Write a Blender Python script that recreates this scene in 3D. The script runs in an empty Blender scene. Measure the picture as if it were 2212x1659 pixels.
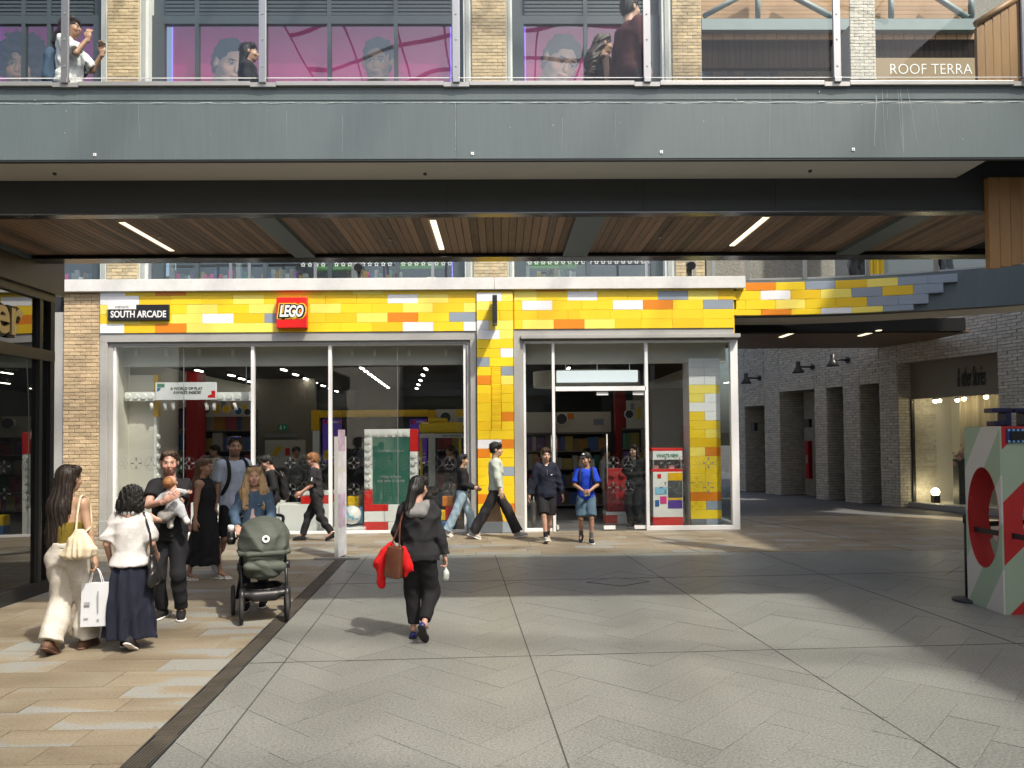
import bpy, bmesh, math, random, numpy as np
from mathutils import Vector, Matrix
random.seed(7)
R = math.radians
SC = bpy.context.scene
COL = SC.collection

# ------------------------------------------------------------------ camera
# photo frame 2212 x 1659 is used for every pixel measurement below
FPX, PPX, PPY = 1650.0, 1106.0, 829.5 + 72.0
YAW, PITCH, ROLL = R(0.9), R(1.5), R(0.49)
CAM = Vector((0, 0, 1.95))
fw = Vector((math.sin(YAW) * math.cos(PITCH), math.cos(YAW) * math.cos(PITCH), math.sin(PITCH)))
r0 = Vector((math.cos(YAW), -math.sin(YAW), 0)); u0 = r0.cross(fw)
rt = r0 * math.cos(ROLL) - u0 * math.sin(ROLL); up = u0 * math.cos(ROLL) + r0 * math.sin(ROLL)
cd = bpy.data.cameras.new('camera'); cam = bpy.data.objects.new('camera', cd); COL.objects.link(cam)
cd.sensor_width = 36; cd.lens = 36 * FPX / 2212; cd.shift_y = 72 / 2212; cd.clip_end = 500; cd.clip_start = .05
cam.matrix_world = Matrix(((rt.x, up.x, -fw.x, CAM.x), (rt.y, up.y, -fw.y, CAM.y), (rt.z, up.z, -fw.z, CAM.z), (0, 0, 0, 1)))
SC.camera = cam
def ray(px, py): return fw + rt * ((px - PPX) / FPX) + up * ((PPY - py) / FPX)
def P(px, py, Y): d = ray(px, py); return CAM + d * ((Y - CAM.y) / d.y)      # pixel on a plane y = Y
def PX(px, py, X): d = ray(px, py); return CAM + d * ((X - CAM.x) / d.x)     # pixel on a plane x = X
def G(px, py, z=0.0): d = ray(px, py); return CAM + d * ((z - CAM.z) / d.z)  # pixel on a level z
def RC(x0, y0, x1, y1, Y):                                                   # pixel rectangle on y = Y -> X0, X1, Z0, Z1
    xm, ym = (x0 + x1) / 2, (y0 + y1) / 2
    return P(x0, ym, Y).x, P(x1, ym, Y).x, P(xm, y1, Y).z, P(xm, y0, Y).z

# ------------------------------------------------------------------ sky, sun, exposure
SUN = Vector((0.47, -0.53, 1.0)).normalized()          # towards the sun: behind the camera on the right
wd = bpy.data.worlds.new('World'); SC.world = wd; wd.use_nodes = True
nt = wd.node_tree; bg = nt.nodes['Background']; sky = nt.nodes.new('ShaderNodeTexSky')
sky.sky_type = 'NISHITA'; sky.sun_disc = False
sky.sun_elevation = math.asin(SUN.z); sky.sun_rotation = math.atan2(SUN.x, SUN.y)
sky.air_density = 1.0; sky.dust_density = 5.0; sky.ozone_density = .4
nt.links.new(sky.outputs[0], bg.inputs[0]); bg.inputs[1].default_value = 0.15
sl = bpy.data.lights.new('sun', 'SUN'); so = bpy.data.objects.new('sun', sl); COL.objects.link(so)
sl.energy = 3.3; sl.angle = R(1.4); sl.color = (1.0, 0.93, 0.81)
so.rotation_euler = SUN.to_track_quat('Z', 'Y').to_euler(); so.location = (8, -8, 20)
SC.view_settings.view_transform = 'Standard'; SC.view_settings.look = 'None'
SC.view_settings.exposure = 0.72; SC.view_settings.gamma = 1.0
SC.cycles.use_denoising = True
SC.cycles.max_bounces = 10; SC.cycles.transparent_max_bounces = 16; SC.cycles.caustics_reflective = False; SC.cycles.caustics_refractive = False
SC.cycles.sample_clamp_indirect = 6

# ------------------------------------------------------------------ materials
M = {}
def mk(name, col, rough=.6, metal=0., nz=None, bump=None, rnd=0., spec=.5, emit=None, nz2=None, isl=0., coat=0.):
    """Principled surface. nz=(scale, amount[, stretch xyz]) darkens and lightens with noise; rnd / isl vary it per object / per island."""
    m = bpy.data.materials.new(name); m.use_nodes = True; n = m.node_tree.nodes; l = m.node_tree.links
    b = n['Principled BSDF']; b.inputs['Roughness'].default_value = rough; b.inputs['Metallic'].default_value = metal
    b.inputs['Specular IOR Level'].default_value = spec
    if coat: b.inputs['Coat Weight'].default_value = coat; b.inputs['Coat Roughness'].default_value = .15
    c4 = (*col, 1); b.inputs['Base Color'].default_value = c4
    if emit:
        b.inputs['Emission Color'].default_value = (*emit[0], 1); b.inputs['Emission Strength'].default_value = emit[1]
    geo = n.new('ShaderNodeNewGeometry'); val = None
    def noise(sc, st=(1, 1, 1), det=4):
        mp = n.new('ShaderNodeMapping'); mp.inputs['Scale'].default_value = st
        l.new(geo.outputs['Position'], mp.inputs['Vector'])
        t = n.new('ShaderNodeTexNoise'); t.inputs['Scale'].default_value = sc; t.inputs['Detail'].default_value = det
        l.new(mp.outputs[0], t.inputs['Vector']); return t.outputs['Fac']
    def addv(v):
        nonlocal val
        if val is None: val = v
        else:
            a = n.new('ShaderNodeMath'); a.operation = 'ADD'; l.new(val, a.inputs[0]); l.new(v, a.inputs[1]); val = a.outputs[0]
    def scaled(v, amt):
        a = n.new('ShaderNodeMath'); a.operation = 'MULTIPLY_ADD'; l.new(v, a.inputs[0])
        a.inputs[1].default_value = 2 * amt; a.inputs[2].default_value = -amt; return a.outputs[0]
    if nz: addv(scaled(noise(nz[0], nz[2] if len(nz) > 2 else (1, 1, 1)), nz[1] * 1.8))
    if nz2: addv(scaled(noise(nz2[0], nz2[2] if len(nz2) > 2 else (1, 1, 1)), nz2[1] * 1.8))
    if rnd:
        oi = n.new('ShaderNodeObjectInfo'); addv(scaled(oi.outputs['Random'], rnd))
    if isl: addv(scaled(geo.outputs['Random Per Island'], isl))
    if val is not None:
        a = n.new('ShaderNodeMath'); a.operation = 'ADD'; a.inputs[1].default_value = 1; l.new(val, a.inputs[0])
        hs = n.new('ShaderNodeHueSaturation'); hs.inputs['Color'].default_value = c4; l.new(a.outputs[0], hs.inputs['Value'])
        l.new(hs.outputs[0], b.inputs['Base Color'])
    if bump:
        bp = n.new('ShaderNodeBump'); bp.inputs['Strength'].default_value = bump[1]; bp.inputs['Distance'].default_value = bump[2] if len(bump) > 2 else .01
        l.new(noise(bump[0]), bp.inputs['Height']); l.new(bp.outputs[0], b.inputs['Normal'])
    M[name] = m; return m
def emat(name, col, st):
    m = bpy.data.materials.new(name); m.use_nodes = True; n = m.node_tree.nodes
    n.remove(n['Principled BSDF']); e = n.new('ShaderNodeEmission'); e.inputs[0].default_value = (*col, 1); e.inputs[1].default_value = st
    m.node_tree.links.new(e.outputs[0], n['Material Output'].inputs[0]); M[name] = m; return m
def glass(name, tint=(.9, .95, .93), base=.05, top=.9, rough=0.0, wav=0.0):
    """thin architectural pane: see-through with a mirror share that grows at grazing angles"""
    m = bpy.data.materials.new(name); m.use_nodes = True; n = m.node_tree.nodes; l = m.node_tree.links
    n.remove(n['Principled BSDF'])
    t = n.new('ShaderNodeBsdfTransparent'); t.inputs[0].default_value = (*tint, 1)
    g = n.new('ShaderNodeBsdfAnisotropic') if False else n.new('ShaderNodeBsdfGlossy'); g.inputs['Roughness'].default_value = rough
    lw = n.new('ShaderNodeLayerWeight'); lw.inputs[0].default_value = .5
    pw = n.new('ShaderNodeMath'); pw.operation = 'POWER'; pw.inputs[1].default_value = 3.0; l.new(lw.outputs['Facing'], pw.inputs[0])
    ma = n.new('ShaderNodeMath'); ma.operation = 'MULTIPLY_ADD'; ma.inputs[1].default_value = top - base; ma.inputs[2].default_value = base
    l.new(pw.outputs[0], ma.inputs[0])
    if wav:
        ge = n.new('ShaderNodeNewGeometry'); nz = n.new('ShaderNodeTexNoise'); nz.inputs['Scale'].default_value = .9; nz.inputs['Detail'].default_value = 0
        l.new(ge.outputs['Position'], nz.inputs['Vector']); bp = n.new('ShaderNodeBump'); bp.inputs['Strength'].default_value = 1; bp.inputs['Distance'].default_value = wav
        l.new(nz.outputs['Fac'], bp.inputs['Height']); l.new(bp.outputs[0], g.inputs['Normal'])
    mx = n.new('ShaderNodeMixShader'); l.new(ma.outputs[0], mx.inputs[0]); l.new(t.outputs[0], mx.inputs[1]); l.new(g.outputs[0], mx.inputs[2])
    l.new(mx.outputs[0], n['Material Output'].inputs[0]); M[name] = m; return m

mk('cornice', (.62, .63, .61), .75, nz=(2.5, .08), nz2=(14, .05), bump=(60, .15, .004))
mk('grey_stone', (.36, .36, .345), .55, nz=(1.6, .06), nz2=(9, .04))
mk('white_metal', (.82, .83, .83), .3, nz=(3, .02))
mk('brick_buff', (.50, .385, .235), .85, nz=(14, .16), nz2=(70, .12), rnd=.20, bump=(55, .6, .012))
mk('mortar', (.56, .48, .34), .9, nz=(20, .1))
mk('brick_white', (.56, .53, .465), .85, nz=(10, .16), nz2=(45, .2), isl=.12, rnd=.12, bump=(40, .9, .02))
mk('mortar_dark', (.25, .24, .22), .95, nz=(20, .1))
for nm, c in dict(yellow=(.84, .60, .018), yellow_deep=(.80, .52, .014), yellow_pale=(.87, .72, .13), orange=(.70, .22, .012), block_white=(.80, .81, .82), block_grey=(.27, .32, .38), block_dark=(.12, .14, .16)).items():
    mk(nm, c, .38, nz=(3, .03), nz2=(120, .035), rnd=.05, bump=(260, .08, .002))
mk('steel_paint', (.104, .136, .143), .42, nz=(1.1, .10, (1, 1, .35)), nz2=(26, .07, (1, 1, .08)), bump=(9, .05, .01))
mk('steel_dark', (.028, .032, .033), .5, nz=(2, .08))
mk('steel_flange', (.10, .105, .105), .22, metal=.75, nz=(3, .2))
mk('soffit_cream', (.56, .53, .47), .8, nz=(1.5, .05))
mk('paint_streak', (.22, .27, .28), .6)
mk('brushed', (.42, .42, .41), .32, metal=.9, nz=(12, .1, (1, 1, .1)))
mk('alu', (.40, .40, .385), .4, metal=.6, nz=(6, .06))
mk('timber', (.200, .126, .080), .55, nz=(2.2, .25, (6, .5, 6)), nz2=(22, .28, (5, .25, 5)), rnd=.48, bump=(30, .15, .004))
mk('timber_gold', (.30, .165, .065), .5, nz=(2.0, .12, (6, 6, .4)), nz2=(20, .14, (5, 5, .2)), rnd=.14)
mk('black', (.012, .012, .013), .45)
mk('black_matt', (.018, .018, .019), .85)
mk('dark_frame', (.035, .036, .037), .35, metal=.3)
mk('bronze', (.085, .078, .066), .35, metal=.55, nz=(3, .1))
mk('white_paint', (.80, .80, .78), .6, nz=(2, .02))
mk('cream_wall', (.62, .60, .53), .7, nz=(2, .03))
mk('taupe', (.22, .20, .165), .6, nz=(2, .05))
mk('red_plastic', (.66, .018, .016), .32, nz=(3, .03))
mk('red_dark', (.33, .012, .014), .5)
mk('white_plastic', (.80, .80, .77), .35)
mk('yellow_plastic', (.76, .44, .008), .35)
mk('shop_floor', (.12, .12, .125), .45, nz=(3, .1))
mk('shop_ceiling', (.012, .012, .013), .8)
mk('green_screen', (.015, .05, .035), .3, emit=((.02, .075, .05), .6))
mk('print_white', (.75, .76, .76), .6)
mk('print_grey', (.28, .29, .30), .6)
mk('print_dark', (.05, .055, .06), .6)
mk('purple', (.06, .025, .17), .5, emit=((.06, .025, .2), .25))
mk('navy_plastic', (.012, .016, .06), .35)
mk('sage', (.33, .43, .31), .6, nz=(4, .03))
mk('offwhite', (.56, .55, .51), .6, nz=(4, .03))
mk('red_paint', (.42, .022, .02), .5, nz=(4, .04))
mk('pink', (.46, .028, .165), .5, nz=(.6, .1), emit=((.5, .02, .17), .22))  # emission added to both poster colours so the panels look brighter
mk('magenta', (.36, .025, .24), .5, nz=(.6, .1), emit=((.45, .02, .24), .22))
mk('green_panel', (.06, .20, .02), .5, emit=((.06, .22, .02), .15))
mk('teal_steel', (.17, .225, .235), .55, nz=(2, .1))
mk('gold_panel', (.24, .17, .085), .5)
mk('pale_pane', (.42, .52, .60), .2)
mk('exit_green', (.0, .07, .035), .4, emit=((0, .2, .1), .08))
emat('lamp_warm', (1.0, .84, .56), 1.15)
emat('lamp_cool', (1.0, .92, .78), 13.0)
emat('lamp_shop', (1.0, .80, .48), 22.0)
emat('tube_violet', (.25, .18, 1.0), 1.6)
glass('glass_shop', (.95, .97, .965), .055, .5, wav=.002)
glass('glass_rail', (.94, .97, .96), .02, .9, wav=.004)
glass('glass_dark', (.16, .17, .17), .26, .95, wav=.004)
glass('glass_upper', (.88, .90, .90), .10, .7, wav=.006)
glass('glass_clear', (.93, .96, .95), .03, .5)

def sandstone():
    m = mk('sandstone', (.40, .30, .18), .6); n = m.node_tree.nodes; l = m.node_tree.links; b = n['Principled BSDF']
    oi = n.new('ShaderNodeObjectInfo'); ge = n.new('ShaderNodeNewGeometry'); ad = n.new('ShaderNodeVectorMath'); ad.operation = 'MULTIPLY_ADD'
    cr = n.new('ShaderNodeCombineXYZ'); rsum = n.new('ShaderNodeMath'); rsum.operation = 'ADD'
    l.new(oi.outputs['Random'], rsum.inputs[0]); l.new(ge.outputs['Random Per Island'], rsum.inputs[1])
    for i in range(3): l.new(rsum.outputs[0], cr.inputs[i])
    l.new(cr.outputs[0], ad.inputs[0]); ad.inputs[1].default_value = (91, 57, 33); l.new(ge.outputs['Position'], ad.inputs[2])
    mp = n.new('ShaderNodeMapping'); mp.inputs['Scale'].default_value = (.55, 1.5, 1); l.new(ad.outputs[0], mp.inputs[0])
    t = n.new('ShaderNodeTexNoise'); t.inputs['Scale'].default_value = 1.1; t.inputs['Detail'].default_value = 5; t.inputs['Distortion'].default_value = 1.0
    l.new(mp.outputs[0], t.inputs['Vector'])
    r = n.new('ShaderNodeValToRGB'); e = r.color_ramp.elements
    e[0].position = .30; e[0].color = (.165, .126, .072, 1); e[1].position = .75; e[1].color = (.245, .255, .24, 1)
    for p, c in ((.42, (.205, .16, .093)), (.52, (.225, .182, .112)), (.575, (.24, .205, .135)), (.60, (.235, .238, .21))):
        x = r.color_ramp.elements.new(p); x.color = (*c, 1)
    l.new(t.outputs['Fac'], r.inputs[0])
    t2 = n.new('ShaderNodeTexNoise'); t2.inputs['Scale'].default_value = 55; t2.inputs['Detail'].default_value = 5; l.new(ge.outputs['Position'], t2.inputs['Vector'])
    a = n.new('ShaderNodeMath'); a.operation = 'MULTIPLY_ADD'; a.inputs[1].default_value = .9; a.inputs[2].default_value = .38; l.new(t2.outputs['Fac'], a.inputs[0])
    a2 = n.new('ShaderNodeMath'); a2.operation = 'MULTIPLY_ADD'; a2.inputs[1].default_value = .10; l.new(rsum.outputs[0], a2.inputs[0]); l.new(a.outputs[0], a2.inputs[2])
    hs = n.new('ShaderNodeHueSaturation'); hs.inputs['Saturation'].default_value = .80; l.new(r.outputs[0], hs.inputs['Color']); l.new(a2.outputs[0], hs.inputs['Value']); l.new(hs.outputs[0], b.inputs['Base Color'])
    bp = n.new('ShaderNodeBump'); bp.inputs['Strength'].default_value = .12; bp.inputs['Distance'].default_value = .004; l.new(t2.outputs['Fac'], bp.inputs['Height']); l.new(bp.outputs[0], b.inputs['Normal'])
sandstone()
mk('granite', (.172, .180, .167), .42, nz=(60, .6), nz2=(.8, .16), rnd=.05, isl=.045, bump=(220, .12, .003))
mk('ground_base', (.09, .085, .078), .9)
mk('granite_bed', (.10, .10, .096), .9)
mk('arcade_paving', (.12, .118, .118), .7, nz=(60, .15), nz2=(1, .1))

def spots(name, sc, thr, dark):
    m = M[name]; n = m.node_tree.nodes; l = m.node_tree.links; b = n['Principled BSDF']; src = b.inputs['Base Color'].links[0].from_socket
    ge = n.new('ShaderNodeNewGeometry'); v = n.new('ShaderNodeTexVoronoi'); v.voronoi_dimensions = '2D'; v.inputs['Scale'].default_value = sc; l.new(ge.outputs['Position'], v.inputs['Vector'])
    sx = n.new('ShaderNodeSeparateColor'); l.new(v.outputs['Color'], sx.inputs[0]); r = n.new('ShaderNodeMath'); r.operation = 'MULTIPLY'; r.inputs[1].default_value = thr; l.new(sx.outputs[0], r.inputs[0])
    c = n.new('ShaderNodeMath'); c.operation = 'LESS_THAN'; l.new(v.outputs['Distance'], c.inputs[0]); l.new(r.outputs[0], c.inputs[1])
    mx = n.new('ShaderNodeMixRGB'); mx.inputs[2].default_value = (*dark, 1); k = n.new('ShaderNodeMath'); k.operation = 'MULTIPLY'; k.inputs[1].default_value = .55; l.new(c.outputs[0], k.inputs[0]); l.new(k.outputs[0], mx.inputs[0]); l.new(src, mx.inputs[1]); l.new(mx.outputs[0], b.inputs['Base Color'])
spots('granite', 2.2, .045, (.10, .10, .095)); spots('sandstone', 2.6, .05, (.12, .10, .08))

# ------------------------------------------------------------------ mesh helpers
WL = {}                                            # world location of parents (never rotated or scaled)
def link(o, parent=None, loc=None):
    COL.objects.link(o)
    if loc is not None: o.location = loc
    WL[o.name] = Vector(o.location)
    if parent is not None:
        o.parent = parent; o.matrix_parent_inverse = Matrix.Translation(-WL[parent.name])
    return o
def tag(o, label=None, cat=None, group=None, kind=None):
    for k, v in (('label', label), ('category', cat), ('group', group), ('kind', kind)):
        if v: o[k] = v
    return o
def empty(name, loc=(0, 0, 0), label=None, cat=None, group=None, kind=None, parent=None):
    o = bpy.data.objects.new(name, None); o.empty_display_size = .2; link(o, parent, Vector(loc)); return tag(o, label, cat, group, kind)
def mesh(name, verts, faces, mat=None, parent=None, smooth=False, mats=None, fm=None):
    vs = np.asarray([tuple(v) for v in verts], dtype=float); c = (vs.min(0) + vs.max(0)) / 2; c[2] = vs[:, 2].min()
    me = bpy.data.meshes.new(name); me.from_pydata((vs - c).tolist(), [], faces)
    for m in (mats or [mat]): me.materials.append(M[m])
    if fm: me.polygons.foreach_set('material_index', fm)
    if smooth: me.polygons.foreach_set('use_smooth', [True] * len(me.polygons))
    me.update()
    o = bpy.data.objects.new(name, me); return link(o, parent, Vector(c))
CUBE_F = [(0, 3, 2, 1), (4, 5, 6, 7), (0, 1, 5, 4), (1, 2, 6, 5), (2, 3, 7, 6), (3, 0, 4, 7)]
def bm_obj(name, bm, mat, parent=None, smooth=False, loc=None):
    """bmesh in world coordinates -> object"""
    me = bpy.data.meshes.new(name)
    vs = [v.co for v in bm.verts]; lo = Vector((min(v.x for v in vs), min(v.y for v in vs), min(v.z for v in vs))); hi = Vector((max(v.x for v in vs), max(v.y for v in vs), max(v.z for v in vs)))
    c = Vector(((lo.x + hi.x) / 2, (lo.y + hi.y) / 2, lo.z)) if loc is None else Vector(loc)
    bmesh.ops.translate(bm, verts=bm.verts, vec=-c); bmesh.ops.recalc_face_normals(bm, faces=bm.faces); bm.to_mesh(me); bm.free()
    for m in (mat if isinstance(mat, (list, tuple)) else [mat]): me.materials.append(M[m])
    if smooth: me.polygons.foreach_set('use_smooth', [True] * len(me.polygons))
    o = bpy.data.objects.new(name, me); return link(o, parent, c)
def bbox_add(bm, x0, x1, y0, y1, z0, z1, bev=0, seg=2, rz=0, mi=0):
    g = bmesh.ops.create_cube(bm, size=1.0); vs = g['verts']
    bmesh.ops.scale(bm, verts=vs, vec=(x1 - x0, y1 - y0, z1 - z0))
    if bev:
        es = list({e for v in vs for e in v.link_edges}); r = bmesh.ops.bevel(bm, geom=es, offset=bev, segments=seg, profile=.5, affect='EDGES')
        vs = list({v for f in r['faces'] for v in f.verts} | {v for v in vs if v.is_valid})
    if rz: bmesh.ops.rotate(bm, verts=vs, cent=(0, 0, 0), matrix=Matrix.Rotation(rz, 3, 'Z'))
    bmesh.ops.translate(bm, verts=vs, vec=((x0 + x1) / 2, (y0 + y1) / 2, (z0 + z1) / 2))
    if mi:
        for f in {f for v in vs for f in v.link_faces}: f.material_index = mi
    return vs
def box(name, x0, x1, y0, y1, z0, z1, mat, parent=None, bev=0.0):
    bm = bmesh.new(); bbox_add(bm, min(x0, x1), max(x0, x1), min(y0, y1), max(y0, y1), min(z0, z1), max(z0, z1), bev); return bm_obj(name, bm, mat, parent)
UNIT = {}
def piece(name, x0, x1, y0, y1, z0, z1, mat, parent=None, rz=0.0, bev=.06, rot=None, centre=None):
    """small repeated piece: shares one bevelled unit cube per material"""
    key = (mat, bev)
    if key not in UNIT:
        bm = bmesh.new(); bbox_add(bm, -.5, .5, -.5, .5, -.5, .5, bev, 1); me = bpy.data.meshes.new('piece_' + mat); bmesh.ops.recalc_face_normals(bm, faces=bm.faces); bm.to_mesh(me); bm.free(); me.materials.append(M[mat]); UNIT[key] = me
    o = bpy.data.objects.new(name, UNIT[key])
    c = Vector(((x0 + x1) / 2, (y0 + y1) / 2, (z0 + z1) / 2)) if centre is None else Vector(centre)
    link(o, parent, c); o.scale = (abs(x1 - x0), abs(y1 - y0), abs(z1 - z0)); o.rotation_euler = rot or (0, 0, rz); return o
def prism(name, poly, z0, z1, mat, parent=None):
    n = len(poly); v = [(p[0], p[1], z0) for p in poly] + [(p[0], p[1], z1) for p in poly]
    f = [tuple(range(n))[::-1], tuple(range(n, 2 * n))] + [(i, (i + 1) % n, n + (i + 1) % n, n + i) for i in range(n)]
    return mesh(name, v, f, mat, parent)
def clip(poly, a, b, c):                            # keep a*x + b*y <= c
    out = []
    for i in range(len(poly)):
        p, q = poly[i], poly[(i + 1) % len(poly)]; dp, dq = a * p[0] + b * p[1] - c, a * q[0] + b * q[1] - c
        if dp <= 0: out.append(p)
        if dp * dq < 0: t = dp / (dp - dq); out.append((p[0] + (q[0] - p[0]) * t, p[1] + (q[1] - p[1]) * t))
    return out
def area2(poly): return abs(sum(poly[i][0] * poly[(i + 1) % len(poly)][1] - poly[(i + 1) % len(poly)][0] * poly[i][1] for i in range(len(poly)))) / 2
def tube(bm, pts, r, n=8, closed=False, mi=0):
    pts = [Vector(p) for p in pts]; rings = []; rs = r if isinstance(r, (list, tuple)) else [r] * len(pts); prev = None
    for i, p in enumerate(pts):
        if closed: d = (pts[(i + 1) % len(pts)] - pts[i - 1]).normalized()
        else: d = (pts[min(i + 1, len(pts) - 1)] - pts[max(i - 1, 0)]).normalized()
        a = prev - d * prev.dot(d) if prev is not None else d.orthogonal()
        a = a.normalized() if a.length > 1e-6 else d.orthogonal().normalized(); prev = a; b = d.cross(a)
        rings.append([bm.verts.new(p + (a * math.cos(2 * math.pi * k / n) + b * math.sin(2 * math.pi * k / n)) * rs[i]) for k in range(n)])
    m = len(rings)
    for i in range(m if closed else m - 1):
        A, B = rings[i], rings[(i + 1) % m]
        for k in range(n):
            f = bm.faces.new((A[k], A[(k + 1) % n], B[(k + 1) % n], B[k])); f.smooth = True; f.material_index = mi
    if not closed:
        bm.faces.new(rings[0][::-1]).material_index = mi; bm.faces.new(rings[-1]).material_index = mi
def tube_obj(name, pts, r, mat, parent=None, n=8, closed=False):
    bm = bmesh.new(); tube(bm, pts, r, n, closed); o = bm_obj(name, bm, mat, parent); return o
def cyl(bm, c, r, h, axis='Z', n=20, r2=None, mi=0):
    c = Vector(c); d = {'X': Vector((1, 0, 0)), 'Y': Vector((0, 1, 0)), 'Z': Vector((0, 0, 1))}[axis] if isinstance(axis, str) else Vector(axis).normalized()
    tube(bm, [c - d * h / 2, c + d * h / 2], [r, r if r2 is None else r2], n, mi=mi)
def cyl_obj(name, c, r, h, mat, parent=None, axis='Z', n=20, r2=None):
    bm = bmesh.new(); cyl(bm, c, r, h, axis, n, r2); return bm_obj(name, bm, mat, parent)
def lathe(bm, c, prof, n=24, axis='Z', mi=0):
    c = Vector(c); rings = []
    for (r, h) in prof:
        ring = []
        for k in range(n):
            a = 2 * math.pi * k / n; x, y = r * math.cos(a), r * math.sin(a)
            v = (x, y, h) if axis == 'Z' else (x, h, y) if axis == 'Y' else (h, x, y)
            ring.append(bm.verts.new(c + Vector(v)))
        rings.append(ring)
    for A, B in zip(rings, rings[1:]):
        for k in range(n):
            f = bm.faces.new((A[k], A[(k + 1) % n], B[(k + 1) % n], B[k])); f.smooth = True; f.material_index = mi
    bm.faces.new(rings[0][::-1]); bm.faces.new(rings[-1])
def text_fit(name, s, x0, x1, z0, z1, y, mat, parent=None, depth=.006, bold=0.0, shear=0.0, keep=False, to=None, sp=1.0):
    """letters filling the rectangle, standing upright and facing -Y; `to` maps (u, v, w) to the world for other walls"""
    cu = bpy.data.curves.new(name, 'FONT'); cu.body = s; cu.extrude = .02; cu.offset = bold; cu.shear = shear; cu.resolution_u = 3; cu.space_character = sp
    t = bpy.data.objects.new(name, cu); me = bpy.data.meshes.new_from_object(t); bpy.data.objects.remove(t)
    n = len(me.vertices); a = np.empty(n * 3); me.vertices.foreach_get('co', a); a = a.reshape(-1, 3)
    lo, hi = a.min(0), a.max(0); sx = (x1 - x0) / (hi[0] - lo[0]); sz = (z1 - z0) / (hi[1] - lo[1])
    if keep: sx = sz = min(sx, sz)
    u = x0 + (x1 - x0) / 2 + (a[:, 0] - (lo[0] + hi[0]) / 2) * sx; v = z0 + (z1 - z0) / 2 + (a[:, 1] - (lo[1] + hi[1]) / 2) * sz
    w = (a[:, 2] / .02) * depth / 2
    pts = np.stack([u, y - depth / 2 - w, v], 1) if to is None else np.array([tuple(to(uu, vv, ww)) for uu, vv, ww in zip(u, v, w + depth / 2)])
    c = (pts.min(0) + pts.max(0)) / 2
    me.vertices.foreach_set('co', (pts - c).ravel()); me.materials.clear(); me.materials.append(M[mat]); me.update()
    o = bpy.data.objects.new(name, me); return link(o, parent, Vector(c))
def disc_poly(cx, cz, rx, rz, n=24): return [(cx + rx * math.cos(2 * math.pi * i / n), cz + rz * math.sin(2 * math.pi * i / n)) for i in range(n)]
def plate(name, poly, y, th, mat, parent=None):
    """flat shape in the xz plane facing -Y with its front at y - th"""
    n = len(poly); v = [(p[0], y, p[1]) for p in poly] + [(p[0], y - th, p[1]) for p in poly]
    f = [tuple(range(n))[::-1], tuple(range(n, 2 * n))] + [(i, (i + 1) % n, n + (i + 1) % n, n + i) for i in range(n)]
    o = mesh(name, v, f, mat, parent); bm = bmesh.new(); bm.from_mesh(o.data); bmesh.ops.recalc_face_normals(bm, faces=bm.faces); bm.to_mesh(o.data); bm.free(); return o
YF = G(920, 1152).y                                # plane of the shop front
# ================================================================== THE GROUND
YB = 12.75                                          # granite ends, sandstone band in front of the shop begins
DR0, DR1 = Vector((-2.2, 4.64)), Vector((-2.59, 12.38)); DDIR = (DR1 - DR0).normalized(); DN = Vector((DDIR.y, -DDIR.x))   # drain line, DN points right
def drain_x(y): return DR0.x + (y - DR0.y) * DDIR.x / DDIR.y
ground = mesh('ground', [(-150, -150, -.03), (150, -150, -.03), (150, 150, -.03), (-150, 150, -.03)], [(0, 1, 2, 3)], 'ground_base'); tag(ground, kind='structure')
granite = tag(mesh('granite_plaza', [(-2.1, -16, -.012), (12, -16, -.012), (12, YB, -.012), (-2.52, YB, -.012)], [(0, 1, 2, 3)], 'granite_bed'), kind='structure')
sand = tag(mesh('sandstone_pavement', [(-9.5, -16, -.014), (-2.0, -16, -.014), (-2.6, YB, -.014), (12.5, YB, -.014), (12.5, 18.6, -.014), (-9.5, 18.6, -.014)], [(0, 1, 2, 3, 4, 5)], 'ground_base'), kind='structure')
def lay(polys, name, mat, parent, lim=300, zt=0.0):
    """the slabs that show largest become parts, the rest one joined part"""
    def size(p):
        cx, cy = sum(q[0] for q in p) / len(p), sum(q[1] for q in p) / len(p)
        if cy < 4.2 or abs(cx) / max(cy, .1) > .75: return 0
        return area2(p) / cy ** 3
    polys = sorted(polys, key=size, reverse=True); V, Fc = [], []
    for i, p in enumerate(polys):
        z = zt + random.uniform(-.0012, .0012)
        if i < lim and size(p) > 0: prism(name, p, -.02, z, mat, parent)
        else:
            o = len(V); n = len(p); V += [(q[0], q[1], -.02) for q in p] + [(q[0], q[1], z) for q in p]
            Fc.append(tuple(range(o + n, o + 2 * n))); Fc += [(o + k, o + (k + 1) % n, o + n + (k + 1) % n, o + n + k) for k in range(n)]
    if V: tag(mesh(name + '_field', V, Fc, mat, parent), kind='stuff')
# granite planks in a herringbone laid on the plaza's own axes
polys = []; t = DDIR; s = DN; L, Wd = .92, .31; a45 = math.atan2(DDIR.y, DDIR.x)
U = Vector((math.cos(a45 - R(45)), math.sin(a45 - R(45)))); V2 = Vector((math.cos(a45 + R(45)), math.sin(a45 + R(45))))
org = Vector((0, 6)); g = .0014
def addplank(o, a, b, la, lb):
    p = [o + a * g + b * g, o + a * (la - g) + b * g, o + a * (la - g) + b * (lb - g), o + a * g + b * (lb - g)]
    p = [(q.x, q.y) for q in p]
    p = clip(p, -DN.x, -DN.y, -(DN.x * DR0.x + DN.y * DR0.y) - .10); p = clip(p, 0, 1, YB - .01) if len(p) > 2 else p
    p = clip(p, 0, -1, 10) if len(p) > 2 else p
    p = clip(p, 1, 0, 9.0) if len(p) > 2 else p
    if len(p) > 2 and area2(p) > .004: polys.append(p)
n3 = 3                                              # plank length = 3 widths, so the herringbone closes
Wd = L / n3
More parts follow.
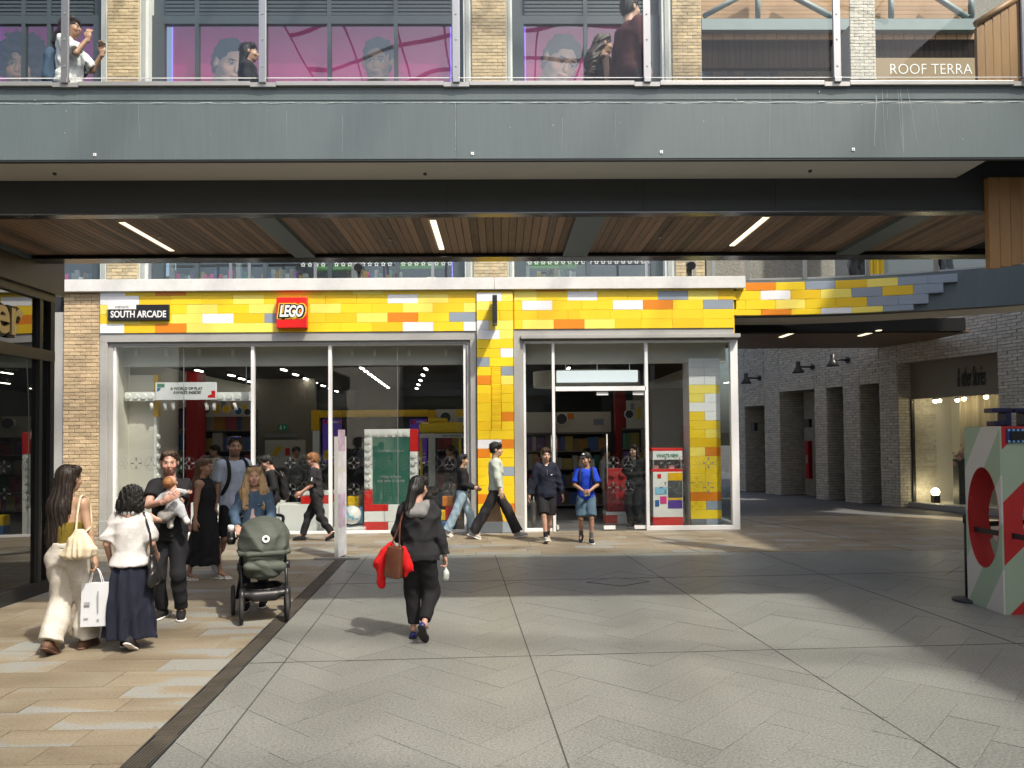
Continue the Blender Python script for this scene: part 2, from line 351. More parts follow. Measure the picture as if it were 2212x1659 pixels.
for i in range(-40, 41):
    for j in range(-12, 13):
        o = org + U * (i * Wd) + V2 * (i * Wd) + (U * L - V2 * L) * j
        addplank(o, U, V2, L, Wd); addplank(o + U * 0 + V2 * Wd - U * 0, V2, U, L, Wd) if False else addplank(o + U * L, V2, U, L, Wd) if False else addplank(o + V2 * Wd, V2, U, L, Wd)
lay(polys, 'granite_slab', 'granite', granite)
def strip(name, a, b, w, z0, z1, mat, parent):
    a, b = Vector(a), Vector(b); d = (b - a).normalized(); n = Vector((d.y, -d.x)) * w / 2
    return prism(name, [a + n, b + n, b - n, a - n], z0, z1, mat, parent)
mk('joint', (.05, .05, .048), .8)
for a, b in (((-1.77, 4.2), (-2.22, YB)), ((.41, 4.2), (-.1, YB)), ((2.68, 4.2), (2.04, YB)), ((5.0, 4.2), (4.3, YB)), ((-2.2, 6.75), (8, 7.2)), ((-2.4, 10.35), (8, 10.8)), ((-2.1, 4.05), (8, 4.4))):
    strip('movement_joint', a, b, .010, -.015, .0022, 'joint', granite)
# small access cover let into the granite
ac = G(1335, 1257); prism('access_cover', [(ac.x - .42, ac.y), (ac.x, ac.y - .3), (ac.x + .42, ac.y), (ac.x, ac.y + .3)], -.01, .003, 'granite', granite)
for q in ((-.42, 0, 0, -.3), (0, -.3, .42, 0), (.42, 0, 0, .3), (0, .3, -.42, 0)): strip('cover_edge', (ac.x + q[0], ac.y + q[1]), (ac.x + q[2], ac.y + q[3]), .012, -.01, .0045, 'joint', granite)
# sandstone slabs in courses
polys = []; y = 2.6
while y < 18.5:
    w = random.choice((.28, .34, .34, .40)); x = -8.9 + random.uniform(0, .9)
    xe = 12.4
    if y < YB and y + w > YB: w = YB - y + .0001
    while x < xe:
        ln = random.choice((.55, .7, .9, 1.1, 1.3)); p = [(x + .003, y + .003), (x + ln - .003, y + .003), (x + ln - .003, y + w - .003), (x + .003, y + w - .003)]
        if y < YB - .01: p = clip(p, DN.x, DN.y, DN.x * DR0.x + DN.y * DR0.y - .085)
        elif y + w > 18.1: p = clip(p, .075, 1, 18.3 + .6)
        if len(p) > 2 and area2(p) > .006: polys.append(p)
        x += ln
    y += w
lay(polys, 'sandstone_slab', 'sandstone', sand)
strip('stone_joint', (3.35, YB + .02), (2.75, 15.5), .012, -.015, .0025, 'joint', sand)
strip('stone_joint', (6.9, YB + .02), (5.6, 18), .012, -.015, .0025, 'joint', sand)
arc = tag(mesh('arcade_floor', [(4.5, 18.45, -.006), (12, 17.9, -.006), (12, 45, -.006), (4.5, 45, -.006)], [(0, 1, 2, 3)], 'arcade_paving'), kind='structure')
# slot drain with its grating
drain = empty('drainage_channel', (DR0.x, DR0.y, 0), 'long dark metal slot drain between sandstone and granite paving', 'drain')
def dl(u, off): q = DR0 + DDIR * u + DN * off; return (q.x, q.y)
for off in (-.078, .085): strip('rail', dl(-3, off), dl(8.1, off), .012, -.03, .003, 'steel_dark', drain)
strip('channel_bed', dl(-3, .003), dl(8.1, .003), .150, -.03, -.011, 'black_matt', drain)
mk('grating', (.085, .075, .06), .55, metal=.3, nz=(5, .35), nz2=(90, .25))
u = -3.0
while u < 8.0:
    bm = bmesh.new()
    for k in range(7):
        c = DR0 + DDIR * (u + .25) + DN * (-.06 + k * .021); bbox_add(bm, c.x - .0065, c.x + .0065, c.y - .245, c.y + .245, -.02, .001)
    for k in range(9):
        c = DR0 + DDIR * (u + .012 + k * .0595) + DN * .003; bbox_add(bm, c.x - .068, c.x + .068, c.y - .005, c.y + .005, -.02, -.001)
    bm_obj('grating', bm, 'grating', drain); u += .5

# ================================================================== THE TOY SHOP FRONT
shop = empty('toy_shop_building', (-1.5, YF, 0), 'toy shop front with yellow block cladding between buff brick and grey stone', 'building')
YC = YF - .05                                        # cladding face
def bricks(parent, X0, X1, Z0, Z1, y, mat, ch=.075, bl=.225, name='brick', skip=None):
    z = Z0; k = 0
    while z < Z1 - .01:
        h = min(ch, Z1 - z); x = X0 - (bl / 2 if k % 2 else 0) + 0
        while x < X1 - .005:
            a, b = max(x, X0), min(x + bl, X1)
            if b - a > .03:
                d = random.uniform(0, .009); piece(name, a + .005, b - .005, y - .012 - d, y + .03, z + .005, z + h - .005, mat, parent, rz=random.uniform(-.012, .012))
            x += bl
        z += ch; k += 1
# left brick pilaster
X0, X1, _, _ = RC(137, 640, 215.5, 1170, YF); _, _, _, ZT = RC(137, 631, 215, 700, YF)
pil = box('pilaster', X0, X1, YF, YF + .4, 0, ZT, 'mortar', shop); bricks(pil, X0, X1, 0.02, ZT - .02, YF, 'brick_buff')
# grey frame strip left of the pilaster
box('stone_frame', P(100, 900, YF).x, X0 - .004, YF + .05, YF + .5, 0, 4.6, 'grey_stone', shop); box('side_building', -14, P(112, 900, YF).x, YF + .3, YF + .8, 0, 5.2, 'dark_frame', shop)
# cornice of pale concrete in two lengths
XJ = P(1068, 620, YF).x; ZC1 = 5.235; ZC0 = 4.99
box('cornice', P(133, 620, YF).x, XJ - .004, YF - .14, YF + 1.9, ZC0, ZC1, 'cornice', shop, .006)
box('cornice', XJ + .004, P(1606, 610, YF).x, YF - .14, YF + 1.9, ZC0, ZC1, 'cornice', shop, .006)
# yellow block cladding
BH, BL = None, None
zr1 = [RC(500, a, 700, b, YC) for a, b in ((626, 636.5), (636.5, 656), (656, 676), (676, 696), (696, 716))]
clad = empty('block_cladding', (-1.5, YC, 3.9), parent=shop)
clad_back = box('backing', P(217, 680, YF).x, P(1586, 680, YF).x, YF - .01, YF + .3, 4.07, ZC0 - .01, 'yellow_deep', clad)
def row(px_edges, mats, z0, z1, y, th=.045):
    for a, b, m in zip(px_edges, px_edges[1:], mats):
        X0, X1 = P(a, 680, y).x, P(b, 680, y).x
        if X1 - X0 < .02: continue
        bm = bmesh.new(); bbox_add(bm, X0 + .0012, X1 - .0012, y - random.uniform(0, .004), y + th, z0 + .0012, z1 - .0012, .003, 1); bm_obj('block', bm, m, clad)
def cut_row(x0, x1, over, first=0.0, bl=66.9):
    """block joints across a band with named colours at given places; the joints of the given blocks win"""
    edges = [x0]; mats = []; x = x0; over = sorted(over)
    seq = over + [(x1, x1, None)]
    for (a, b, m) in seq:
        gap = a - x
        if gap > 1:
            n = max(1, round(gap / bl)); first_len = gap - (n - 1) * bl
            if first_len > bl * 1.15: n += 1; first_len = gap - (n - 1) * bl
            c = x
            for k in range(n):
                c = c + (first_len if k == 0 else bl); edges.append(min(c, a)); mats.append(random.choices(('yellow', 'yellow_deep', 'yellow_pale'), (7, 2, 1))[0])
        if m: edges.append(b); mats.append(m)
        x = b
    return edges, mats
W, O, PA, GB, DK, YD = 'block_white', 'orange', 'yellow_pale', 'block_grey', 'block_dark', 'yellow_deep'
band1 = [[(216, 270, W), (335, 402, O)], [(216, 300, W), (503, 570, PA), (837, 903, W), (903, 969, PA), (969, 1029, YD)],
         [(403, 470, PA), (537, 604, PA), (870, 935, PA), (935, 1001, YD), (1001, 1029, PA)],
         [(370, 437, PA), (437, 504, W), (571, 638, GB), (837, 903, O), (970, 1029, GB)],
         [(216, 268, W), (268, 335, YD), (335, 403, O), (870, 936, W), (1001, 1029, W)]]
ztop = [4.985, 4.885, 4.695, 4.5, 4.31, 4.118]
zz = [ZC0 - .002] + [P(620, yy, YC).z for yy in (637, 656.5, 677, 697.5, 717.5)]
for k, ov in enumerate(band1):
    e, m = cut_row(216, 1029.5, ov); row(e, m, zz[k + 1], zz[k], YC)
z2 = [ZC0 - .002] + [P(1350, yy, YC).z for yy in (628.5, 648.5, 669, 689.5, 709.5)]
band2 = [[(1157, 1224, O)], [(1111, 1160, PA), (1226, 1291, W), (1422, 1487, GB), (1487, 1552, PA)], [(1128, 1193, W), (1324, 1389, W), (1389, 1454, O), (1519, 1585, GB)],
         [(1111, 1162, YD), (1160, 1227, YD)], [(1128, 1196, PA), (1196, 1262, O), (1262, 1328, PA)]]
for k, ov in enumerate(band2):
    e, m = cut_row(1111, 1585.5, ov); row(e, m, z2[k + 1], z2[k], YC)
# block pillar between the two windows, standing a little proud
YP = YC - .035
pe = [632, 651, 671, 692, 713] + [713 + (k) * 19.72 for k in range(1, 23)]
pc = {0: ((1031, 1086, W), (1086, 1110, PA)), 1: ((1031, 1060, PA), (1060, 1110, 'yellow')), 2: ((1031, 1081, 'yellow'), (1081, 1110, 'yellow')), 3: ((1031, 1058, W), (1058, 1110, PA)), 4: ((1031, 1081, W), (1081, 1110, PA)),
      6: ((1031, 1082, 'yellow'), (1082, 1110, W)), 7: ((1031, 1058, GB), (1058, 1110, 'yellow')), 8: ((1031, 1061, 'yellow'), (1083, 1110, GB)), 9: ((1031, 1061, O), (1083, 1110, PA)), 13: ((1031, 1061, 'yellow'), (1083, 1110, O)),
      16: ((1031, 1083, W), (1083, 1110, O)), 17: ((1031, 1058, O), (1058, 1110, 'yellow')), 19: ((1031, 1083, 'yellow'), (1083, 1110, GB)), 22: ((1031, 1058, O), (1058, 1110, 'yellow')), 23: ((1031, 1083, 'yellow'), (1083, 1110, O))}
pz = [P(1070, yy, YP).z for yy in pe]
box('pillar_core', P(1033, 900, YF).x, P(1109, 900, YF).x, YP + .04, YF + .35, 0, ZC0 - .01, 'yellow_deep', clad)
for k in range(26):
    z1, z0 = pz[k], pz[k + 1] if k < 25 else 0.0
    if z1 < .02: break
    z0 = max(z0, .004)
    if k in (25, 24) and z0 < .2: segs = ((1031, 1083, DK), (1083, 1110, GB))
    elif k in pc: segs = pc[k]
    elif 8 <= k <= 14: segs = ((1031, 1061, random.choice(('yellow', 'yellow', YD))), (1083, 1110, 'yellow'))
    else: segs = ((1031, 1058, 'yellow'), (1058, 1110, 'yellow')) if k % 2 else ((1031, 1083, 'yellow'), (1083, 1110, random.choice(('yellow', YD))))
    for a, b, m in segs:
        bm = bmesh.new(); bbox_add(bm, P(a, 900, YP).x + .002, P(b, 900, YP).x - .002, YP - random.uniform(0, .003), YP + .05, z0 + .002, z1 - .002, .004, 1); bm_obj('block', bm, m, clad)
zr0, zr9 = pz[15], pz[8]                              # narrow ribbed insert
for k in range(30):
    za = zr0 + (zr9 - zr0) * k / 30; piece('rib_tile', P(1061.3, 900, YP).x + .002, P(1082.7, 900, YP).x - .002, YP - .002, YP + .05, za + .001, za + (zr9 - zr0) / 30 - .001, 'yellow_deep' if k % 3 else 'yellow', clad, bev=.1)
# grey stone frames round the windows
def frame_rect(x0, x1, x2, x3, ztop, zin, y0, y1, parent, mat='grey_stone'):
    box('stone_frame', x0, x1, y0, y1, 0, zin, mat, parent, .004); box('stone_frame', x2, x3, y0, y1, 0, zin, mat, parent, .004); box('stone_lintel', x0, x3, y0, y1, zin, ztop, mat, parent, .004)
xa, xb, xc, xd = (P(v, 930, YF).x for v in (216.5, 232, 1017, 1030)); zl0 = P(620, 737, YF).z
frame_rect(xa, xb, xc, xd, zz[5] - .003, zl0, YF - .03, YF + .3, shop)
frame_rect(xb, P(241, 930, YF).x, P(1009, 930, YF).x, xc, zl0 - .002, P(620, 744, YF).z, YF + .03, YF + .3, shop)
xa2, xb2, xe2 = (P(v, 930, YF).x for v in (1111, 1125, 1586)); zl2 = P(1350, 728, YF).z
box('stone_frame', xa2, xb2, YF - .03, YF + .3, 0, zl2, 'grey_stone', shop, .004); box('stone_lintel', xa2, P(1585, 720, YF).x, YF - .03, YF + .3, zl2, z2[5] - .003, 'grey_stone', shop, .004)
box('stone_frame', xb2, P(1132, 930, YF).x, YF + .03, YF + .3, 0, zl2, 'grey_stone', shop, .004)
box('lintel_cap', P(1125, 725, YF).x, P(1597, 725, YF).x, YF - .085, YF + .1, P(1350, 731, YF).z, P(1350, 723, YF).z, 'grey_stone', shop, .004)
# plinth blocks
for a, b in ((216, 236), (1013, 1030), (1111, 1128)): box('plinth', P(a, 1140, YF).x - .003, P(b, 1140, YF).x + .003, YF - .05, YF + .02, 0, .32, 'grey_stone', shop, .006)
# white window frames and panes
YG = YF + .12
def bar(a, b, c, d, y0=YG - .05, y1=YG + .05, parent=None, name='frame_bar', mat='white_metal'):
    X0, X1, Z0, Z1 = RC(a, c, b, d, YG - .05); return box(name, X0, X1, y0, y1, max(Z0, .002), Z1, mat, parent or shop, .003)
win1 = empty('display_window', (-3.6, YG, 0), parent=shop); win1['label'] = 'wide display window left of the yellow pillar'
ZW0 = P(620, 1148, YG).z; ZW1 = P(620, 748, YG).z
def vb(px, w, z0, z1, parent):
    X = P(px, 950, YG - .05).x; ww = w / FPX * YF / 2; box('frame_bar', X - ww, X + ww, YG - .055, YG + .05, z0, z1, 'white_metal', parent, .003)
XL, XR = P(242.5, 950, YG).x, P(1008, 950, YG).x
box('frame_sill', XL, XR, YG - .06, YG + .06, .002, ZW0, 'white_metal', win1, .003); box('frame_head', XL, XR, YG - .055, YG + .05, ZW1, ZW1 + .06, 'white_metal', win1, .003)
for px, w in ((246, 7.5), (545.5, 7), (713, 7), (1005, 6)): vb(px, w, ZW0, ZW1, win1)
def pane(x0, x1, z0, z1, y, mat, parent, name='pane', th=.012): return box(name, x0, x1, y - th / 2, y + th / 2, z0, z1, mat, parent)
def panes(pxs, z0, z1, parent):
    for a, b in zip(pxs, pxs[1:]): pane(P(a, 950, YG).x + .002, P(b, 950, YG).x - .002, z0, z1, YG, 'glass_shop', parent)
for seg in ((249.5, 396.7, 542), (549, 709.5), (716.5, 859.4, 1002)): panes(seg, ZW0 - .005, ZW1 + .005, win1)
for px in (396.7, 859.4): box('glass_seam', P(px, 950, YG).x - .004, P(px, 950, YG).x + .004, YG - .009, YG + .009, ZW0, ZW1, 'alu', win1)
win2 = empty('entrance_window', (2.6, YG, 0), parent=shop); win2['label'] = 'entrance glazing with glass doors right of the yellow pillar'
ZH = P(1350, 741, YG).z; zs2 = P(1165, 1141, YG).z; zs3 = P(1490, 1135, YG).z
vb(1134, 5.5, 0.0, ZH, win2); vb(1196.5, 6, 0.0, ZH, win2); vb(1398, 7, 0.0, ZH, win2); XK = P(1596, 950, YG - .05).x; XK0 = P(1580, 950, YG - .05).x
box('corner_post', XK0, XK, YG - .06, YG + .06, .002, ZH + .05, 'white_metal', win2, .003); box('frame_head', P(1131.5, 740, YG).x, XK0, YG - .055, YG + .05, ZH, ZH + .05, 'white_metal', win2, .003)
box('frame_sill', P(1136.6, 1146, YG).x, P(1193, 1146, YG).x, YG - .06, YG + .05, .002, zs2, 'white_metal', win2, .003); box('frame_sill', P(1401.5, 1146, YG).x, XK0, YG - .06, YG + .05, .002, zs3, 'white_metal', win2, .003)
zt0, zt1 = P(1300, 844.5, YG).z, P(1300, 835, YG).z
box('transom', P(1199.6, 840, YG).x, P(1394.4, 840, YG).x, YG - .055, YG + .05, zt0, zt1, 'white_metal', win2, .003)
panes((1136.6, 1193.5), zs2 - .005, ZH + .005, win2); panes((1401.5, 1579), zs3 - .005, ZH + .005, win2); panes((1199.6, 1394.4), zt1 - .004, ZH + .005, win2)
# right leaf shut, left leaf swung in
dr = empty('glass_door', (P(1346, 950, YG).x, YG, 0), parent=win2); xm = P(1300, 950, YG).x; xr = P(1394, 950, YG).x
pane(xm, xr, .03, zt0 - .02, YG, 'glass_clear', dr, 'door_pane')
for xx, zz_ in ((xm + .02, .03), (xr - .25, .03), (xm - .1, zt0 - .09), (xr - .25, zt0 - .09)): box('patch_fitting', xx, xx + .24, YG - .02, YG + .02, zz_, zz_ + .075, 'white_metal', dr)
hx = P(1311, 1050, YG).x; tube_obj('pull_handle', [(hx, YG - .07, .98), (hx, YG - .07, 2.0)], .014, 'alu', dr); piece('handle_stub', hx - .01, hx + .01, YG - .07, YG, 1.1, 1.12, 'alu', dr); piece('handle_stub', hx - .01, hx + .01, YG - .07, YG, 1.9, 1.92, 'alu', dr)
dl_ = empty('glass_door', (P(1203, 950, YG).x, YG, 0), parent=win2); xh = P(1203, 950, YG).x
box('door_pane', xh, xh + .012, YG, YG + 1.0, .03, zt0 - .02, 'glass_clear', dl_); tube_obj('pull_handle', [(xh - .06, YG + .86, .98), (xh - .06, YG + .86, 2.0)], .014, 'alu', dl_)
box('patch_fitting', xh - .012, xh + .024, YG, YG + .2, .03, .11, 'white_metal', dl_)
# side glazing that turns the corner into the arcade
box('side_pane', XK - .07, XK - .058, YG + .06, YG + 3.4, .12, ZH, 'glass_shop', win2); box('side_sill', XK - .12, XK - .01, YG + .06, YG + 3.4, .002, .12, 'white_metal', win2)
box('side_frame', XK - .12, XK - .01, YG + 3.4, YG + 3.5, .002, ZH, 'white_metal', win2)
box('side_wall', XK - .2, XK - .02, YG + 3.5, YG + 12, 0, 5.2, 'brick_white', shop)
box('side_spandrel', P(1585, 680, YF).x - .3, P(1585, 680, YF).x - .002, YF + .3, YG + 12, ZH + .06, 4.98, 'grey_stone', shop)
# decals on the glass: outlines of gears, flowers and wheels
def ring_poly(kind, r):
    n = 48; out = []
    for i in range(n):
        a = 2 * math.pi * i / n
        rr = {'gear': r * (.86 + .12 * (1 if math.sin(14 * a) > 0 else -1) * .8), 'flower': r * (.84 + .16 * math.cos(7 * a)), 'wheel': r, 'cross': r * (.72 + .38 * abs(math.cos(2 * a)) ** .8 * 1)}[kind]
        out.append((rr * math.cos(a), rr * math.sin(a)))
    return out
DEC = {}
def decal_mesh(kind):
    if kind in DEC: return DEC[kind]
    r = .145; bm = bmesh.new(); w = .0045
    def loop(poly):
        vo = [bm.verts.new((x, 0, z)) for x, z in poly]; vi = [bm.verts.new((x * (1 - w / max(math.hypot(x, z), .02)), 0, z * (1 - w / max(math.hypot(x, z), .02)))) for x, z in poly]
        for i in range(len(poly)): j = (i + 1) % len(poly); bm.faces.new((vo[i], vo[j], vi[j], vi[i]))
    loop(ring_poly(kind, r)); loop(disc_poly(0, 0, .05, .05, 14))
    if kind == 'wheel':
        loop(disc_poly(0, 0, .115, .115, 24))
        for k in range(3):
            a = math.pi / 2 + k * 2.094; p = Vector((math.cos(a), 0, math.sin(a))); q = Vector((-p.z, 0, p.x)) * .008; vs = [bm.verts.new(v) for v in (p * .05 + q, p * .115 + q, p * .115 - q, p * .05 - q)]; bm.faces.new(vs)
    if kind == 'gear':
        for k in range(4):
            a = k * math.pi / 2; p = Vector((math.cos(a), 0, math.sin(a))); q = Vector((-p.z, 0, p.x)) * .02; vs = [bm.verts.new(v) for v in (p * .05 + q * .4, p * .11 + q, p * .11 - q, p * .05 - q * .4)]; bm.faces.new(vs)
    me = bpy.data.meshes.new('decal_' + kind); bm.to_mesh(me); bm.free(); me.materials.append(M['decal']); DEC[kind] = me; return me
m = mk('decal', (.13, .135, .135), .7)
kinds = ['flower', 'gear', 'wheel', 'flower', 'gear', 'cross', 'wheel']
def decals(px0, px1, pys, parent, step=32.5, k0=0):
    px = px0; k = k0
    while px < px1:
        for r_, py in enumerate(pys):
            o = bpy.data.objects.new('glass_decal', decal_mesh(kinds[(k + r_ * 0) % 7])); q = P(px, py, YG); link(o, parent, Vector((q.x, YG - .0085, q.z)))
        px += step; k += 1
decals(262, 395, (1001,), win1); decals(409, 538, (1001,), win1, k0=4); decals(562, 706, (1000, 1057), win1, k0=2); decals(732, 856, (1000, 1057), win1); decals(874, 1000, (1000, 1057), win1, k0=3)
decals(1162, 1190, (1000,), win2); decals(1325, 1390, (1000, 1053), win2, k0=1); decals(1437, 1570, (1000, 1053), win2, step=31, k0=1)

# ------------------------------------------------------------------ signs on the front
sg = empty('direction_sign', (P(298, 692, YC).x, YC - .03, P(298, 692, YC).z), 'black SOUTH ARCADE sign with white tab above the left shop window', 'sign')
X0, X1, Z0, Z1 = RC(233, 658, 364.5, 692, YC - .06); box('sign_board', X0, X1, YC - .06, YC - .004, Z0, Z1, 'black', sg, .004)
tx0, tx1, tz0, tz1 = RC(233, 657.5, 293.5, 668, YC - .07); box('white_tab', tx0 - .004, tx1, YC - .072, YC - .05, tz0, tz1 + .004, 'print_white', sg)
text_fit('lettering', 'SOUTH ARCADE', *RC(239, 671, 359, 686, YC - .06), YC - .06, 'print_white', sg, bold=.022)
text_fit('lettering', 'WESTGATE', *RC(248, 660.5, 278, 665.5, YC - .072), YC - .072, 'print_grey', sg, bold=.004)
lg = empty('shop_logo_sign', (P(629, 709, YC).x, YC - .1, P(629, 709, YC).z), 'square red box sign with white logo lettering on the yellow blocks', 'sign')
X0, X1, Z0, Z1 = RC(596.5, 642, 662.5, 708.5, YC - .14); box('sign_box', X0, X1, YC - .14, YC - .004, Z0, Z1, 'red_plastic', lg, .012)
lx = RC(604, 659, 656, 685, YC - .14)
mk('logo_yellow', (.85, .55, .03), .4); mk('logo_black', (.01, .01, .01), .4)
for b_, m_, ex, dy in ((.16, 'logo_yellow', .060, .0), (.11, 'logo_black', .036, .006), (.035, 'print_white', .0, .012)):
    text_fit('logo_letters', 'LEGO', lx[0] - ex, lx[1] + ex, lx[2] - ex * .75, lx[3] + ex * .75, YC - .14 - dy, m_, lg, depth=.006, bold=b_, shear=.22, sp=.92)
bs = empty('blade_sign', (P(1068, 697, YP).x, YP - .3, P(1068, 697, YP).z), 'thin black blade sign projecting from the top of the yellow pillar', 'sign')
X0, X1, Z0, Z1 = RC(1063.5, 637, 1074, 697, YP - .5); box('sign_panel', X0, X1, YP - .5, YP - .05, Z0, Z1, 'black', bs, .004); box('bracket', X0 + .02, X1 - .02, YP - .06, YP, Z0 + .1, Z1 - .1, 'black', bs)

# ------------------------------------------------------------------ shop interior
YI = YF + 11.5; XLw, XRw = P(246, 950, YG).x + .02, XK - .13; ZCE = P(620, 793, YF + .6).z - .06
room = empty('shop_interior', ((XLw + XRw) / 2, YF + 6, 0), kind='structure')
box('shop_floor', XLw, XRw, YG + .06, YI, -.02, .004, 'shop_floor', room)
box('shop_ceiling', XLw, XRw, YF + .65, YI, ZCE + .25, ZCE + .4, 'shop_ceiling', room)
box('bulkhead', XLw, XRw, YG + .35, YF + .65, ZCE + .08, 4.9, 'cream_wall', room)
box('window_soffit', XLw, XRw, YG + .06, YG + .35, ZW1 + .065, 4.9, 'cream_wall', room)
box('back_wall', XLw, XRw, YI, YI + .2, 0, ZCE + .25, 'print_dark', room); box('left_wall', XLw - .2, XLw, YG + .05, YI, 0, 4.9, 'cream_wall', room)
for i, px in enumerate((301, 365, 436, 508, 763, 812, 886, 964)):
    q = P(px, 763, YF + .55); piece('display_spotlight', q.x - .035, q.x + .035, YG + .28, YG + .35, q.z - .07, q.z + .07, 'white_plastic', room, bev=.12)
# lamp strips under the black ceiling
lamps = []
for i, (pxa, pya, pxb, pyb, n) in enumerate(((500, 812, 590, 842, 6), (613, 800, 727, 846, 7), (782, 797, 838, 838, 9), (1228, 797, 1262, 830, 4), (1090, 800, 1085, 840, 4), (430, 802, 440, 842, 4), (920, 798, 900, 840, 5), (1480, 800, 1400, 838, 4))):
    zl = ZCE + .17; a, b = G(pxa, pya, zl), G(pxb, pyb, zl)
    for k in range(n):
        q = a.lerp(b, k / (n - 1))
        if q.y > YI - .4 or not XLw + .3 < q.x < XRw - .3: continue
        t_ = empty('ceiling_lamp', (q.x, q.y, zl), 'small strip lamp hanging under the black shop ceiling', 'lamp', 'strip lamps under the shop ceiling')
        piece('housing', q.x - .05, q.x + .05, q.y - .26, q.y + .26, zl + .022, zl + .08, 'black', t_); piece('tube', q.x - .028, q.x + .028, q.y - .2, q.y + .2, zl, zl + .02, 'lamp_cool', t_)
# ---- things in the left window
YD1 = YF + .42
hs_ = empty('hanging_window_sign', (P(405, 865, YD1).x, YD1, P(405, 865, YD1).z), 'white hanging sign reading A WORLD OF PLAY AWAITS INSIDE', 'sign')
X0, X1, Z0, Z1 = RC(337, 826, 469, 864, YD1); box('sign_board', X0, X1, YD1 - .03, YD1, Z0, Z1, 'print_white', hs_, .004)
text_fit('lettering', 'A WORLD OF PLAY', *RC(368, 836, 438, 842.5, YD1 - .03), YD1 - .03, 'print_dark', hs_, bold=.02); text_fit('lettering', 'AWAITS INSIDE!', *RC(374, 844.5, 434, 851, YD1 - .03), YD1 - .03, 'print_dark', hs_, bold=.02)
plate('corner_print', [(P(a, b, YD1).x, P(a, b, YD1).z) for a, b in ((450, 859), (466, 859), (466, 844), (458, 844), (458, 852), (450, 855))], YD1 - .03, .004, 'red_plastic', hs_)
mk('print_green', (.05, .22, .12), .5); mk('print_blue', (.02, .13, .35), .5)
plate('corner_print', [(P(a, b, YD1).x, P(a, b, YD1).z) for a, b in ((341, 837), (357, 837), (357, 829), (341, 829))], YD1 - .03, .004, 'print_green', hs_)
plate('corner_print', [(P(a, b, YD1).x, P(a, b, YD1).z) for a, b in ((341, 846), (346, 844), (349, 838), (341, 838))], YD1 - .03, .004, 'print_blue', hs_)
for a, b in ((270, 336.5), (470, 543)):
    X0, X1, Z0, Z1 = RC(a, 847, b, 866, YD1 + .03); bb = box('studded_beam', X0, X1, YD1 + .01, YD1 + .14, Z0, Z1, 'white_plastic', hs_, .004)
    for k in range(4): cx = X0 + (X1 - X0) * (k + .5) / 4; cyl_obj('stud', (cx, YD1, (Z0 + Z1) / 2), .055, .04, 'white_plastic', bb, 'Y', 14)
for px in (279, 532):
    q = P(px, 846, YD1 + .07); tube_obj('cable', [(q.x, YD1 + .07, q.z), (q.x, YD1 + .07, ZCE + .3)], .006, 'white_plastic', hs_, 5)
for px, tl in ((327, 0), (356, .05), (374, 0), (445, .12), (462, 0), (505, .3)):
    q = P(px, 868, YD1 + .05); c = Vector((q.x, YD1 + .05, q.z)); d = Vector((math.sin(tl), .15, -1)).normalized(); bm = bmesh.new(); cyl(bm, c + d * .10, .036, .16, d, 12); bm_obj('spot', bm, 'white_plastic', hs_)
# cream side panel lit by the sun and its yellow edge with studs
X0, X1, Z0, Z1 = RC(258, 810, 333, 1150, YF + .68)
sp = empty('window_side_panel', (X0, YF + .68, 0), 'cream panel with studded edge behind the left end of the window', 'panel'); box('panel', X0 - .1, X1, YF + .68, YF + .76, 0, Z1, 'cream_wall', sp)
box('edge_strip', X1, X1 + .08, YF + .66, YF + .8, P(335, 900, YF + .68).z, Z1, 'yellow_plastic', sp); box('edge_strip', X1, X1 + .05, YF + .66, YF + .8, .1, P(335, 900, YF + .68).z, 'white_plastic', sp)
for k in range(9): zq = .35 + k * .21; cyl_obj('stud', (X1 + .07, YF + .73, zq), .05, .05, 'white_plastic', sp, 'X', 12)
# white and red block counters
def counter(name, label, parts, y, dep):
    t_ = None
    for (a, b, c, d, m) in parts:
        X0, X1, Z0, Z1 = RC(a, c, b, d, y)
        if t_ is None: t_ = empty(name, (X0, y + dep / 2, 0), label, 'counter')
        box('block_panel', X0, X1, y, y + dep, max(Z0, .006), Z1, m, t_, .006)
    return t_
counter('display_counter', 'white block counter with red squares behind the pram', ((412, 603, 1085, 1132, 'white_plastic'), (412, 440, 1132.5, 1152, 'red_plastic'), (440.5, 497, 1132.5, 1152, 'white_plastic'), (497.5, 545, 1132.5, 1152, 'red_plastic'), (545.5, 603, 1132.5, 1152, 'white_plastic')), YF + .5, .5)
counter('display_counter', 'white counter with red band and glass case behind the walking teenager', ((603.5, 711, 1089, 1149, 'white_plastic'), (650, 711, 1070.5, 1088.5, 'red_plastic'), (650, 711, 1062, 1070, 'white_plastic')), YF + .45, .5)
X0, X1, Z0, Z1 = RC(649, 998, 700, 1062, YF + .5)
gc = tag(box('glass_case', X0, X1, YF + .5, YF + .9, Z0 + .01, Z1, 'glass_clear'), 'clear glass case standing on the red banded counter', 'display case')
# screen in a studded block frame
YS = YF + .5
ds = empty('studded_screen_display', (P(844, 1147, YS).x, YS, 0), 'white and red studded block frame around a dark green screen', 'display')
def blk(a, b, c, d, m, y0=YS, th=.22): X0, X1, Z0, Z1 = RC(a, c, b, d, y0); return box('frame_block', X0, X1, y0, y0 + th, max(Z0, .006), Z1, m, ds, .006)
blk(787, 804, 945, 1057, 'white_plastic'); blk(787, 885, 927, 944.5, 'white_plastic'); blk(885.5, 902, 927, 975, 'red_plastic'); blk(885.5, 902, 975.5, 1090, 'white_plastic'); blk(787, 804, 1057.5, 1089.5, 'red_plastic')
blk(787, 838, 1090, 1104, 'red_plastic'); blk(838.5, 902, 1090, 1104, 'white_plastic'); blk(787, 902, 1104.5, 1127, 'white_plastic'); blk(787, 838, 1127.5, 1146, 'red_plastic'); blk(838.5, 902, 1127.5, 1146, 'white_plastic')
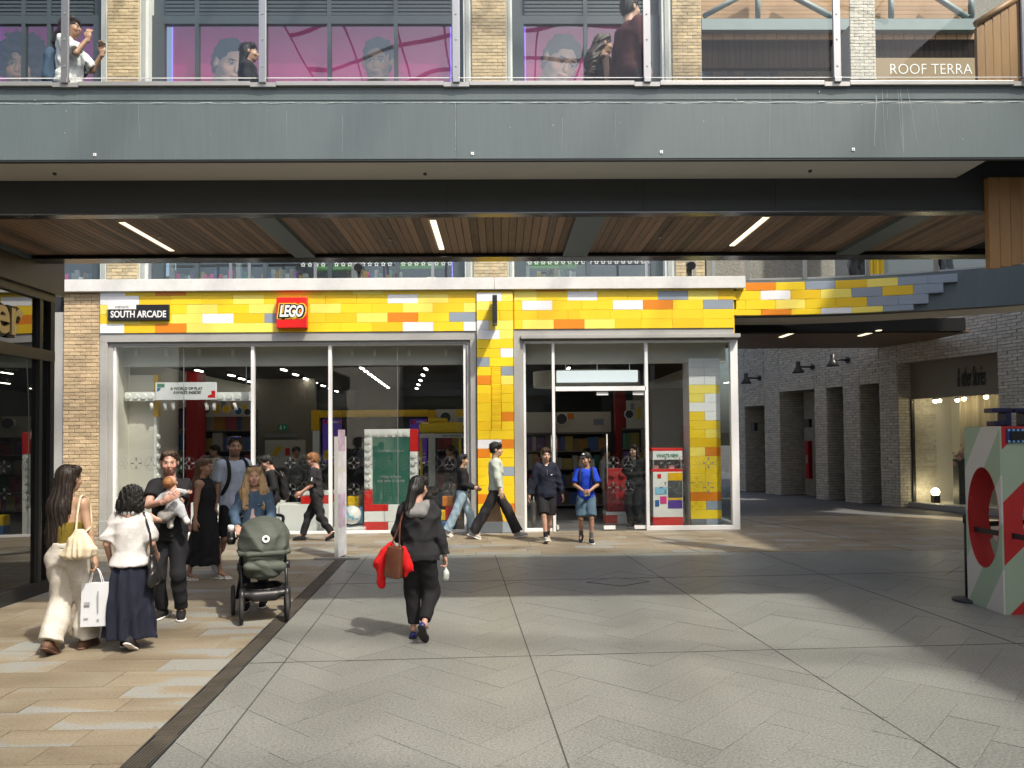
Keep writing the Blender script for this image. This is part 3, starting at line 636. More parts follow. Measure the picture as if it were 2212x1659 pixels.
X0, X1, Z0, Z1 = RC(804.5, 945, 885, 1089.5, YS + .05); scr = box('screen', X0, X1, YS + .05, YS + .1, Z0, Z1, 'green_screen', ds)
for px in (794.5, 811.5, 827.5, 844.5, 860.5, 876.5): q = P(px, 936, YS); cyl_obj('stud', (q.x, YS - .01, q.z), .05, .05, 'white_plastic', ds, 'Y', 14)
for k in range(7): q = P(795.5, 953 + k * 16, YS); cyl_obj('stud', (q.x, YS - .01, q.z), .05, .05, 'white_plastic', ds, 'Y', 14)
for k in range(7): q = P(893.7, 984 + k * 16, YS); cyl_obj('stud', (q.x, YS - .01, q.z), .05, .05, 'white_plastic', ds, 'Y', 14)
for s_, r_ in (('Make it here', (823, 1026, 866, 1033)), ('and take it home', (815, 1034.5, 874, 1041.5)), ('FOOTBALL STADIUM', (818, 972, 872, 976))): text_fit('lettering', s_, *RC(r_[0], r_[1], r_[2], r_[3], YS + .05), YS + .05, 'print_grey', scr, bold=.012)
# toy football and plain coloured block stacks on the sill
q = P(760, 1128, YS); bm = bmesh.new(); bmesh.ops.create_icosphere(bm, subdivisions=3, radius=.2, matrix=Matrix.Translation((q.x, YS, .34)))
for f in bm.faces:
    f.smooth = True; n_ = (f.calc_center_median() - Vector((q.x, YS, .34))).normalized()
    if abs(n_.dot(Vector((.5, -.6, .6)).normalized()) - .55) < .09: f.material_index = 1
mk('sky_blue', (.25, .55, .75), .5)
tag(bm_obj('toy_football', bm, ['white_plastic', 'sky_blue']), 'white toy football with a blue stripe on the window sill', 'ball')
counter('display_plinth', 'low white plinth under the toy football', ((717, 787, 1141, 1149, 'white_plastic'),), YF + .3, .5)
stk = empty('block_stack', (P(755, 1110, YS + .3).x, YS + .35, 0), 'stack of big blue and pale toy blocks behind the football', 'toy')
for a, b, c, d, m_ in ((722, 745, 1085, 1140, 'print_blue'), (745.5, 784, 1095, 1140, 'sky_blue'), (750, 775, 1072, 1094.5, 'yellow_deep'), (726, 742, 1060, 1084.5, 'timber')): X0, X1, Z0, Z1 = RC(a, c, b, d, YS + .3); box('toy_block', X0, X1, YS + .3, YS + .5, max(Z0, .12), Z1, m_, stk, .02)
stk2 = empty('block_stack', (P(965, 1110, YS).x, YS, 0), 'stack of big red, yellow and blue toy blocks beside the pillar', 'toy')
for a, b, c, d, m_ in ((938, 962, 1102, 1125, 'yellow_deep'), (962.5, 990, 1095, 1125, 'red_plastic'), (938, 985, 1125.5, 1146, 'print_blue'), (955, 978, 1072, 1094.5, 'orange')): X0, X1, Z0, Z1 = RC(a, c, b, d, YS); box('toy_block', X0, X1, YS, YS + .2, max(Z0, .01), Z1, m_, stk2, .02)
# ---- shelving further in
COLS = []
for i, c in enumerate(((.18, .13, .09), (.32, .24, .05), (.05, .10, .25), (.28, .05, .07), (.06, .16, .10), (.32, .30, .28), (.14, .06, .20), (.36, .18, .03))): mk('carton_%d' % i, c, .5, rnd=.3); COLS.append('carton_%d' % i)
def shelving(pxa, pxb, pyt, pyb, Y, rows, label, glabel, seed, n):
    rnd = random.Random(seed); X0, X1, Z0, Z1 = RC(pxa, pyt, pxb, pyb, Y); Z0 = 0.01
    t_ = empty('shelving_unit', ((X0 + X1) / 2, Y + .25, 0), label, 'shelves'); box('back_panel', X0, X1, Y + .4, Y + .45, Z0, Z1, 'print_dark', t_)
    for k in range(rows + 1): z = Z0 + .1 + (Z1 - Z0 - .1) * k / rows; box('shelf', X0, X1, Y, Y + .4, z - .03, z, 'taupe', t_)
    for k in range(rows):
        z = Z0 + .1 + (Z1 - Z0 - .1) * k / rows; x = X0 + .02; hmax = (Z1 - Z0 - .1) / rows - .06
        while x < X1 - .12:
            w = rnd.uniform(.10, .30); w = min(w, X1 - x - .01)
            o = piece('product_box', x + .004, x + w - .004, Y + .05, Y + .38, z + .001, z + .001 + hmax * rnd.uniform(.65, 1), rnd.choice(COLS), None, bev=.02); tag(o, glabel, 'box', glabel); x += w
shelving(338, 402, 880, 1060, YF + 3.2, 5, 'dark shelving left of the red column inside the shop', 'boxed toy on the shelves left of the red column', 3, 40)
shelving(428, 545, 885, 1060, YF + 4.0, 5, 'dark shelving right of the red column inside the shop', 'boxed toy on the shelves right of the red column', 4, 50)
shelving(1140, 1318, 935, 1125, YF + 5.0, 4, 'dark shelving seen through the open doorway', 'boxed toy on the shelves seen through the doorway', 5, 50)
shelving(1350, 1392, 925, 1100, YF + 4.0, 4, 'narrow shelving behind the glass door', 'boxed toy on the shelves behind the glass door', 6, 20)
shelving(945, 1003, 930, 1100, YF + 4.5, 4, 'shelving beside the yellow canopy in the shop', 'boxed toy on the shelves beside the yellow canopy', 8, 20)
X0, X1, _, Z1 = RC(402, 865, 427, 1060, YF + 3); tag(box('red_column', X0, X1, YF + 3, YF + 3.5, .005, ZCE + .2, 'red_dark'), 'dark red column between the shelves left of the mullion', 'column')
X0, X1, _, Z1 = RC(1330, 865, 1352, 1060, YF + 5); tag(box('red_column', X0, X1, YF + 5, YF + 5.3, .005, ZCE + .2, 'red_dark'), 'dark red column behind the glass door', 'column')
def panel_band(pxa, pxb, pyt, pyb, Y, label, squares, discs):
    X0, X1, Z0, Z1 = RC(pxa, pyt, pxb, pyb, Y); t_ = empty('wall_band', ((X0 + X1) / 2, Y, Z0), label, 'panel'); box('band', X0, X1, Y, Y + .1, Z0, Z1, 'cream_wall', t_)
    for a, b, c, d, m_ in squares: x0, x1, z0, z1 = RC(a, c, b, d, Y); box('colour_square', x0, x1, Y - .012, Y, z0, z1, m_, t_)
    for a, c, r_, m_ in discs: q = P(a, c, Y); rr = r_ / FPX * Y; cyl_obj('disc_sign', (q.x, Y - .05, q.z), rr, .08, 'white_plastic', t_, 'Y', 24); cyl_obj('disc_face', (q.x, Y - .095, q.z), rr * .86, .01, m_, t_, 'Y', 24)
panel_band(428, 546, 864, 900, YF + 3.9, 'cream band with coloured squares above the left shelves', ((460, 474, 874, 892, 'yellow_deep'), (500, 511, 868, 884, 'orange'), (478, 488, 866, 882, 'block_grey'), (524, 532, 874, 890, 'yellow_deep')), ((437, 882, 9, 'print_dark'), (449, 884, 9, 'print_dark'), (491, 884, 9, 'yellow_deep'), (517, 888, 9, 'print_blue'), (537, 890, 8, 'print_dark')))
panel_band(942, 1003, 884, 930, YF + 6, 'cream band with dark round sign right of the studded frame', ((985, 1003, 884, 900, 'yellow_deep'), (990, 1003, 902, 912, 'block_grey')), ((963, 902, 13, 'print_dark'),))
panel_band(1137, 1320, 890, 934, YF + 5.6, 'cream band with dark round sign above the doorway shelves', ((1225, 1240, 892, 905, 'orange'), (1282, 1304, 905, 918, 'block_grey')), ((1213, 905, 13, 'print_dark'),))
panel_band(1354, 1392, 865, 925, YF + 4.1, 'cream band with coloured squares behind the glass door', ((1376, 1384, 880, 905, 'yellow_deep'), (1362, 1370, 870, 885, 'block_grey')), ((1358, 895, 10, 'print_dark'),))
# exit sign, vent and cream wall behind the pram side
X0, X1, Z0, Z1 = RC(550, 825, 680, 1090, YF + 5.5); cw = tag(box('partition_wall', X0, X1, YF + 5.5, YF + 5.7, .005, ZCE + .2, 'taupe'), 'taupe partition wall with exit sign inside the shop', 'wall')
es = empty('exit_sign', (P(611, 930, YF + 5.4).x, YF + 5.4, P(611, 930, YF + 5.4).z), 'small green exit sign on the taupe wall', 'sign'); X0, X1, Z0, Z1 = RC(601, 917, 619, 930, YF + 5.4); box('sign_face', X0, X1, YF + 5.42, YF + 5.49, Z0, Z1, 'exit_green', es)
plate('arrow', [(P(a, b, YF + 5.4).x, P(a, b, YF + 5.4).z) for a, b in ((611, 923), (614, 919), (617, 923), (615, 923), (615, 928), (613, 928), (613, 923))], YF + 5.415, .004, 'print_white', es); plate('running_figure', [(P(a, b, YF + 5.4).x, P(a, b, YF + 5.4).z) for a, b in ((603, 928), (605, 919), (608, 919), (609, 928))], YF + 5.415, .004, 'print_white', es)
wp = empty('wall_poster', (P(615, 1000, YF + 5.4).x, YF + 5.45, P(615, 1010, YF + 5.4).z), 'cream wall poster with yellow arc and red mark', 'poster'); X0, X1, Z0, Z1 = RC(572, 950, 660, 1010, YF + 5.45); box('sheet', X0, X1, YF + 5.46, YF + 5.49, Z0, Z1, 'cream_wall', wp)
ar = [(P(607 + 18 * math.cos(a), 985 - 22 * math.sin(a), YF + 5.45)) for a in np.linspace(math.pi / 2, math.pi, 8)] + [(P(607 + 9 * math.cos(a), 985 - 11 * math.sin(a), YF + 5.45)) for a in np.linspace(math.pi, math.pi / 2, 8)]
plate('yellow_arc', [(q.x, q.z) for q in ar], YF + 5.455, .004, 'yellow_deep', wp); X0, X1, Z0, Z1 = RC(616, 968, 626, 984, YF + 5.45); box('red_mark', X0, X1, YF + 5.45, YF + 5.455, Z0, Z1, 'red_plastic', wp)
X0, X1, Z0, Z1 = RC(572, 937, 641, 945, YF + 5.45); tag(box('wall_vent', X0, X1, YF + 5.44, YF + 5.49, Z0, Z1, 'print_grey'), 'long grey vent strip on the taupe wall', 'vent')
# studded yellow and white frame round the purple posters
YQ = YF + 4.2
pf = empty('poster_wall', (P(805, 1060, YQ).x, YQ, 0), 'studded yellow and white frame around purple posters inside the shop', 'display')
def fb(a, b, c, d, m_): X0, X1, Z0, Z1 = RC(a, c, b, d, YQ); return box('frame_block', X0, X1, YQ - .08, YQ + .1, Z0, Z1, m_, pf, .006)
fb(674, 691, 886, 930, 'yellow_plastic'); fb(691.5, 925, 886, 901, 'yellow_deep'); fb(925.5, 942, 886, 930, 'yellow_plastic'); fb(677, 691, 930.5, 1050, 'white_plastic'); fb(926, 940, 930.5, 1050, 'white_plastic')
for k in range(15): q = P(700 + k * 15.5, 894, YQ - .08); cyl_obj('stud', (q.x, YQ - .1, q.z), .06, .05, 'yellow_deep', pf, 'Y', 12)
X0, X1, Z0, Z1 = RC(691.5, 901.5, 925, 1050, YQ + .05); box('dark_panel', X0, X1, YQ + .05, YQ + .1, Z0, Z1, 'black', pf)
for a, b in ((697, 738), (885, 922)):
    X0, X1, Z0, Z1 = RC(a, 905, b, 1000, YQ + .02); po = box('poster', X0, X1, YQ + .02, YQ + .045, Z0, Z1, 'purple', pf); text_fit('lettering', 'insiders', *RC(a + 13, 908, b - 6, 914, YQ), YQ + .018, 'print_white', po, bold=.02)
    X0, X1, Z0, Z1 = RC(a + 3, 907, a + 11, 915, YQ); box('red_mark', X0, X1, YQ + .01, YQ + .018, Z0, Z1, 'red_plastic', po); text_fit('lettering', 'Scan', *RC(b - 18, 976, b - 3, 982, YQ), YQ + .018, 'print_white', po, bold=.02); text_fit('lettering', 'to join', *RC(b - 19, 984, b - 2, 991, YQ), YQ + .018, 'print_white', po, bold=.02)
    plate('orange_corner', [(P(c, d, YQ).x, P(c, d, YQ).z) for c, d in ((b - 9, 917), (b - 1, 906), (b - 1, 914))], YQ + .018, .004, 'orange', po); plate('yellow_patch', [(P(c, d, YQ).x, P(c, d, YQ).z) for c, d in ((a + 2, 975), (a + 18, 968), (a + 22, 990), (a + 2, 996))], YQ + .018, .004, 'yellow_deep', po)
# rounded yellow canopy
cn = empty('yellow_canopy', (P(955, 945, YF + 2.6).x, YF + 2.8, P(955, 945, YF + 2.6).z), 'rounded yellow canopy over the build-your-own counter', 'canopy'); X0, X1, Z0, Z1 = RC(905, 912, 1000, 936, YF + 2.6); box('hood', X0, X1, YF + 2.5, YF + 3.1, Z0, Z1, 'yellow_deep', cn, .09)
X0, X1, Z0, Z1 = RC(907, 936.5, 998, 946, YF + 2.6); box('fascia_strip', X0, X1, YF + 2.5, YF + 3.1, Z0, Z1, 'cream_wall', cn); text_fit('lettering', 'BUILD YOUR OWN', *RC(955, 939, 995, 943.5, YF + 2.5), YF + 2.5, 'print_dark', cn, bold=.01); X0, X1, Z0, Z1 = RC(925, 903, 965, 911.5, YF + 2.6); box('top_block', X0, X1, YF + 2.6, YF + 3, Z0, Z1, 'yellow_deep', cn, .02)
for px in (910, 994): q = P(px, 950, YF + 2.8); box('post', q.x - .03, q.x + .03, YF + 2.7, YF + 2.8, .005, P(955, 946.5, YF + 2.6).z, 'yellow_deep', cn)
# round ring sign and white light box over the door
q = P(1275, 815, YF + 2.0); bm = bmesh.new(); X0, X1, Z0, Z1 = RC(1155, 797, 1396, 832, YF + 2.2); rr = (X1 - X0) / 2; cx, cy = (X0 + X1) / 2, YF + 2.2 + rr * .6
for i in range(40):
    a0, a1 = 2 * math.pi * i / 40, 2 * math.pi * (i + 1) / 40; pts = [(cx + math.cos(a) * r_, cy + math.sin(a) * r_ * .6) for a, r_ in ((a0, rr), (a1, rr), (a1, rr - .05), (a0, rr - .05))]
    vs = [bm.verts.new((x, y_, z)) for z in (Z0, Z1) for x, y_ in pts]
    for f in ((0, 1, 5, 4), (2, 3, 7, 6), (0, 3, 2, 1), (4, 5, 6, 7)): bm.faces.new([vs[k] for k in f])
rs = tag(bm_obj('ring_sign', bm, 'cream_wall'), 'cream ring shaped sign hanging inside above the entrance', 'sign')
for k, (dx, dz, m_) in enumerate(((0, .12, 'red_dark'), (.09, .12, 'purple'), (.18, .12, 'print_blue'), (.05, 0, 'orange'), (.14, 0, 'green_panel'), (.12, -.12, 'orange'))): qa = P(1172, 812, YF + 2.4); cyl_obj('colour_dot', (qa.x + dx - .05, YF + 2.75, qa.z + dz * .7), .05, .03, m_, rs, 'Y', 12)
X0, X1, Z0, Z1 = RC(1203, 800, 1378, 825, YF + .9); lb = empty('light_box', ((X0 + X1) / 2, YF + .95, Z0), 'blank white light box hanging behind the entrance transom', 'light'); mk('lit_white', (.7, .72, .72), .4, emit=((.85, .92, .92), .6)); box('box', X0, X1, YF + .9, YF + 1.05, Z0, Z1, 'lit_white', lb, .004)
for px in (1222, 1290, 1360): q = P(px, 800, YF + .97); tube_obj('cable', [(q.x, YF + .97, Z1), (q.x, YF + .97, ZCE + .3)], .008, 'white_plastic', lb, 5)
# block column behind the right pane
YR = YF + .36; rc = empty('block_column', (P(1522, 1130, YR).x, YR + .25, 0), 'white and yellow block column behind the right hand pane', 'column')
X0, X1 = P(1489, 950, YR).x, P(1556, 950, YR).x; box('core', X0 + .01, X1 - .01, YR + .01, YR + .55, .005, ZCE + .1, 'white_paint', rc); xm_ = (X0 + X1) / 2
cc = [('', ''), (W, W), (W, W), (W, W), (PA, ''), (PA, W), (W, ''), ('yellow', W), ('yellow', ''), ('yellow', PA), (YD, ''), (PA, O), ('yellow', ''), ('yellow', 'yellow'), ('yellow', 'yellow'), ('yellow', 'yellow'), (O, ''), ('yellow', GB), ('yellow', ''), (DK, GB)]
zt_ = P(1522, 774, YR).z
for k, (a, b) in enumerate(cc[1:]):
    z1_ = zt_ - k * (zt_ - .01) / 19; z0_ = zt_ - (k + 1) * (zt_ - .01) / 19
    for (xa_, xb_, m_) in (((X0, X1, a),) if b == '' else ((X0, xm_, a), (xm_, X1, b))):
        bm = bmesh.new(); bbox_add(bm, xa_ + .002, xb_ - .002, YR - .03, YR + .03, z0_ + .002, z1_ - .002, .004, 1); bm_obj('block', bm, m_, rc)
box('cap', X0, X1, YR, YR + .5, zt_ + .005, ZCE + .1, 'white_paint', rc)
X0, X1, _, Z1 = RC(1403, 905, 1478, 1130, YF + 2.2); tag(box('partition_wall', X0, X1, YF + 2.2, YF + 2.35, .005, ZCE - .35, 'taupe'), 'taupe partition wall behind the red product stand', 'wall')
# what's new stand
YW = YF + .45; ws = empty('product_stand', (P(1442, 1135, YW).x, YW + .25, 0), 'red and white display stand headed WHATS NEW behind the glass', 'display')
def wb(a, b, c, d, m_, dy=0.0, nm='panel', th=.5): X0, X1, Z0, Z1 = RC(a, c, b, d, YW); return box(nm, X0, X1, YW + dy, YW + dy + th, max(Z0, .01), Z1, m_, ws, .004)
wb(1408, 1475, 968, 974, 'red_plastic', nm='top_edge'); hd_ = wb(1410, 1474, 974.2, 993, 'print_white', nm='header'); text_fit('lettering', "WHAT'S NEW", *RC(1418, 980, 1466, 988, YW), YW, 'print_green', hd_, bold=.02)
wb(1410, 1413, 993.2, 1013, 'alu', nm='post', th=.03); wb(1470, 1473, 993.2, 1013, 'alu', nm='post', th=.03); wb(1408, 1475, 1013.2, 1019, 'red_plastic', nm='shelf'); wb(1411, 1475, 1019.2, 1117, 'white_plastic', nm='body'); wb(1411, 1476, 1117.2, 1135.5, 'red_plastic', nm='base')
for a, b, c, d, m_ in ((1415, 1441, 1052, 1068, 'sky_blue'), (1420, 1428, 1024, 1033, 'red_plastic'), (1426, 1440, 1072, 1088, 'pink'), (1415, 1424, 1080, 1094, 'print_blue'), (1443, 1474, 1021, 1038, 'yellow_plastic'), (1443, 1474, 1038.5, 1075, 'print_dark'), (1443, 1474, 1076, 1080, 'yellow_plastic'), (1443, 1474, 1081, 1098, 'purple')): wb(a, b, c, d, m_, -.008, 'print', .006)
for px in (1416, 1450): q = P(px, 1009, YW + .15); piece('toy_model', q.x - .06, q.x + .06, YW + .1, YW + .25, P(px, 1013, YW).z, P(px, 1006, YW).z, 'white_plastic', ws)
# big red studded block stand behind the door
YRB = YF + 1.3; rb = empty('red_block_stand', (P(1330, 1130, YRB).x, YRB + .2, 0), 'big red studded block on a red and white base behind the door', 'display'); X0, X1, Z0, Z1 = RC(1312, 1012, 1356, 1105, YRB); box('red_block', X0, X1, YRB, YRB + .4, Z0, Z1, 'red_dark', rb, .01)
for i in range(2):
    for k in range(4): q = P(1323 + i * 22, 1024 + k * 23, YRB); cyl_obj('stud', (q.x, YRB - .02, q.z), .065, .05, 'red_dark', rb, 'Y', 14)
for a, b, c, d, m_ in ((1308, 1356, 1105.5, 1112, 'white_plastic'), (1308, 1333, 1112.5, 1130, 'red_plastic'), (1333.5, 1356, 1112.5, 1130, 'white_plastic'), (1308, 1356, 1130.5, 1137, 'white_plastic')): X0, X1, Z0, Z1 = RC(a, c, b, d, YRB); box('base_block', X0, X1, YRB - .05, YRB + .45, max(Z0, .006), Z1, m_, rb)
# gas bottle by the door
q = P(1153, 1128, YF + .6); bm = bmesh.new(); lathe(bm, (q.x, YF + .6, .006), [(.055, 0), (.06, .02), (.06, .52), (.05, .58), (.02, .62), (.02, .68)], 18); tag(bm_obj('gas_cylinder', bm, 'brushed'), 'silver gas cylinder standing inside the glass by the door', 'cylinder')
# ================================================================== THE FOOTBRIDGE OVERHEAD
YA = 7.0                                             # front face
zb_top, zb_bot = 5.21, P(900, 344, YA).z
XB0, XB1 = -5.95, P(2188, 250, YA).x
br = empty('footbridge', (0, 8.3, 4.2), 'wide grey steel footbridge with timber soffit crossing overhead', 'bridge')
zw = P(900, 223, YA).z                                # weld line
XE = 9.0
box('fascia_upper', XB0, XE, YA + .012, YA + .06, zw, zb_top, 'steel_paint', br, .004)
XS = P(984, 280, YA).x
box('fascia_lower', XB0, XS - .0025, YA, YA + .06, zb_bot, zw, 'steel_paint', br, .006); box('fascia_lower', XS + .0025, XE, YA, YA + .06, zb_bot, zw, 'steel_paint', br, .006)
mk('weld', (.30, .36, .37), .35, nz=(30, .35))
wl = [(XB0 + (XE - XB0) * k / 240, YA + .004 - random.uniform(0, .003), zw + .002 + random.uniform(-.003, .003)) for k in range(241)]; tube_obj('weld_bead', wl, [.0055 + random.uniform(-.002, .0025) for _ in wl], 'weld', br, 5)
wl = [(XS, YA - .001, zb_bot + (zw - zb_bot) * k / 40) for k in range(41)]; tube_obj('weld_bead', wl, [.003 + random.uniform(-.001, .001) for _ in wl], 'weld', br, 5)
for py, w_ in ((190, .004), (214, .004)):
    z = P(900, py, YA).z; box('raised_lip', XB0, XE, YA + .006, YA + .012, z - w_, z + w_, 'steel_paint', br)
for px, py in ((205, 334.5), (1020.5, 332), (1428.5, 328.5), (1843, 323)):
    q = P(px, py, YA); tg = piece('fixing_tag', q.x - .014, q.x + .014, YA - .006, YA + .001, q.z - .014, q.z + .014, 'print_white', br); piece('tag_bolt', q.x - .004, q.x + .004, YA - .009, YA - .005, q.z - .004, q.z + .004, 'print_grey', br)
for px, py in ((140, 287), (455, 291), (1102, 275), (1339, 265), (143, 240), (578, 238), (1770, 198), (1590, 215), (75, 216), (470, 192), (1862, 226), (1520, 262), (2080, 300), (1195, 270)):
    q = P(px, py, YA); bm = bmesh.new(); bmesh.ops.create_uvsphere(bm, u_segments=10, v_segments=6, radius=.0065, matrix=Matrix.Translation((q.x, YA + .002, q.z)) @ Matrix.Diagonal((1, .5, random.uniform(.8, 1.4), 1))); bm_obj('paint_blob', bm, 'weld', br, True)
for px, y0, y1, dx in ((1905, 175, 330, 8), (1918, 180, 260, -2), (1938, 176, 325, 12), (1946, 178, 330, 6), (1960, 178, 318, 22), (1893, 205, 315, -5), (2020, 225, 300, 12), (1665, 176, 330, -3), (1683, 176, 300, 5), (1760, 185, 300, -1), (2014, 235, 272, 0), (300, 225, 300, 1), (165, 190, 320, 2), (840, 260, 330, 1), (620, 240, 320, 0), (1330, 240, 320, 1), (1560, 250, 325, 1), (740, 250, 330, 0), (1215, 255, 325, -1)):
    n_ = 7; lft = []; rgt = []; w0 = random.uniform(.0012, .004) * (1.6 if 1890 < px < 1970 else .6)
    for k in range(n_):
        t_ = k / (n_ - 1); q = P(px + dx * t_ + random.uniform(-1, 1), y0 + (y1 - y0) * t_, YA); ww = w0 * (1 - .5 * t_) * random.uniform(.6, 1.3); yy = YA - .0015 if q.z < zw else YA + .0105
        lft.append((q.x - ww, yy, q.z)); rgt.append((q.x + ww, yy, q.z))
    mesh('rain_streak', lft + rgt, [(k, k + 1, n_ + k + 1, n_ + k) for k in range(n_ - 1)], 'paint_streak', br)
# deck, inner soffit, dark web beam, flanges
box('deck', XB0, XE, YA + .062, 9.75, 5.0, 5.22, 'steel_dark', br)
ysf = G(900, 388, zb_bot + .02).y
box('soffit_panel', XB0, P(2150, 340, YA).x, YA + .062, ysf, zb_bot + .02, zb_bot + .06, 'soffit_cream', br)
box('fascia_flange', XB0, XE, YA + .006, YA + .05, zb_bot - .012, zb_bot - .001, 'steel_dark', br)
zfl = P(900, 459, ysf).z
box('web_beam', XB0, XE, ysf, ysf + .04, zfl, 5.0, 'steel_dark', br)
for px in (965, 1390, 1675): q = P(px, 420, ysf).x; box('web_joint', q - .002, q + .002, ysf - .002, ysf, zfl, zb_bot, 'black_matt', br)
yf1 = G(900, 470, zfl - .015).y; yb0 = G(900, 555, zfl - .015).y; yb1 = G(900, 566, zfl - .015).y
box('front_flange', XB0, XE, ysf - .01, yf1, zfl - .015, zfl - .001, 'steel_flange', br); box('rear_flange', XB0, XE, yb0 + .02, yb1, zfl - .015, zfl - .001, 'steel_flange', br)
box('rear_beam', XB0, XE, yb1 - .06, yb1 - .02, zfl, 5.19, 'steel_dark', br)
zt = zfl + .035
# cross beams and timber boards between them
def xs_at(py, pxs, z): return [G(px, py, z).x for px in pxs]
cb = [((608, 512, 672, 512), (638, 556, 686, 556)), ]
beams = [(G(607, 512, zfl).x, G(655, 512, zfl).x), (G(1262, 497, zfl).x, G(1385, 488, zfl).x - .3), (G(2000, 470, zfl).x, G(2050, 470, zfl).x)]
beams = []
for a, b in (((640, 556), (683, 556)), ((1215, 553), (1268, 551)), ((1822, 540), (1878, 536)), ((40, 558), (70, 558))): beams.append((G(*a, zfl).x, G(*b, zfl).x))
beams = sorted(beams)
edges = [XB0]
for a, b in beams: edges += [a, b]
edges.append(P(2188, 500, 8.5).x)
for a, b in beams: box('cross_beam', a, b, yf1, yb0 + .02, zfl - .012, zfl + .1, 'steel_paint', br)
bays = [(edges[i], edges[i + 1]) for i in range(0, len(edges), 2)]
lamp_px = [((268, 481), (367, 543)), ((943, 476), (946, 540)), ((1655, 470), (1568, 532))]
lx_ = []
for a, b in lamp_px: p_, q_ = G(*a, zt), G(*b, zt); lx_.append(((p_.x + q_.x) / 2, p_.y, q_.y))
for (a, b) in bays:
    w = .083; n_ = max(1, int((b - a) / w)); w = (b - a) / n_
    for k in range(n_):
        x = a + k * w; hit = [l for l in lx_ if x - .01 <= l[0] <= x + w - .01 + .01]
        segs = [(yf1 - .01, yb0 + .03)]
        if hit: l = hit[0]; segs = [(yf1 - .01, l[1] - .01), (l[2] + .01, yb0 + .03)]
        for s0, s1 in segs: piece('soffit_board', x + .003, x + w - .003, s0, s1, zt, zt + .02, 'timber', br, bev=.04)
        if hit:
            l = hit[0]; t_ = piece('strip_light', x + .012, x + w - .012, l[1], l[2], zt + .002, zt + .02, 'lamp_warm', br, bev=.02)
box('void', XB0, XE, yf1 - .01, yb0 + .03, zt + .024, zt + .04, 'black_matt', br)
for px, py in ((843, 516), (1425, 510), (345, 640 / 1.0 - 130)): q = G(px, py, zt); cyl_obj('sprinkler', (q.x, q.y, zt - .012), .016, .024, 'alu', br, 'Z', 10)
for px, py in ((118, 374), (668 + 250, 374), (1750, 368)): q = G(px, py, zb_bot + .02); cyl_obj('sprinkler', (q.x, q.y, zb_bot + .012), .018, .02, 'print_dark', br, 'Z', 10)
# glass balustrade
rl = empty('glass_balustrade', (0, YA + .05, 5.2), 'glass balustrade with bolted steel posts along the footbridge', 'balustrade')
zr = P(900, 158, YA).z; zg0 = P(900, 171, YA - .03).z
pp = [-276, 140, 567, 985, 1397.5, 1808, 2216]; pX = [P(x, 90, YA - .03).x for x in pp]
for a, b, py in zip(pX, pX[1:], range(9)):
    pane(a + .015, b - .015, 5.23, 6.32, YA + .02, 'glass_rail', rl, 'glass_panel', .018)
    box('base_channel', a + .12, b - .12, YA - .025, YA + .06, 5.205, 5.245, 'alu', rl, .003); box('clamp_rail', a + .02, b - .02, YA + .005, YA + .012, 5.285, 5.291, 'white_metal', rl)
for X in pX:
    po = box('steel_post', X - .034, X + .034, YA - .035, YA - .012, 5.27, 6.35, 'brushed', rl, .003); box('post_foot', X - .032, X + .032, YA - .045, YA + .01, 5.225, 5.268, 'brushed', rl, .004); box('foot_plate', X - .118, X + .118, YA - .022, YA + .03, 5.195, 5.235, 'alu', rl)
    for zq in (5.38, 5.63, 5.87): cyl_obj('bolt', (X, YA - .038, zq), .009, .008, 'alu', po, 'Y', 10)
box('handrail', pX[0], pX[-1], YA - .05, YA + .05, 6.36, 6.41, 'brushed', rl)
# rear balustrade
rl2 = empty('glass_balustrade', (0, 9.7, 5.2), 'far side glass balustrade of the footbridge behind the walkers', 'balustrade')
for k in range(7): pane(-5.9 + k * 1.77 + .01, -5.9 + (k + 1) * 1.77 - .01, 5.23, 6.3, 9.7, 'glass_clear', rl2, 'glass_panel', .018)
# timber clad box at the bridge's right end
tb = empty('timber_clad_box', (G(2175, 575, 3.7).x, 9.0, 3.6), 'golden timber boarded box hanging at the right end of the bridge', 'cladding')
Yt = ysf - .06; xt0 = P(2134, 460, Yt).x; zt1_ = zb_bot - .001; zt0_ = P(2140, 580, Yt).z
xx = xt0; k = 0
while xx < xt0 + 3.2:
    piece('timber_board', xx + .002, xx + .108, Yt - .015, Yt + .02, zt0_ + (xx - xt0) * .17, zt1_, 'timber_gold', tb, bev=.03); xx += .11; k += 1
v = [(xt0, Yt + .02, zt0_), (xt0 + 3.2, Yt + .02, zt0_ + .54), (xt0 + 3.2, Yt + .02, zt1_), (xt0, Yt + .02, zt1_)]; mesh('box_core', v + [(a[0], a[1] + .035, a[2]) for a in v], CUBE_F, 'timber_gold', tb)
tb2 = empty('timber_clad_parapet', (P(2150, 160, 10.0).x, 10, 5.3), 'golden timber boarded stair parapet above the bridge on the right', 'cladding')
Yt = 10.0; xt0 = P(2109, 100, Yt).x; zs_ = P(2109, 60, Yt).z; sl_ = (P(2200, -2, Yt).z - zs_) / (P(2200, -2, Yt).x - xt0); xx = xt0
while xx < P(2199, 60, Yt).x:
    piece('timber_board', xx + .002, xx + .108, Yt - .015, Yt + .02, 5.22, zs_ + (xx - xt0 + .05) * sl_, 'timber_gold', tb2, bev=.03); xx += .11
x9 = P(2199, 60, Yt).x; v = [(xt0, Yt + .02, 5.22), (x9, Yt + .02, 5.22), (x9, Yt + .02, zs_ + (x9 - xt0) * sl_), (xt0, Yt + .02, zs_)]; mesh('core', v + [(a[0], a[1] + .02, a[2]) for a in v], CUBE_F, 'timber_gold', tb2)
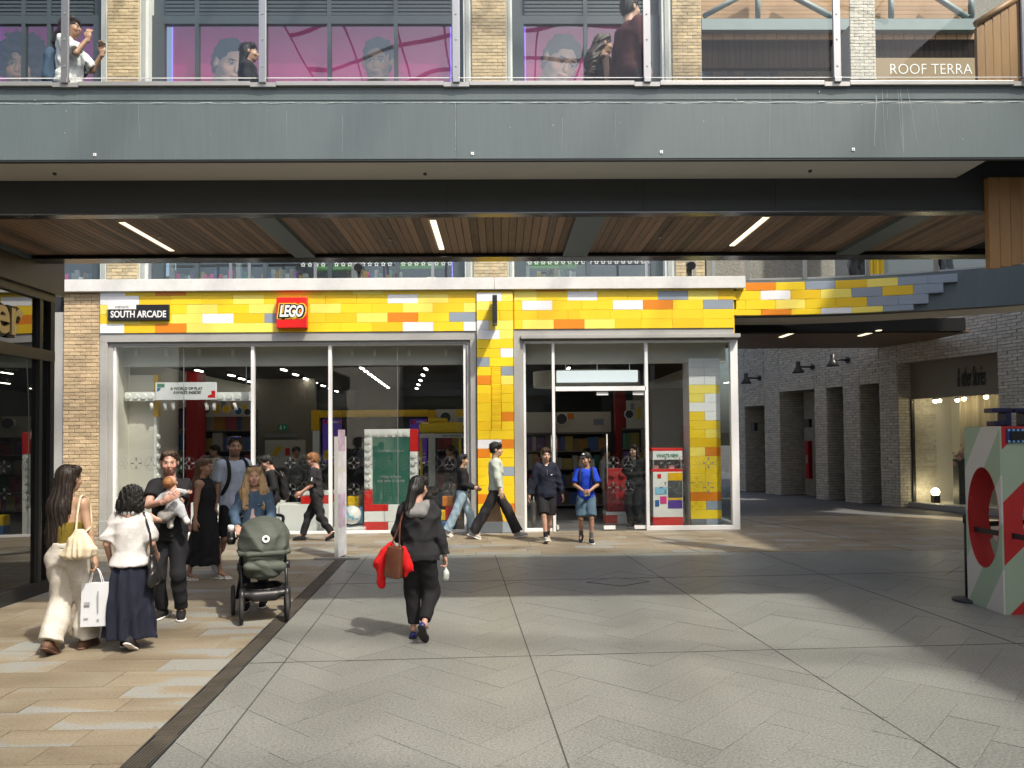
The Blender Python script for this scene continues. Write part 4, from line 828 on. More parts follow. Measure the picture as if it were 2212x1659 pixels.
tube_obj('capping', [(xt0, Yt, zs_ + .05), (x9 + .1, Yt, zs_ + (x9 - xt0) * sl_ + .09)], .05, 'timber_gold', tb2, 6)
box('end_post', x9 + .01, x9 + .1, Yt - .05, Yt + .1, 5.2, 9, 'steel_dark', tb2)

# ================================================================== UPPER STOREY ABOVE THE CORNICE
YU = YF + 1.75
up_ = empty('upper_shop_building', (-1.5, YU, 5.2), 'upper storey of buff brick piers and tall windows behind the bridge', 'building')
def upil(pxa, pxb, nm='brick_pier'):
    X0, X1 = P(pxa, 90, YU).x, P(pxb, 90, YU).x; b_ = box('brick_pier', X0, X1, YU, YU + .5, 5.236, 13.2, 'mortar', up_)
    za, zb_ = P(600, 178, YU).z, 13.1; bricks(b_, X0, X1, za - .1, P(600, -30, YU).z, YU, 'brick_buff', .079, .235); bricks(b_, X0, X1, 5.24, P(600, 555, YU).z, YU, 'brick_buff', .079, .235)
    return X0, X1
u1 = upil(233, 300); u2 = upil(1019, 1092.5); u3 = upil(1452, 1515); u0_ = upil(-140, -70)
for x0_, x1_ in ((u1[0] - .17, u1[0] - .004), (u1[1] + .004, u1[1] + .2), (u2[0] - .2, u2[0] - .004), (u2[1] + .004, u2[1] + .15), (u3[0] - .24, u3[0] - .004)):
    box('stone_jamb', x0_, x1_, YU + .03, YU + .4, 5.236, 13.2, 'cornice', up_, .01); box('stone_jamb_step', x0_ + (x1_ - x0_) * .3, x1_ - (x1_ - x0_) * .3, YU + .0, YU + .03, 5.236, 13.2, 'grey_stone', up_)
mk('window_frame_dark', (.055, .07, .08), .4, metal=.2)
ztr = P(650, 40, YU).z; zvent = P(650, 22, YU).z
def uwin(xa, xb, mull, label, poster):
    w_ = empty('shop_window', ((xa + xb) / 2, YU, 5.24), parent=up_); w_['label'] = label; Yw = YU + .22
    box('window_head', xa, xb, Yw, Yw + .15, ztr, zvent, 'window_frame_dark', w_); box('window_jamb', xa, xa + .28, Yw, Yw + .15, 5.236, ztr - .002, 'window_frame_dark', w_); box('window_jamb', xb - .28, xb, Yw, Yw + .15, 5.236, ztr - .002, 'window_frame_dark', w_)
    for k in range(9): piece('vent_louvre', xa + .3, xb - .3, Yw + .02, Yw + .1, zvent + .02 + k * .09, zvent + .085 + k * .09, 'window_frame_dark', w_, bev=.03)
    box('vent_back', xa, xb, Yw + .1, Yw + .15, zvent + .002, 13.2, 'window_frame_dark', w_)
    ms = [xa + .28] + [P(m_, 100, Yw).x for m_ in mull] + [xb - .28]
    for m_ in ms[1:-1]: box('mullion', m_ - .045, m_ + .045, Yw, Yw + .12, 5.236, ztr - .002, 'window_frame_dark', w_); box('mullion', m_ - .05, m_ + .05, Yw, Yw + .1, zvent + .002, 13, 'window_frame_dark', w_)
    for a, b in zip(ms, ms[1:]): pane(a, b, 5.24, ztr, Yw + .06, 'glass_upper', w_)
    if poster:
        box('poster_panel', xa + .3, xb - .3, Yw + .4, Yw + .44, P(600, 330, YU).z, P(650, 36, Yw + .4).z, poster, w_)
        for a_ in (xa + .31, xb - .33): box('violet_tube', a_, a_ + .02, Yw + .35, Yw + .37, 5.3, P(650, 43, Yw + .35).z, 'tube_violet', w_)
        box('violet_tube', xa + .31, xb - .31, Yw + .35, Yw + .37, P(650, 45, Yw + .35).z, P(650, 43, Yw + .35).z, 'tube_violet', w_)
    box('window_back', xa - .1, xb + .1, Yw + 1.6, Yw + 1.7, 5.236, 13.2, 'print_dark', w_); box('display_floor', xa, xb, Yw + .16, Yw + 1.6, 5.236, 5.25, 'shop_floor', w_)
    return w_
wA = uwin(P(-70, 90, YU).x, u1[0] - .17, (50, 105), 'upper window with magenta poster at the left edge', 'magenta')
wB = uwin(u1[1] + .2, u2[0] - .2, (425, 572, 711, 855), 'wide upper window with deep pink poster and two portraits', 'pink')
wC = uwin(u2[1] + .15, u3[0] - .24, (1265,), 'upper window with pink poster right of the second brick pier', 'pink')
# goods, green banners and star stickers in the strip above the cornice
def star_mesh():
    bm = bmesh.new(); o = []; i_ = []
    for k in range(10): a = math.pi / 2 + k * math.pi / 5; r_ = .06 if k % 2 == 0 else .03; o.append(bm.verts.new((r_ * math.cos(a), 0, r_ * math.sin(a)))); i_.append(bm.verts.new((r_ * .62 * math.cos(a), 0, r_ * .62 * math.sin(a))))
    for k in range(10): j = (k + 1) % 10; bm.faces.new((o[k], o[j], i_[j], i_[k]))
    me = bpy.data.meshes.new('star'); bm.to_mesh(me); bm.free(); me.materials.append(M['print_white']); return me
sm = star_mesh(); Yw = YU + .22 + .05
for a, b, par in ((655, 1000, wB), (1130, 1420, wC)):
    px = a
    while px < b:
        o = bpy.data.objects.new('star_sticker', sm); q = P(px, 572.5 - (px - 600) * .009, Yw); link(o, par, Vector((q.x, Yw - .004, q.z))); px += 14.4
for a, b, c, d, m_, par in ((677, 765, 572, 584, 'green_panel', wB), (862, 960, 568, 580, 'green_panel', wB), (1130, 1246, 566, 580, 'green_panel', wC)):
    X0, X1, Z0, Z1 = RC(a, c, b, d, Yw + .6); box('green_banner', X0, X1, Yw + .6, Yw + .63, Z0, Z1, m_, par)
rnd = random.Random(11)
for a, b, par in ((140, 205, wA), (352, 540, wB), (565, 660, wB), (775, 860, wB), (1160, 1240, wC)):
    px = a
    while px < b:
        w_ = rnd.uniform(5, 12); X0, X1, _, _ = RC(px, 575, px + w_ - 1, 600, Yw + .5)
        for lv in (0, .42): piece('shelf_goods', X0, X1, Yw + .5, Yw + .6, 5.25 + lv, 5.25 + lv + rnd.uniform(.18, .36), rnd.choice(COLS + ['print_white', 'pink', 'print_grey', 'print_grey']), par)
        px += w_
for px in (362, 508, 760, 990, 1140): X = P(px, 585, Yw).x; tag(box('security_gate', X - .05, X + .05, Yw + .2, Yw + .3, 5.252, 6.6, 'print_grey'), 'grey upright panel inside the upper shop window', 'panel', 'grey upright panels in the upper windows')
box('display_lamp', P(924, 584, Yw).x - .1, P(924, 584, Yw).x + .1, Yw + .9, Yw + 1.0, P(924, 588, Yw).z, P(924, 581, Yw).z, 'lamp_warm', wB); box('display_lamp', P(1133, 576, Yw).x - .12, P(1133, 576, Yw).x + .1, Yw + .9, Yw + 1.0, P(1133, 580, Yw).z, P(1133, 574, Yw).z, 'lamp_warm', wC)
# terrace balustrade on the cornice
tr = empty('terrace_balustrade', (-1.5, YF + .15, 5.24), 'low seen glass balustrade standing on the pale cornice', 'balustrade')
tX = [P(x, 590, YF + .15).x for x in (137, 320, 503, 686, 775, 935, 1068, 1180, 1395, 1505, 1600)]
for a, b in zip(tX, tX[1:]): pane(a + .01, b - .01, 5.24, 6.35, YF + .15, 'glass_clear', tr, 'glass_panel', .016)
for px in (326, 500, 540, 682, 771, 780, 935, 1395, 1485, 1500, 1540): X = P(px, 590, YF + .15).x; box('steel_post', X - .03, X + .03, YF + .1, YF + .13, 5.24, 6.4, 'brushed', tr)
box('handrail', tX[0], tX[-1], YF + .1, YF + .2, 6.4, 6.45, 'brushed', tr)
for px in (775, 1492):
    q = P(px, 578 if px < 1000 else 574, YF); t_ = empty('floodlight', (q.x, YF - .02, q.z), 'small black floodlight on the ' + ('middle' if px < 1000 else 'right end') + ' of the cornice balustrade', 'light'); cyl_obj('lamp_head', (q.x, YF - .02, q.z), .085, .14, 'dark_frame', t_, (0, -1, -.3), 16); box('stem', q.x - .03, q.x + .03, YF + .02, YF + .08, 5.24, q.z, 'dark_frame', t_)

# ---- far right upper level: roof terrace steelwork, brick pier, sign
YT = 20.5
rt_ = empty('roof_terrace_building', (P(1820, 160, YT).x, YT, 5.2), 'roof terrace frame of grey steel and timber right of the brick piers', 'building')
def tbx(nm, a, b, c, d, m_, y=YT, th=.2, par=None): X0, X1, Z0, Z1 = RC(a, c, b, d, y); return box(nm, X0, X1, y, y + th, Z0, Z1, m_, par or rt_)
tbx('edge_beam', 1516, 2112, 40, 64, 'teal_steel', YT, .3)
X0, X1, Z0, Z1 = RC(1516, 67, 2112, 85, YT + .2)
for k in range(26): xa_ = X0 + (X1 - X0) * k / 26; piece('fascia_board', xa_ + .01, xa_ + (X1 - X0) / 26 - .01, YT + .2, YT + .24, Z0, Z1, 'timber_gold', rt_, bev=.02)
tbx('fascia_void', 1516, 2112, 64, 150, 'black_matt', YT + .6, .1)
zq0 = P(1800, 86, YT + .2).z; zq1 = P(1800, 90, YT + .2).z
bm = bmesh.new()
mk('timber_dark', (.014, .009, .007), .8, rnd=.3, spec=.1)
for k in range(70): piece('soffit_slat', X0 + k * .155, X0 + k * .155 + .145, YT + .25, YT + .3, P(1800, 147, YT + .25).z, zq1 + .2, 'timber_dark', rt_, bev=.02)
for k in range(16):                                   # timber ceiling above the beam
    z0_, z1_ = P(1800, 40 - k * 9, YT + .5).z, P(1800, 31 - k * 9, YT + .5).z; box('ceiling_board', X0, X1, YT + .5, YT + .55, z0_ + .006, z1_ - .002, 'timber_gold', rt_)
bm.free()
def brace(a, b, w=.16):
    p, q = P(*a, YT + .2), P(*b, YT + .2); tube_obj('brace', [p, q], w / 2, 'teal_steel', rt_, 4)
brace((1520, 35), (1640, -30)); brace((1637, 40), (1637, -30)); brace((1690, -20), (1800, 38)); brace((1925, 40), (1925, -20)); brace((2010, -15), (2090, 38)); brace((2098, 40), (2098, -20))
for px in (1530, 1560, 1590, 1650, 1680): pass
X0, X1, Z0, Z1 = RC(1516, 148, 1806, 166, YT + 1)
box('low_wall', X0, X1, YT + 1, YT + 1.2, 5.24, Z1, 'brick_white', rt_)
for a, b in ((1517, 1540), (1571, 1586), (1610, 1638), (1641, 1664), (1667, 1680)): tbx('far_pane', a, b, 148.5, 168, 'pale_pane', YT + .9, .08)
wpX0, wpX1 = P(1836, 90, YT - 1.2).x, P(1891, 90, YT - 1.2).x
wpier = box('white_brick_pier', wpX0, wpX1, YT - 1.2, YT - .1, 5.2, 12.5, 'mortar_dark', rt_); bricks(wpier, wpX0, wpX1, P(1860, 172, YT - 1.2).z, P(1860, -15, YT - 1.2).z, YT - 1.2, 'brick_white', .085, .235)
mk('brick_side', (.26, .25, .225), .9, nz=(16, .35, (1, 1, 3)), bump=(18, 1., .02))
box('pier_flank', wpX0 - .012, wpX0 - .002, YT - 1.2, YT - .1, 5.2, 12.5, 'brick_side', rt_)
bk = tag(box('rear_terrace_wall', P(1505, 100, 25).x, 26, 25, 25.3, 5.2, 17, 'brick_side'), 'dark brick wall behind the roof terrace', 'wall')
sgp = empty('roof_terrace_sign', (P(2000, 160, YT - .6).x, YT - .6, P(2000, 162, YT - .6).z), 'brown panel with white letters ROOF TERRA beside the pale brick pier', 'sign')
X0, X1, Z0, Z1 = RC(1892, 125, 2114, 200, YT - .6); box('panel', X0, X1, YT - .6, YT - .5, Z0, Z1, 'gold_panel', sgp); text_fit('lettering', 'ROOF TERRA', *RC(1923, 138, 2100, 160, YT - .6), YT - .6, 'print_white', sgp, bold=-.012)

# ================================================================== LINK BRIDGE OVER THE ARCADE, with the last blocks
lk = empty('link_bridge', (7, YF, 4), 'dark curved link bridge over the arcade with yellow and grey blocks', 'bridge')
def lky(x): return YF + .02 - max(0, x - 5.2) ** 2 * .055        # curves towards the viewer on the right
seg = [P(1586, 640, YF).x + .02 + k * .3 for k in range(24)]
zbk = [P(1600, yy, YF).z for yy in (611, 628.5, 648.5, 669, 681.5)]
def curved(nm, m_, y_off, z0, z1, th):
    v = []; f = []
    for i, x in enumerate(seg): y0_ = lky(x) + y_off; v += [(x, y0_, z0), (x, y0_, z1), (x, y0_ + th, z1), (x, y0_ + th, z0)]
    for i in range(len(seg) - 1):
        for k in range(4): f.append((i * 4 + k, i * 4 + (k + 1) % 4, i * 4 + 4 + (k + 1) % 4, i * 4 + 4 + k))
    f += [(0, 1, 2, 3), tuple(len(v) - 4 + k for k in (3, 2, 1, 0))]; return mesh(nm, v, f, m_, lk)
curved('fascia', 'steel_dark', .09, zbk[4] - .0, 5.2, .25); curved('fascia_skin', 'steel_paint', .075, zbk[4] - .001, 5.19, .01)
curved('soffit', 'soffit_cream', .35, zbk[4] + .02, zbk[4] + .05, 1.2)
mk('blk_dark2', (.014, .015, .016), .8, spec=.1); X0, X1, Z0, Z1 = RC(1588, 688, 2086, 716, YF + 1.5); box('inner_beam', X0, X1, YF + 1.5, YF + 1.8, Z0, Z1, 'blk_dark2', lk); box('inner_soffit', X0, X1 + .3, YF + 1.8, YF + 5, Z0 + .02, Z0 + .06, 'timber', lk)
for px, py in ((1703, 722), (1878, 719)): q = G(px, py, Z0 + .018); piece('strip_light', q.x - .05, q.x + .05, q.y - .5, q.y + .5, Z0 + .002, Z0 + .018, 'lamp_warm', lk)
bw = .64
def lblocks(z0, z1, px_edges, mats):
    for a, b, m_ in zip(px_edges, px_edges[1:], mats):
        xa_, xb_ = P(a, 650, YF).x, P(b, 650, YF).x
        for _ in range(3): xa_, xb_ = P(a, 650, lky(xa_)).x, P(b, 650, lky(xb_)).x
        ya, yb_ = lky(xa_), lky(xb_); d = Vector((xb_ - xa_, yb_ - ya)); ang = math.atan2(d.y, d.x); c = ((xa_ + xb_) / 2, (ya + yb_) / 2)
        bm = bmesh.new(); bbox_add(bm, -d.length / 2 + .002, d.length / 2 - .002, -.03, .06, z0 + .002, z1 - .002, .004, 1); bmesh.ops.rotate(bm, verts=bm.verts, cent=(0, 0, 0), matrix=Matrix.Rotation(ang, 3, 'Z')); bmesh.ops.translate(bm, verts=bm.verts, vec=(c[0], c[1], 0)); bm_obj('block', bm, m_, lk)
def cv(e): return [(2932 + x / 2.011) / 1.8228 for x in e]
Yy = 'yellow'
lblocks(zbk[1], zbk[0], [1589] + cv((8, 243, 478, 720, 967, 1215, 1455, 1695)), [Yy, O, Yy, GB, YD, PA, GB, GB]); lblocks(zbk[2], zbk[1], [1589] + cv((-110, 123, 360, 598, 845, 1090, 1337, 1578)), [Yy, Yy, W, YD, PA, GB, YD, GB])
lblocks(zbk[3], zbk[2], [1589] + cv((5, 243, 478, 720, 967, 1215, 1458)), [Yy, Yy, PA, Yy, YD, GB, GB]); lblocks(zbk[4], zbk[3], [1589] + cv((-110, 125, 363, 600, 845, 1093, 1337)), [Yy, Yy, O, Yy, W, PA, GB])
# its balustrade and what stands behind it
lr = empty('glass_balustrade', (7, YF, 5.2), 'curved glass balustrade of the link bridge on the right', 'balustrade')
for i in range(1, len(seg) - 1, 4):
    j = min(i + 4, len(seg) - 1); a = Vector((seg[i], lky(seg[i]) + .15)); b = Vector((seg[j], lky(seg[j]) + .15)); d = (b - a).normalized() * .01
    prism('glass_panel', [a + d, b - d, b - d + Vector((0, .014)), a + d + Vector((0, .014))], 5.25, 6.3, 'glass_clear', lr); prism('base_channel', [a + d, b - d, b - d + Vector((0, .1)), a + d + Vector((0, .1))], 5.2, 5.245, 'alu', lr)
    box('steel_post', a.x - .04, a.x + .04, a.y - .03, a.y, 5.2, 6.35, 'brushed', lr)
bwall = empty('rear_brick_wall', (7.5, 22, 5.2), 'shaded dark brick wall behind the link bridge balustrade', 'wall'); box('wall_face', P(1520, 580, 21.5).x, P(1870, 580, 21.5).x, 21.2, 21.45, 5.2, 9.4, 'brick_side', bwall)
bwall2 = tag(box('upper_shop_wall', P(1871, 580, 21.2).x, P(2140, 580, 21.2).x, 21.1, 21.3, 5.2, 9.2, 'window_frame_dark'), 'dark grey shop wall behind the link bridge on the far right', 'wall')
yq = YF + 1.2; X0, X1, Z0, Z1 = RC(1880, 552, 1908, 590, yq); yb_ = empty('yellow_banner', ((X0 + X1) / 2, yq, 5.22), 'yellow fabric banner behind the link bridge glass', 'banner')
for k in range(4): xa_ = X0 + (X1 - X0) * k / 4; piece('fabric_fold', xa_, xa_ + (X1 - X0) / 4 + .01, yq - .02 * (k % 2), yq + .03, 5.22, 7.0, 'yellow_deep', yb_, rz=.2 * (-1) ** k)

# ================================================================== THE ARCADE WALL OF WHITE BRICK
A_ = Vector((8.30, 27.2)); B_ = Vector((13.2, 12.2)); wd_ = (B_ - A_).normalized(); wn_ = Vector((wd_.y, -wd_.x))   # wn_ points to the passage (left)
if wn_.x > 0: wn_ = -wn_
def wpt(s, off=0.0): q = A_ + wd_ * s + wn_ * off; return (q.x, q.y)
def s_at(px, py=1080, off=0.0):                                # where a pixel column meets the wall face
    d = ray(px, py); t_ = ((A_ + wn_ * off - Vector((CAM.x, CAM.y))).dot(wn_)) / (Vector((d.x, d.y)).dot(wn_)); q = Vector((CAM.x + d.x * t_, CAM.y + d.y * t_)); return (q - A_).dot(wd_), CAM.z + d.z * t_
aw = empty('arcade_wall', (10.5, 20, 0), 'pale rough brick arcade wall with deep recesses on the right', 'wall')
LW = (B_ - A_).length
def wbox(nm, s0, s1, o0, o1, z0, z1, m_, par): a, b, c, d = wpt(s0, o0), wpt(s1, o0), wpt(s1, o1), wpt(s0, o1); return prism(nm, [a, b, c, d], z0, z1, m_, par)
piers = [(-2.0, s_at(1662)[0] - .3), (s_at(1685)[0] * 0 + s_at(1655)[0], s_at(1679)[0]), (s_at(1770)[0] - .55, s_at(1800)[0] - .35), (s_at(1830)[0] + .0, s_at(1862)[0]), (s_at(1922)[0] - .1, s_at(1985)[0] - .05), (s_at(2160)[0], s_at(2212)[0] + 1.2)]
pr_px = [(1590, 1612), (1655, 1688), (1764, 1790), (1826, 1862), (1905, 1945), (2163, 2260)]
openz = [P(1600, 815, 25).z]
piers = [(s_at(a)[0], s_at(b)[0]) for a, b in pr_px]
hz = [s_at((a + b) / 2, y)[1] for (a, b), y in zip([(1612, 1655), (1688, 1764), (1790, 1826), (1862, 1905), (1945, 2163)], (880, 812 - 0, 790, 772, 735))]
hz = [2.95, 3.35, 3.35, 3.35, s_at(2100, 778)[1] + .12]
DEP = 1.3
V_, F_ = [], []; near = []
def wall_bricks(s0, s1, z0, z1, off=.0, dirs=None, out=None):
    z = z0; k = int(round(z0 / .078))
    while z < z1 - .02:
        x = s0 - (.12 if k % 2 else 0)
        while x < s1 - .01:
            a, b = max(x, s0), min(x + .24, s1)
            if b - a > .03: near.append((a + .006, b - .006, z + .006, min(z + .072, z1), off + random.uniform(0, .022), dirs))
            x += .24
        z += .078; k += 1
for i, (s0, s1) in enumerate(piers):
    wbox('wall_core', s0 + .01, s1 - .01, -DEP, -.012, 0, 5.4, 'mortar_dark', aw); wall_bricks(s0, s1, 0, 5.3)
for i in range(len(piers) - 1):
    s0, s1 = piers[i][1], piers[i + 1][0]; wbox('lintel_core', s0 - .01, s1 + .01, -DEP, -.012, hz[i], 5.4, 'mortar_dark', aw); wall_bricks(s0, s1, hz[i], 5.3)
# returns of the piers (faces that look back to the viewer) are bricks laid across the depth
for i in range(1, len(piers)):
    s0 = piers[i][0]
for i in range(len(piers) - 1):
    s1 = piers[i][1]
    z = 0; k = 0
    while z < hz[i] - .02:
        x = 0 - (.12 if k % 2 else 0)
        while x < DEP - .02:
            a, b = max(x, 0), min(x + .24, DEP)
            if b - a > .03: near.append((s1, a + .006, z + .006, min(z + .072, hz[i]), b - .006, 'ret'))
            x += .24
        z += .078; k += 1
near.sort(key=lambda t_: -(t_[0]))
cnt = 0
for (a, b, z0, z1, o, dr_) in near:
    if dr_ == 'ret': pl = [wpt(a - .02, -b), wpt(a + random.uniform(.0, .012), -b), wpt(a + random.uniform(0, .012), -o), wpt(a - .02, -o)]
    else: pl = [wpt(a, -.02), wpt(b, -.02), wpt(b, o), wpt(a, o)]
    q = P(2212, 1000, pl[0][1]).x
    if cnt < 300 and pl[0][0] < q + .1 and z0 < 4.4: prism('brick', pl, z0, z1, 'brick_white', aw); cnt += 1
    else:
        o_ = len(V_); V_ += [(x, y_, z0) for x, y_ in pl] + [(x, y_, z1) for x, y_ in pl]; F_ += [tuple(o_ + k for k in f) for f in CUBE_F]
tag(mesh('brick_field', V_, F_, 'brick_white', aw), kind='stuff')
# recess backs
for i in range(len(piers) - 1):
    s0, s1 = piers[i][1], piers[i + 1][0]
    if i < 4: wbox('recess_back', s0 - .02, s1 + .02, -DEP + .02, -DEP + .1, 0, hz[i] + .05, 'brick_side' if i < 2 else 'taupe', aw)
# panels closing two of the bays, doors, fire cabinet, signs
s0, s1 = piers[1][1], piers[2][0]
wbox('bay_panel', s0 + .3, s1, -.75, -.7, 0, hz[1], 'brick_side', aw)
for a, b in ((.45, .62), (.76, .93)): wbox('service_door', s0 + (s1 - s0) * a, s0 + (s1 - s0) * b, -.70, -.66, .02, 2.25, 'taupe', aw)
fc = empty('fire_cabinet', (*wpt(s0 + (s1 - s0) * .36, -.6), .6), 'narrow red fire cabinet on the dark arcade wall', 'cabinet'); wbox('cabinet_body', s0 + (s1 - s0) * .31, s0 + (s1 - s0) * .40, -.70, -.55, .55, 1.75, 'red_dark', fc); wbox('cabinet_label', s0 + (s1 - s0) * .335, s0 + (s1 - s0) * .375, -.549, -.545, 1.05, 1.3, 'print_grey', fc)
ts = empty('fire_point_sign', (*wpt(s0 + (s1 - s0) * .69, -.69), 1.5), 'small red sign and white plates between the two service doors', 'sign'); wbox('red_plate', s0 + (s1 - s0) * .66, s0 + (s1 - s0) * .72, -.695, -.66, 1.62, 1.78, 'red_plastic', ts); wbox('white_plate', s0 + (s1 - s0) * .66, s0 + (s1 - s0) * .72, -.695, -.67, 1.2, 1.42, 'print_white', ts)
for i in (2, 3):
    s0_, s1_ = piers[i][1], piers[i + 1][0]; wbox('bay_frame', s0_, s1_, -DEP + .105, -DEP + .2, hz[i] - 1.0, hz[i], 'taupe', aw)
    for k in range(8): wbox('louvre', s0_ + .05, s1_ - .05, -DEP + .2, -DEP + .24, hz[i] - .9 + k * .1, hz[i] - .84 + k * .1, 'steel_dark', aw)
# barn lamps and small dark wall lights
def barn(px, py, idx):
    s, z = s_at(px, py); b = Vector((*wpt(s, .0), z)); n3 = Vector((wn_.x, wn_.y, 0)); h_ = b + n3 * .55 + Vector((0, 0, -.02))
    t_ = empty('barn_lamp', (b.x, b.y, z), ('far', 'middle', 'near')[idx] + ' dark barn lamp on a bracket high on the arcade wall', 'lamp'); cyl_obj('wall_plate', b + n3 * .02, .09, .04, 'dark_frame', t_, n3, 14); tube_obj('arm', [b, b + n3 * .5], .028, 'dark_frame', t_)
    bm = bmesh.new(); lathe(bm, h_, [(.04, .18), (.07, .165), (.07, .02), (.095, -.02), (.185, -.16), (.18, -.165), (.08, -.03)], 20); bm_obj('shade', bm, 'dark_frame', t_); bm = bmesh.new(); lathe(bm, h_, [(.05, -.1), (.05, -.02)], 12); bm_obj('bulb', bm, 'print_grey', t_)
barn(1641, 817, 0); barn(1756, 793, 1); barn(1832, 778, 2)
for i, (px, py) in enumerate(((1634, 922), (1751, 914))):
    s, z = s_at(px, py); t_ = empty('wall_light', (*wpt(s, .05), z), ('far' if i == 0 else 'near') + ' small black box light on the arcade wall', 'lamp'); wbox('light_body', s - .1, s + .1, .03, .16, z - .13, z + .13, 'black', t_); wbox('light_plate', s - .06, s + .06, .0, .03, z - .08, z + .08, 'dark_frame', t_)
q = G(1745, 725, Z0 + 3.3) if False else P(1745, 727, YF + 3.0); t_ = empty('dome_camera', (q.x, q.y, q.z), 'small dome camera under the link bridge soffit', 'camera'); cyl_obj('mount', (q.x, q.y, q.z + .06), .1, .08, 'soffit_cream', t_, 'Z', 16); bm = bmesh.new(); bmesh.ops.create_uvsphere(bm, u_segments=14, v_segments=8, radius=.07, matrix=Matrix.Translation((q.x, q.y, q.z))); bm_obj('dome', bm, 'black', t_, True)
# clothes shop in the last bay
i = 4; s0, s1 = piers[4][1], piers[5][0]
cs = empty('clothes_shop_window', (*wpt((s0 + s1) / 2, -.3), 0), 'lit clothes shop window in the pale brick wall, taupe sign above', 'window')
zsg = s_at(2090, 853)[1]
wbox('sign_panel', s0 + .02, s1 - .02, -.5, -.42, zsg, hz[4], 'taupe', cs); wbox('sill', s0 + .01, s1 - .01, -.55, -.28, 0, .14, 'grey_stone', cs)
def wto(u, v, w): q = wpt(u, -.42 + w); return (q[0], q[1], v)
sa, zt_a = s_at(2068, 790, -.42); sb, zt_b = s_at(2130, 830, -.42)
text_fit('lettering', '& other Stories', sa, sb, zt_b - .02, zt_a - .05, 0, 'print_dark', cs, depth=.02, shear=.25, to=wto, bold=.0)
pl = [wpt(s0 + .05, -.44), wpt(s1 - .02, -.44), wpt(s1 - .02, -.452), wpt(s0 + .05, -.452)]; prism('pane', pl, .14, zsg, 'glass_clear', cs)
wbox('window_frame', s0 + .01, s0 + .05, -.5, -.4, .14, zsg, 'steel_dark', cs)
wbox('display_back', s0, s1, -1.9, -1.85, 0, zsg + .3, 'cream_wall', cs); wbox('display_side', s0 - .1, s0, -1.9, -.55, 0, zsg + .3, 'cream_wall', cs); wbox('display_floor', s0, s1, -1.85, -.5, 0, .135, 'offwhite', cs); wbox('display_ceiling', s0, s1, -1.85, -.5, zsg + .2, zsg + .25, 'print_dark', cs)
bm = bmesh.new(); n_ = 60; vs = []
for k in range(n_ + 1): s_ = s0 + .7 + (s1 - s0 - .75) * k / n_; x, y_ = wpt(s_, -1.35 + .05 * math.sin(k * 1.3) + .03 * math.sin(k * .53)); vs.append((bm.verts.new((x, y_, .15)), bm.verts.new((x, y_, zsg + .2))))
for a, b in zip(vs, vs[1:]): f = bm.faces.new((a[0], b[0], b[1], a[1])); f.smooth = True
mk('curtain', (.60, .53, .40), .8); bm_obj('sheer_curtain', bm, 'curtain', cs)
for k, (px, py) in enumerate(((2020, 867), (2029, 866), (2068, 865), (2082, 862), (2130, 858))):
    s_, z_ = s_at(px, py, -.9); x, y_ = wpt(s_, -.9); t_ = empty('spot_lamp', (x, y_, z_), 'round warm spotlight under the clothes shop ceiling', 'lamp', 'spotlights in the clothes shop window'); cyl_obj('can', (x, y_, z_ + .1), .06, .14, 'black', t_, (0, .3, 1), 12); bm = bmesh.new(); bmesh.ops.create_uvsphere(bm, u_segments=12, v_segments=8, radius=.055, matrix=Matrix.Translation((x, y_, z_ + .01))); bm_obj('bulb', bm, 'lamp_shop', t_, True)
s_, z_ = s_at(2021, 1078, -.75); x, y_ = wpt(s_, -.75); t_ = empty('floor_spot', (x, y_, .14), 'bright floor spotlight behind the clothes shop glass', 'lamp'); bm = bmesh.new(); bmesh.ops.create_uvsphere(bm, u_segments=12, v_segments=8, radius=.1, matrix=Matrix.Translation((x, y_, .42))); bm_obj('globe', bm, 'lamp_shop', t_, True); box('foot', x - .08, x + .08, y_ - .08, y_ + .08, .137, .33, 'black', t_)
fl = empty('flower_stand', (*wpt(s_ + .55, -1.0), .14), 'small pink flower bunch on a dark stand in the clothes shop', 'flowers'); x, y_ = wpt(s_ + .55, -1.0); box('stand', x - .12, x + .12, y_ - .12, y_ + .12, .137, 1.3, 'print_dark', fl)
bm = bmesh.new(); rr_ = random.Random(4)
for k in range(26): bmesh.ops.create_icosphere(bm, subdivisions=1, radius=rr_.uniform(.03, .06), matrix=Matrix.Translation((x + rr_.gauss(0, .08), y_ + rr_.gauss(0, .08), 1.42 + rr_.gauss(0, .1))))
mk('petal', (.55, .33, .30), .7); bm_obj('petals', bm, 'petal', fl)
tag(cyl_obj('green_tub', (G(2150, 1090).x + .7, G(2150, 1090).y - .6, .35), .3, .7, 'print_green', None, 'Z', 20), 'dark green tub seen through the striped box opening', 'tub')

# ================================================================== LEFT GLASS SHOP FRONT
XG = -5.92; YE = PX(116.5, 1000, XG + .055).y
ls = empty('corner_shop_front', (XG, 7, 0), 'dark glazed shop front on the left reflecting the yellow shop', 'building')
zt_l = PX(60, 620, XG).z; q0 = PX(20, 753, XG); zt2 = q0.z
box('base_rail', XG - .06, XG + .05, 2.0, YE, .0, .16, 'dark_frame', ls)
ztr0 = PX(60, 762, XG).z; box('transom', XG - .06, XG + .06, 2.0, YE, ztr0 - .07, ztr0 + .07, 'bronze', ls)
ztp = PX(60, 640, XG).z; box('head_rail', XG - .08, XG + .06, 2.0, YE, ztp, ztp + .1, 'bronze', ls)
box('head_fascia', XG - .5, XG + .12, 2.0, YE + .1, ztp + .1, ztp + .55, 'bronze', ls); box('upper_wall', XG - .5, XG + .02, 2.0, YE - .2, ztp + .55, 5.0, 'soffit_cream', ls)
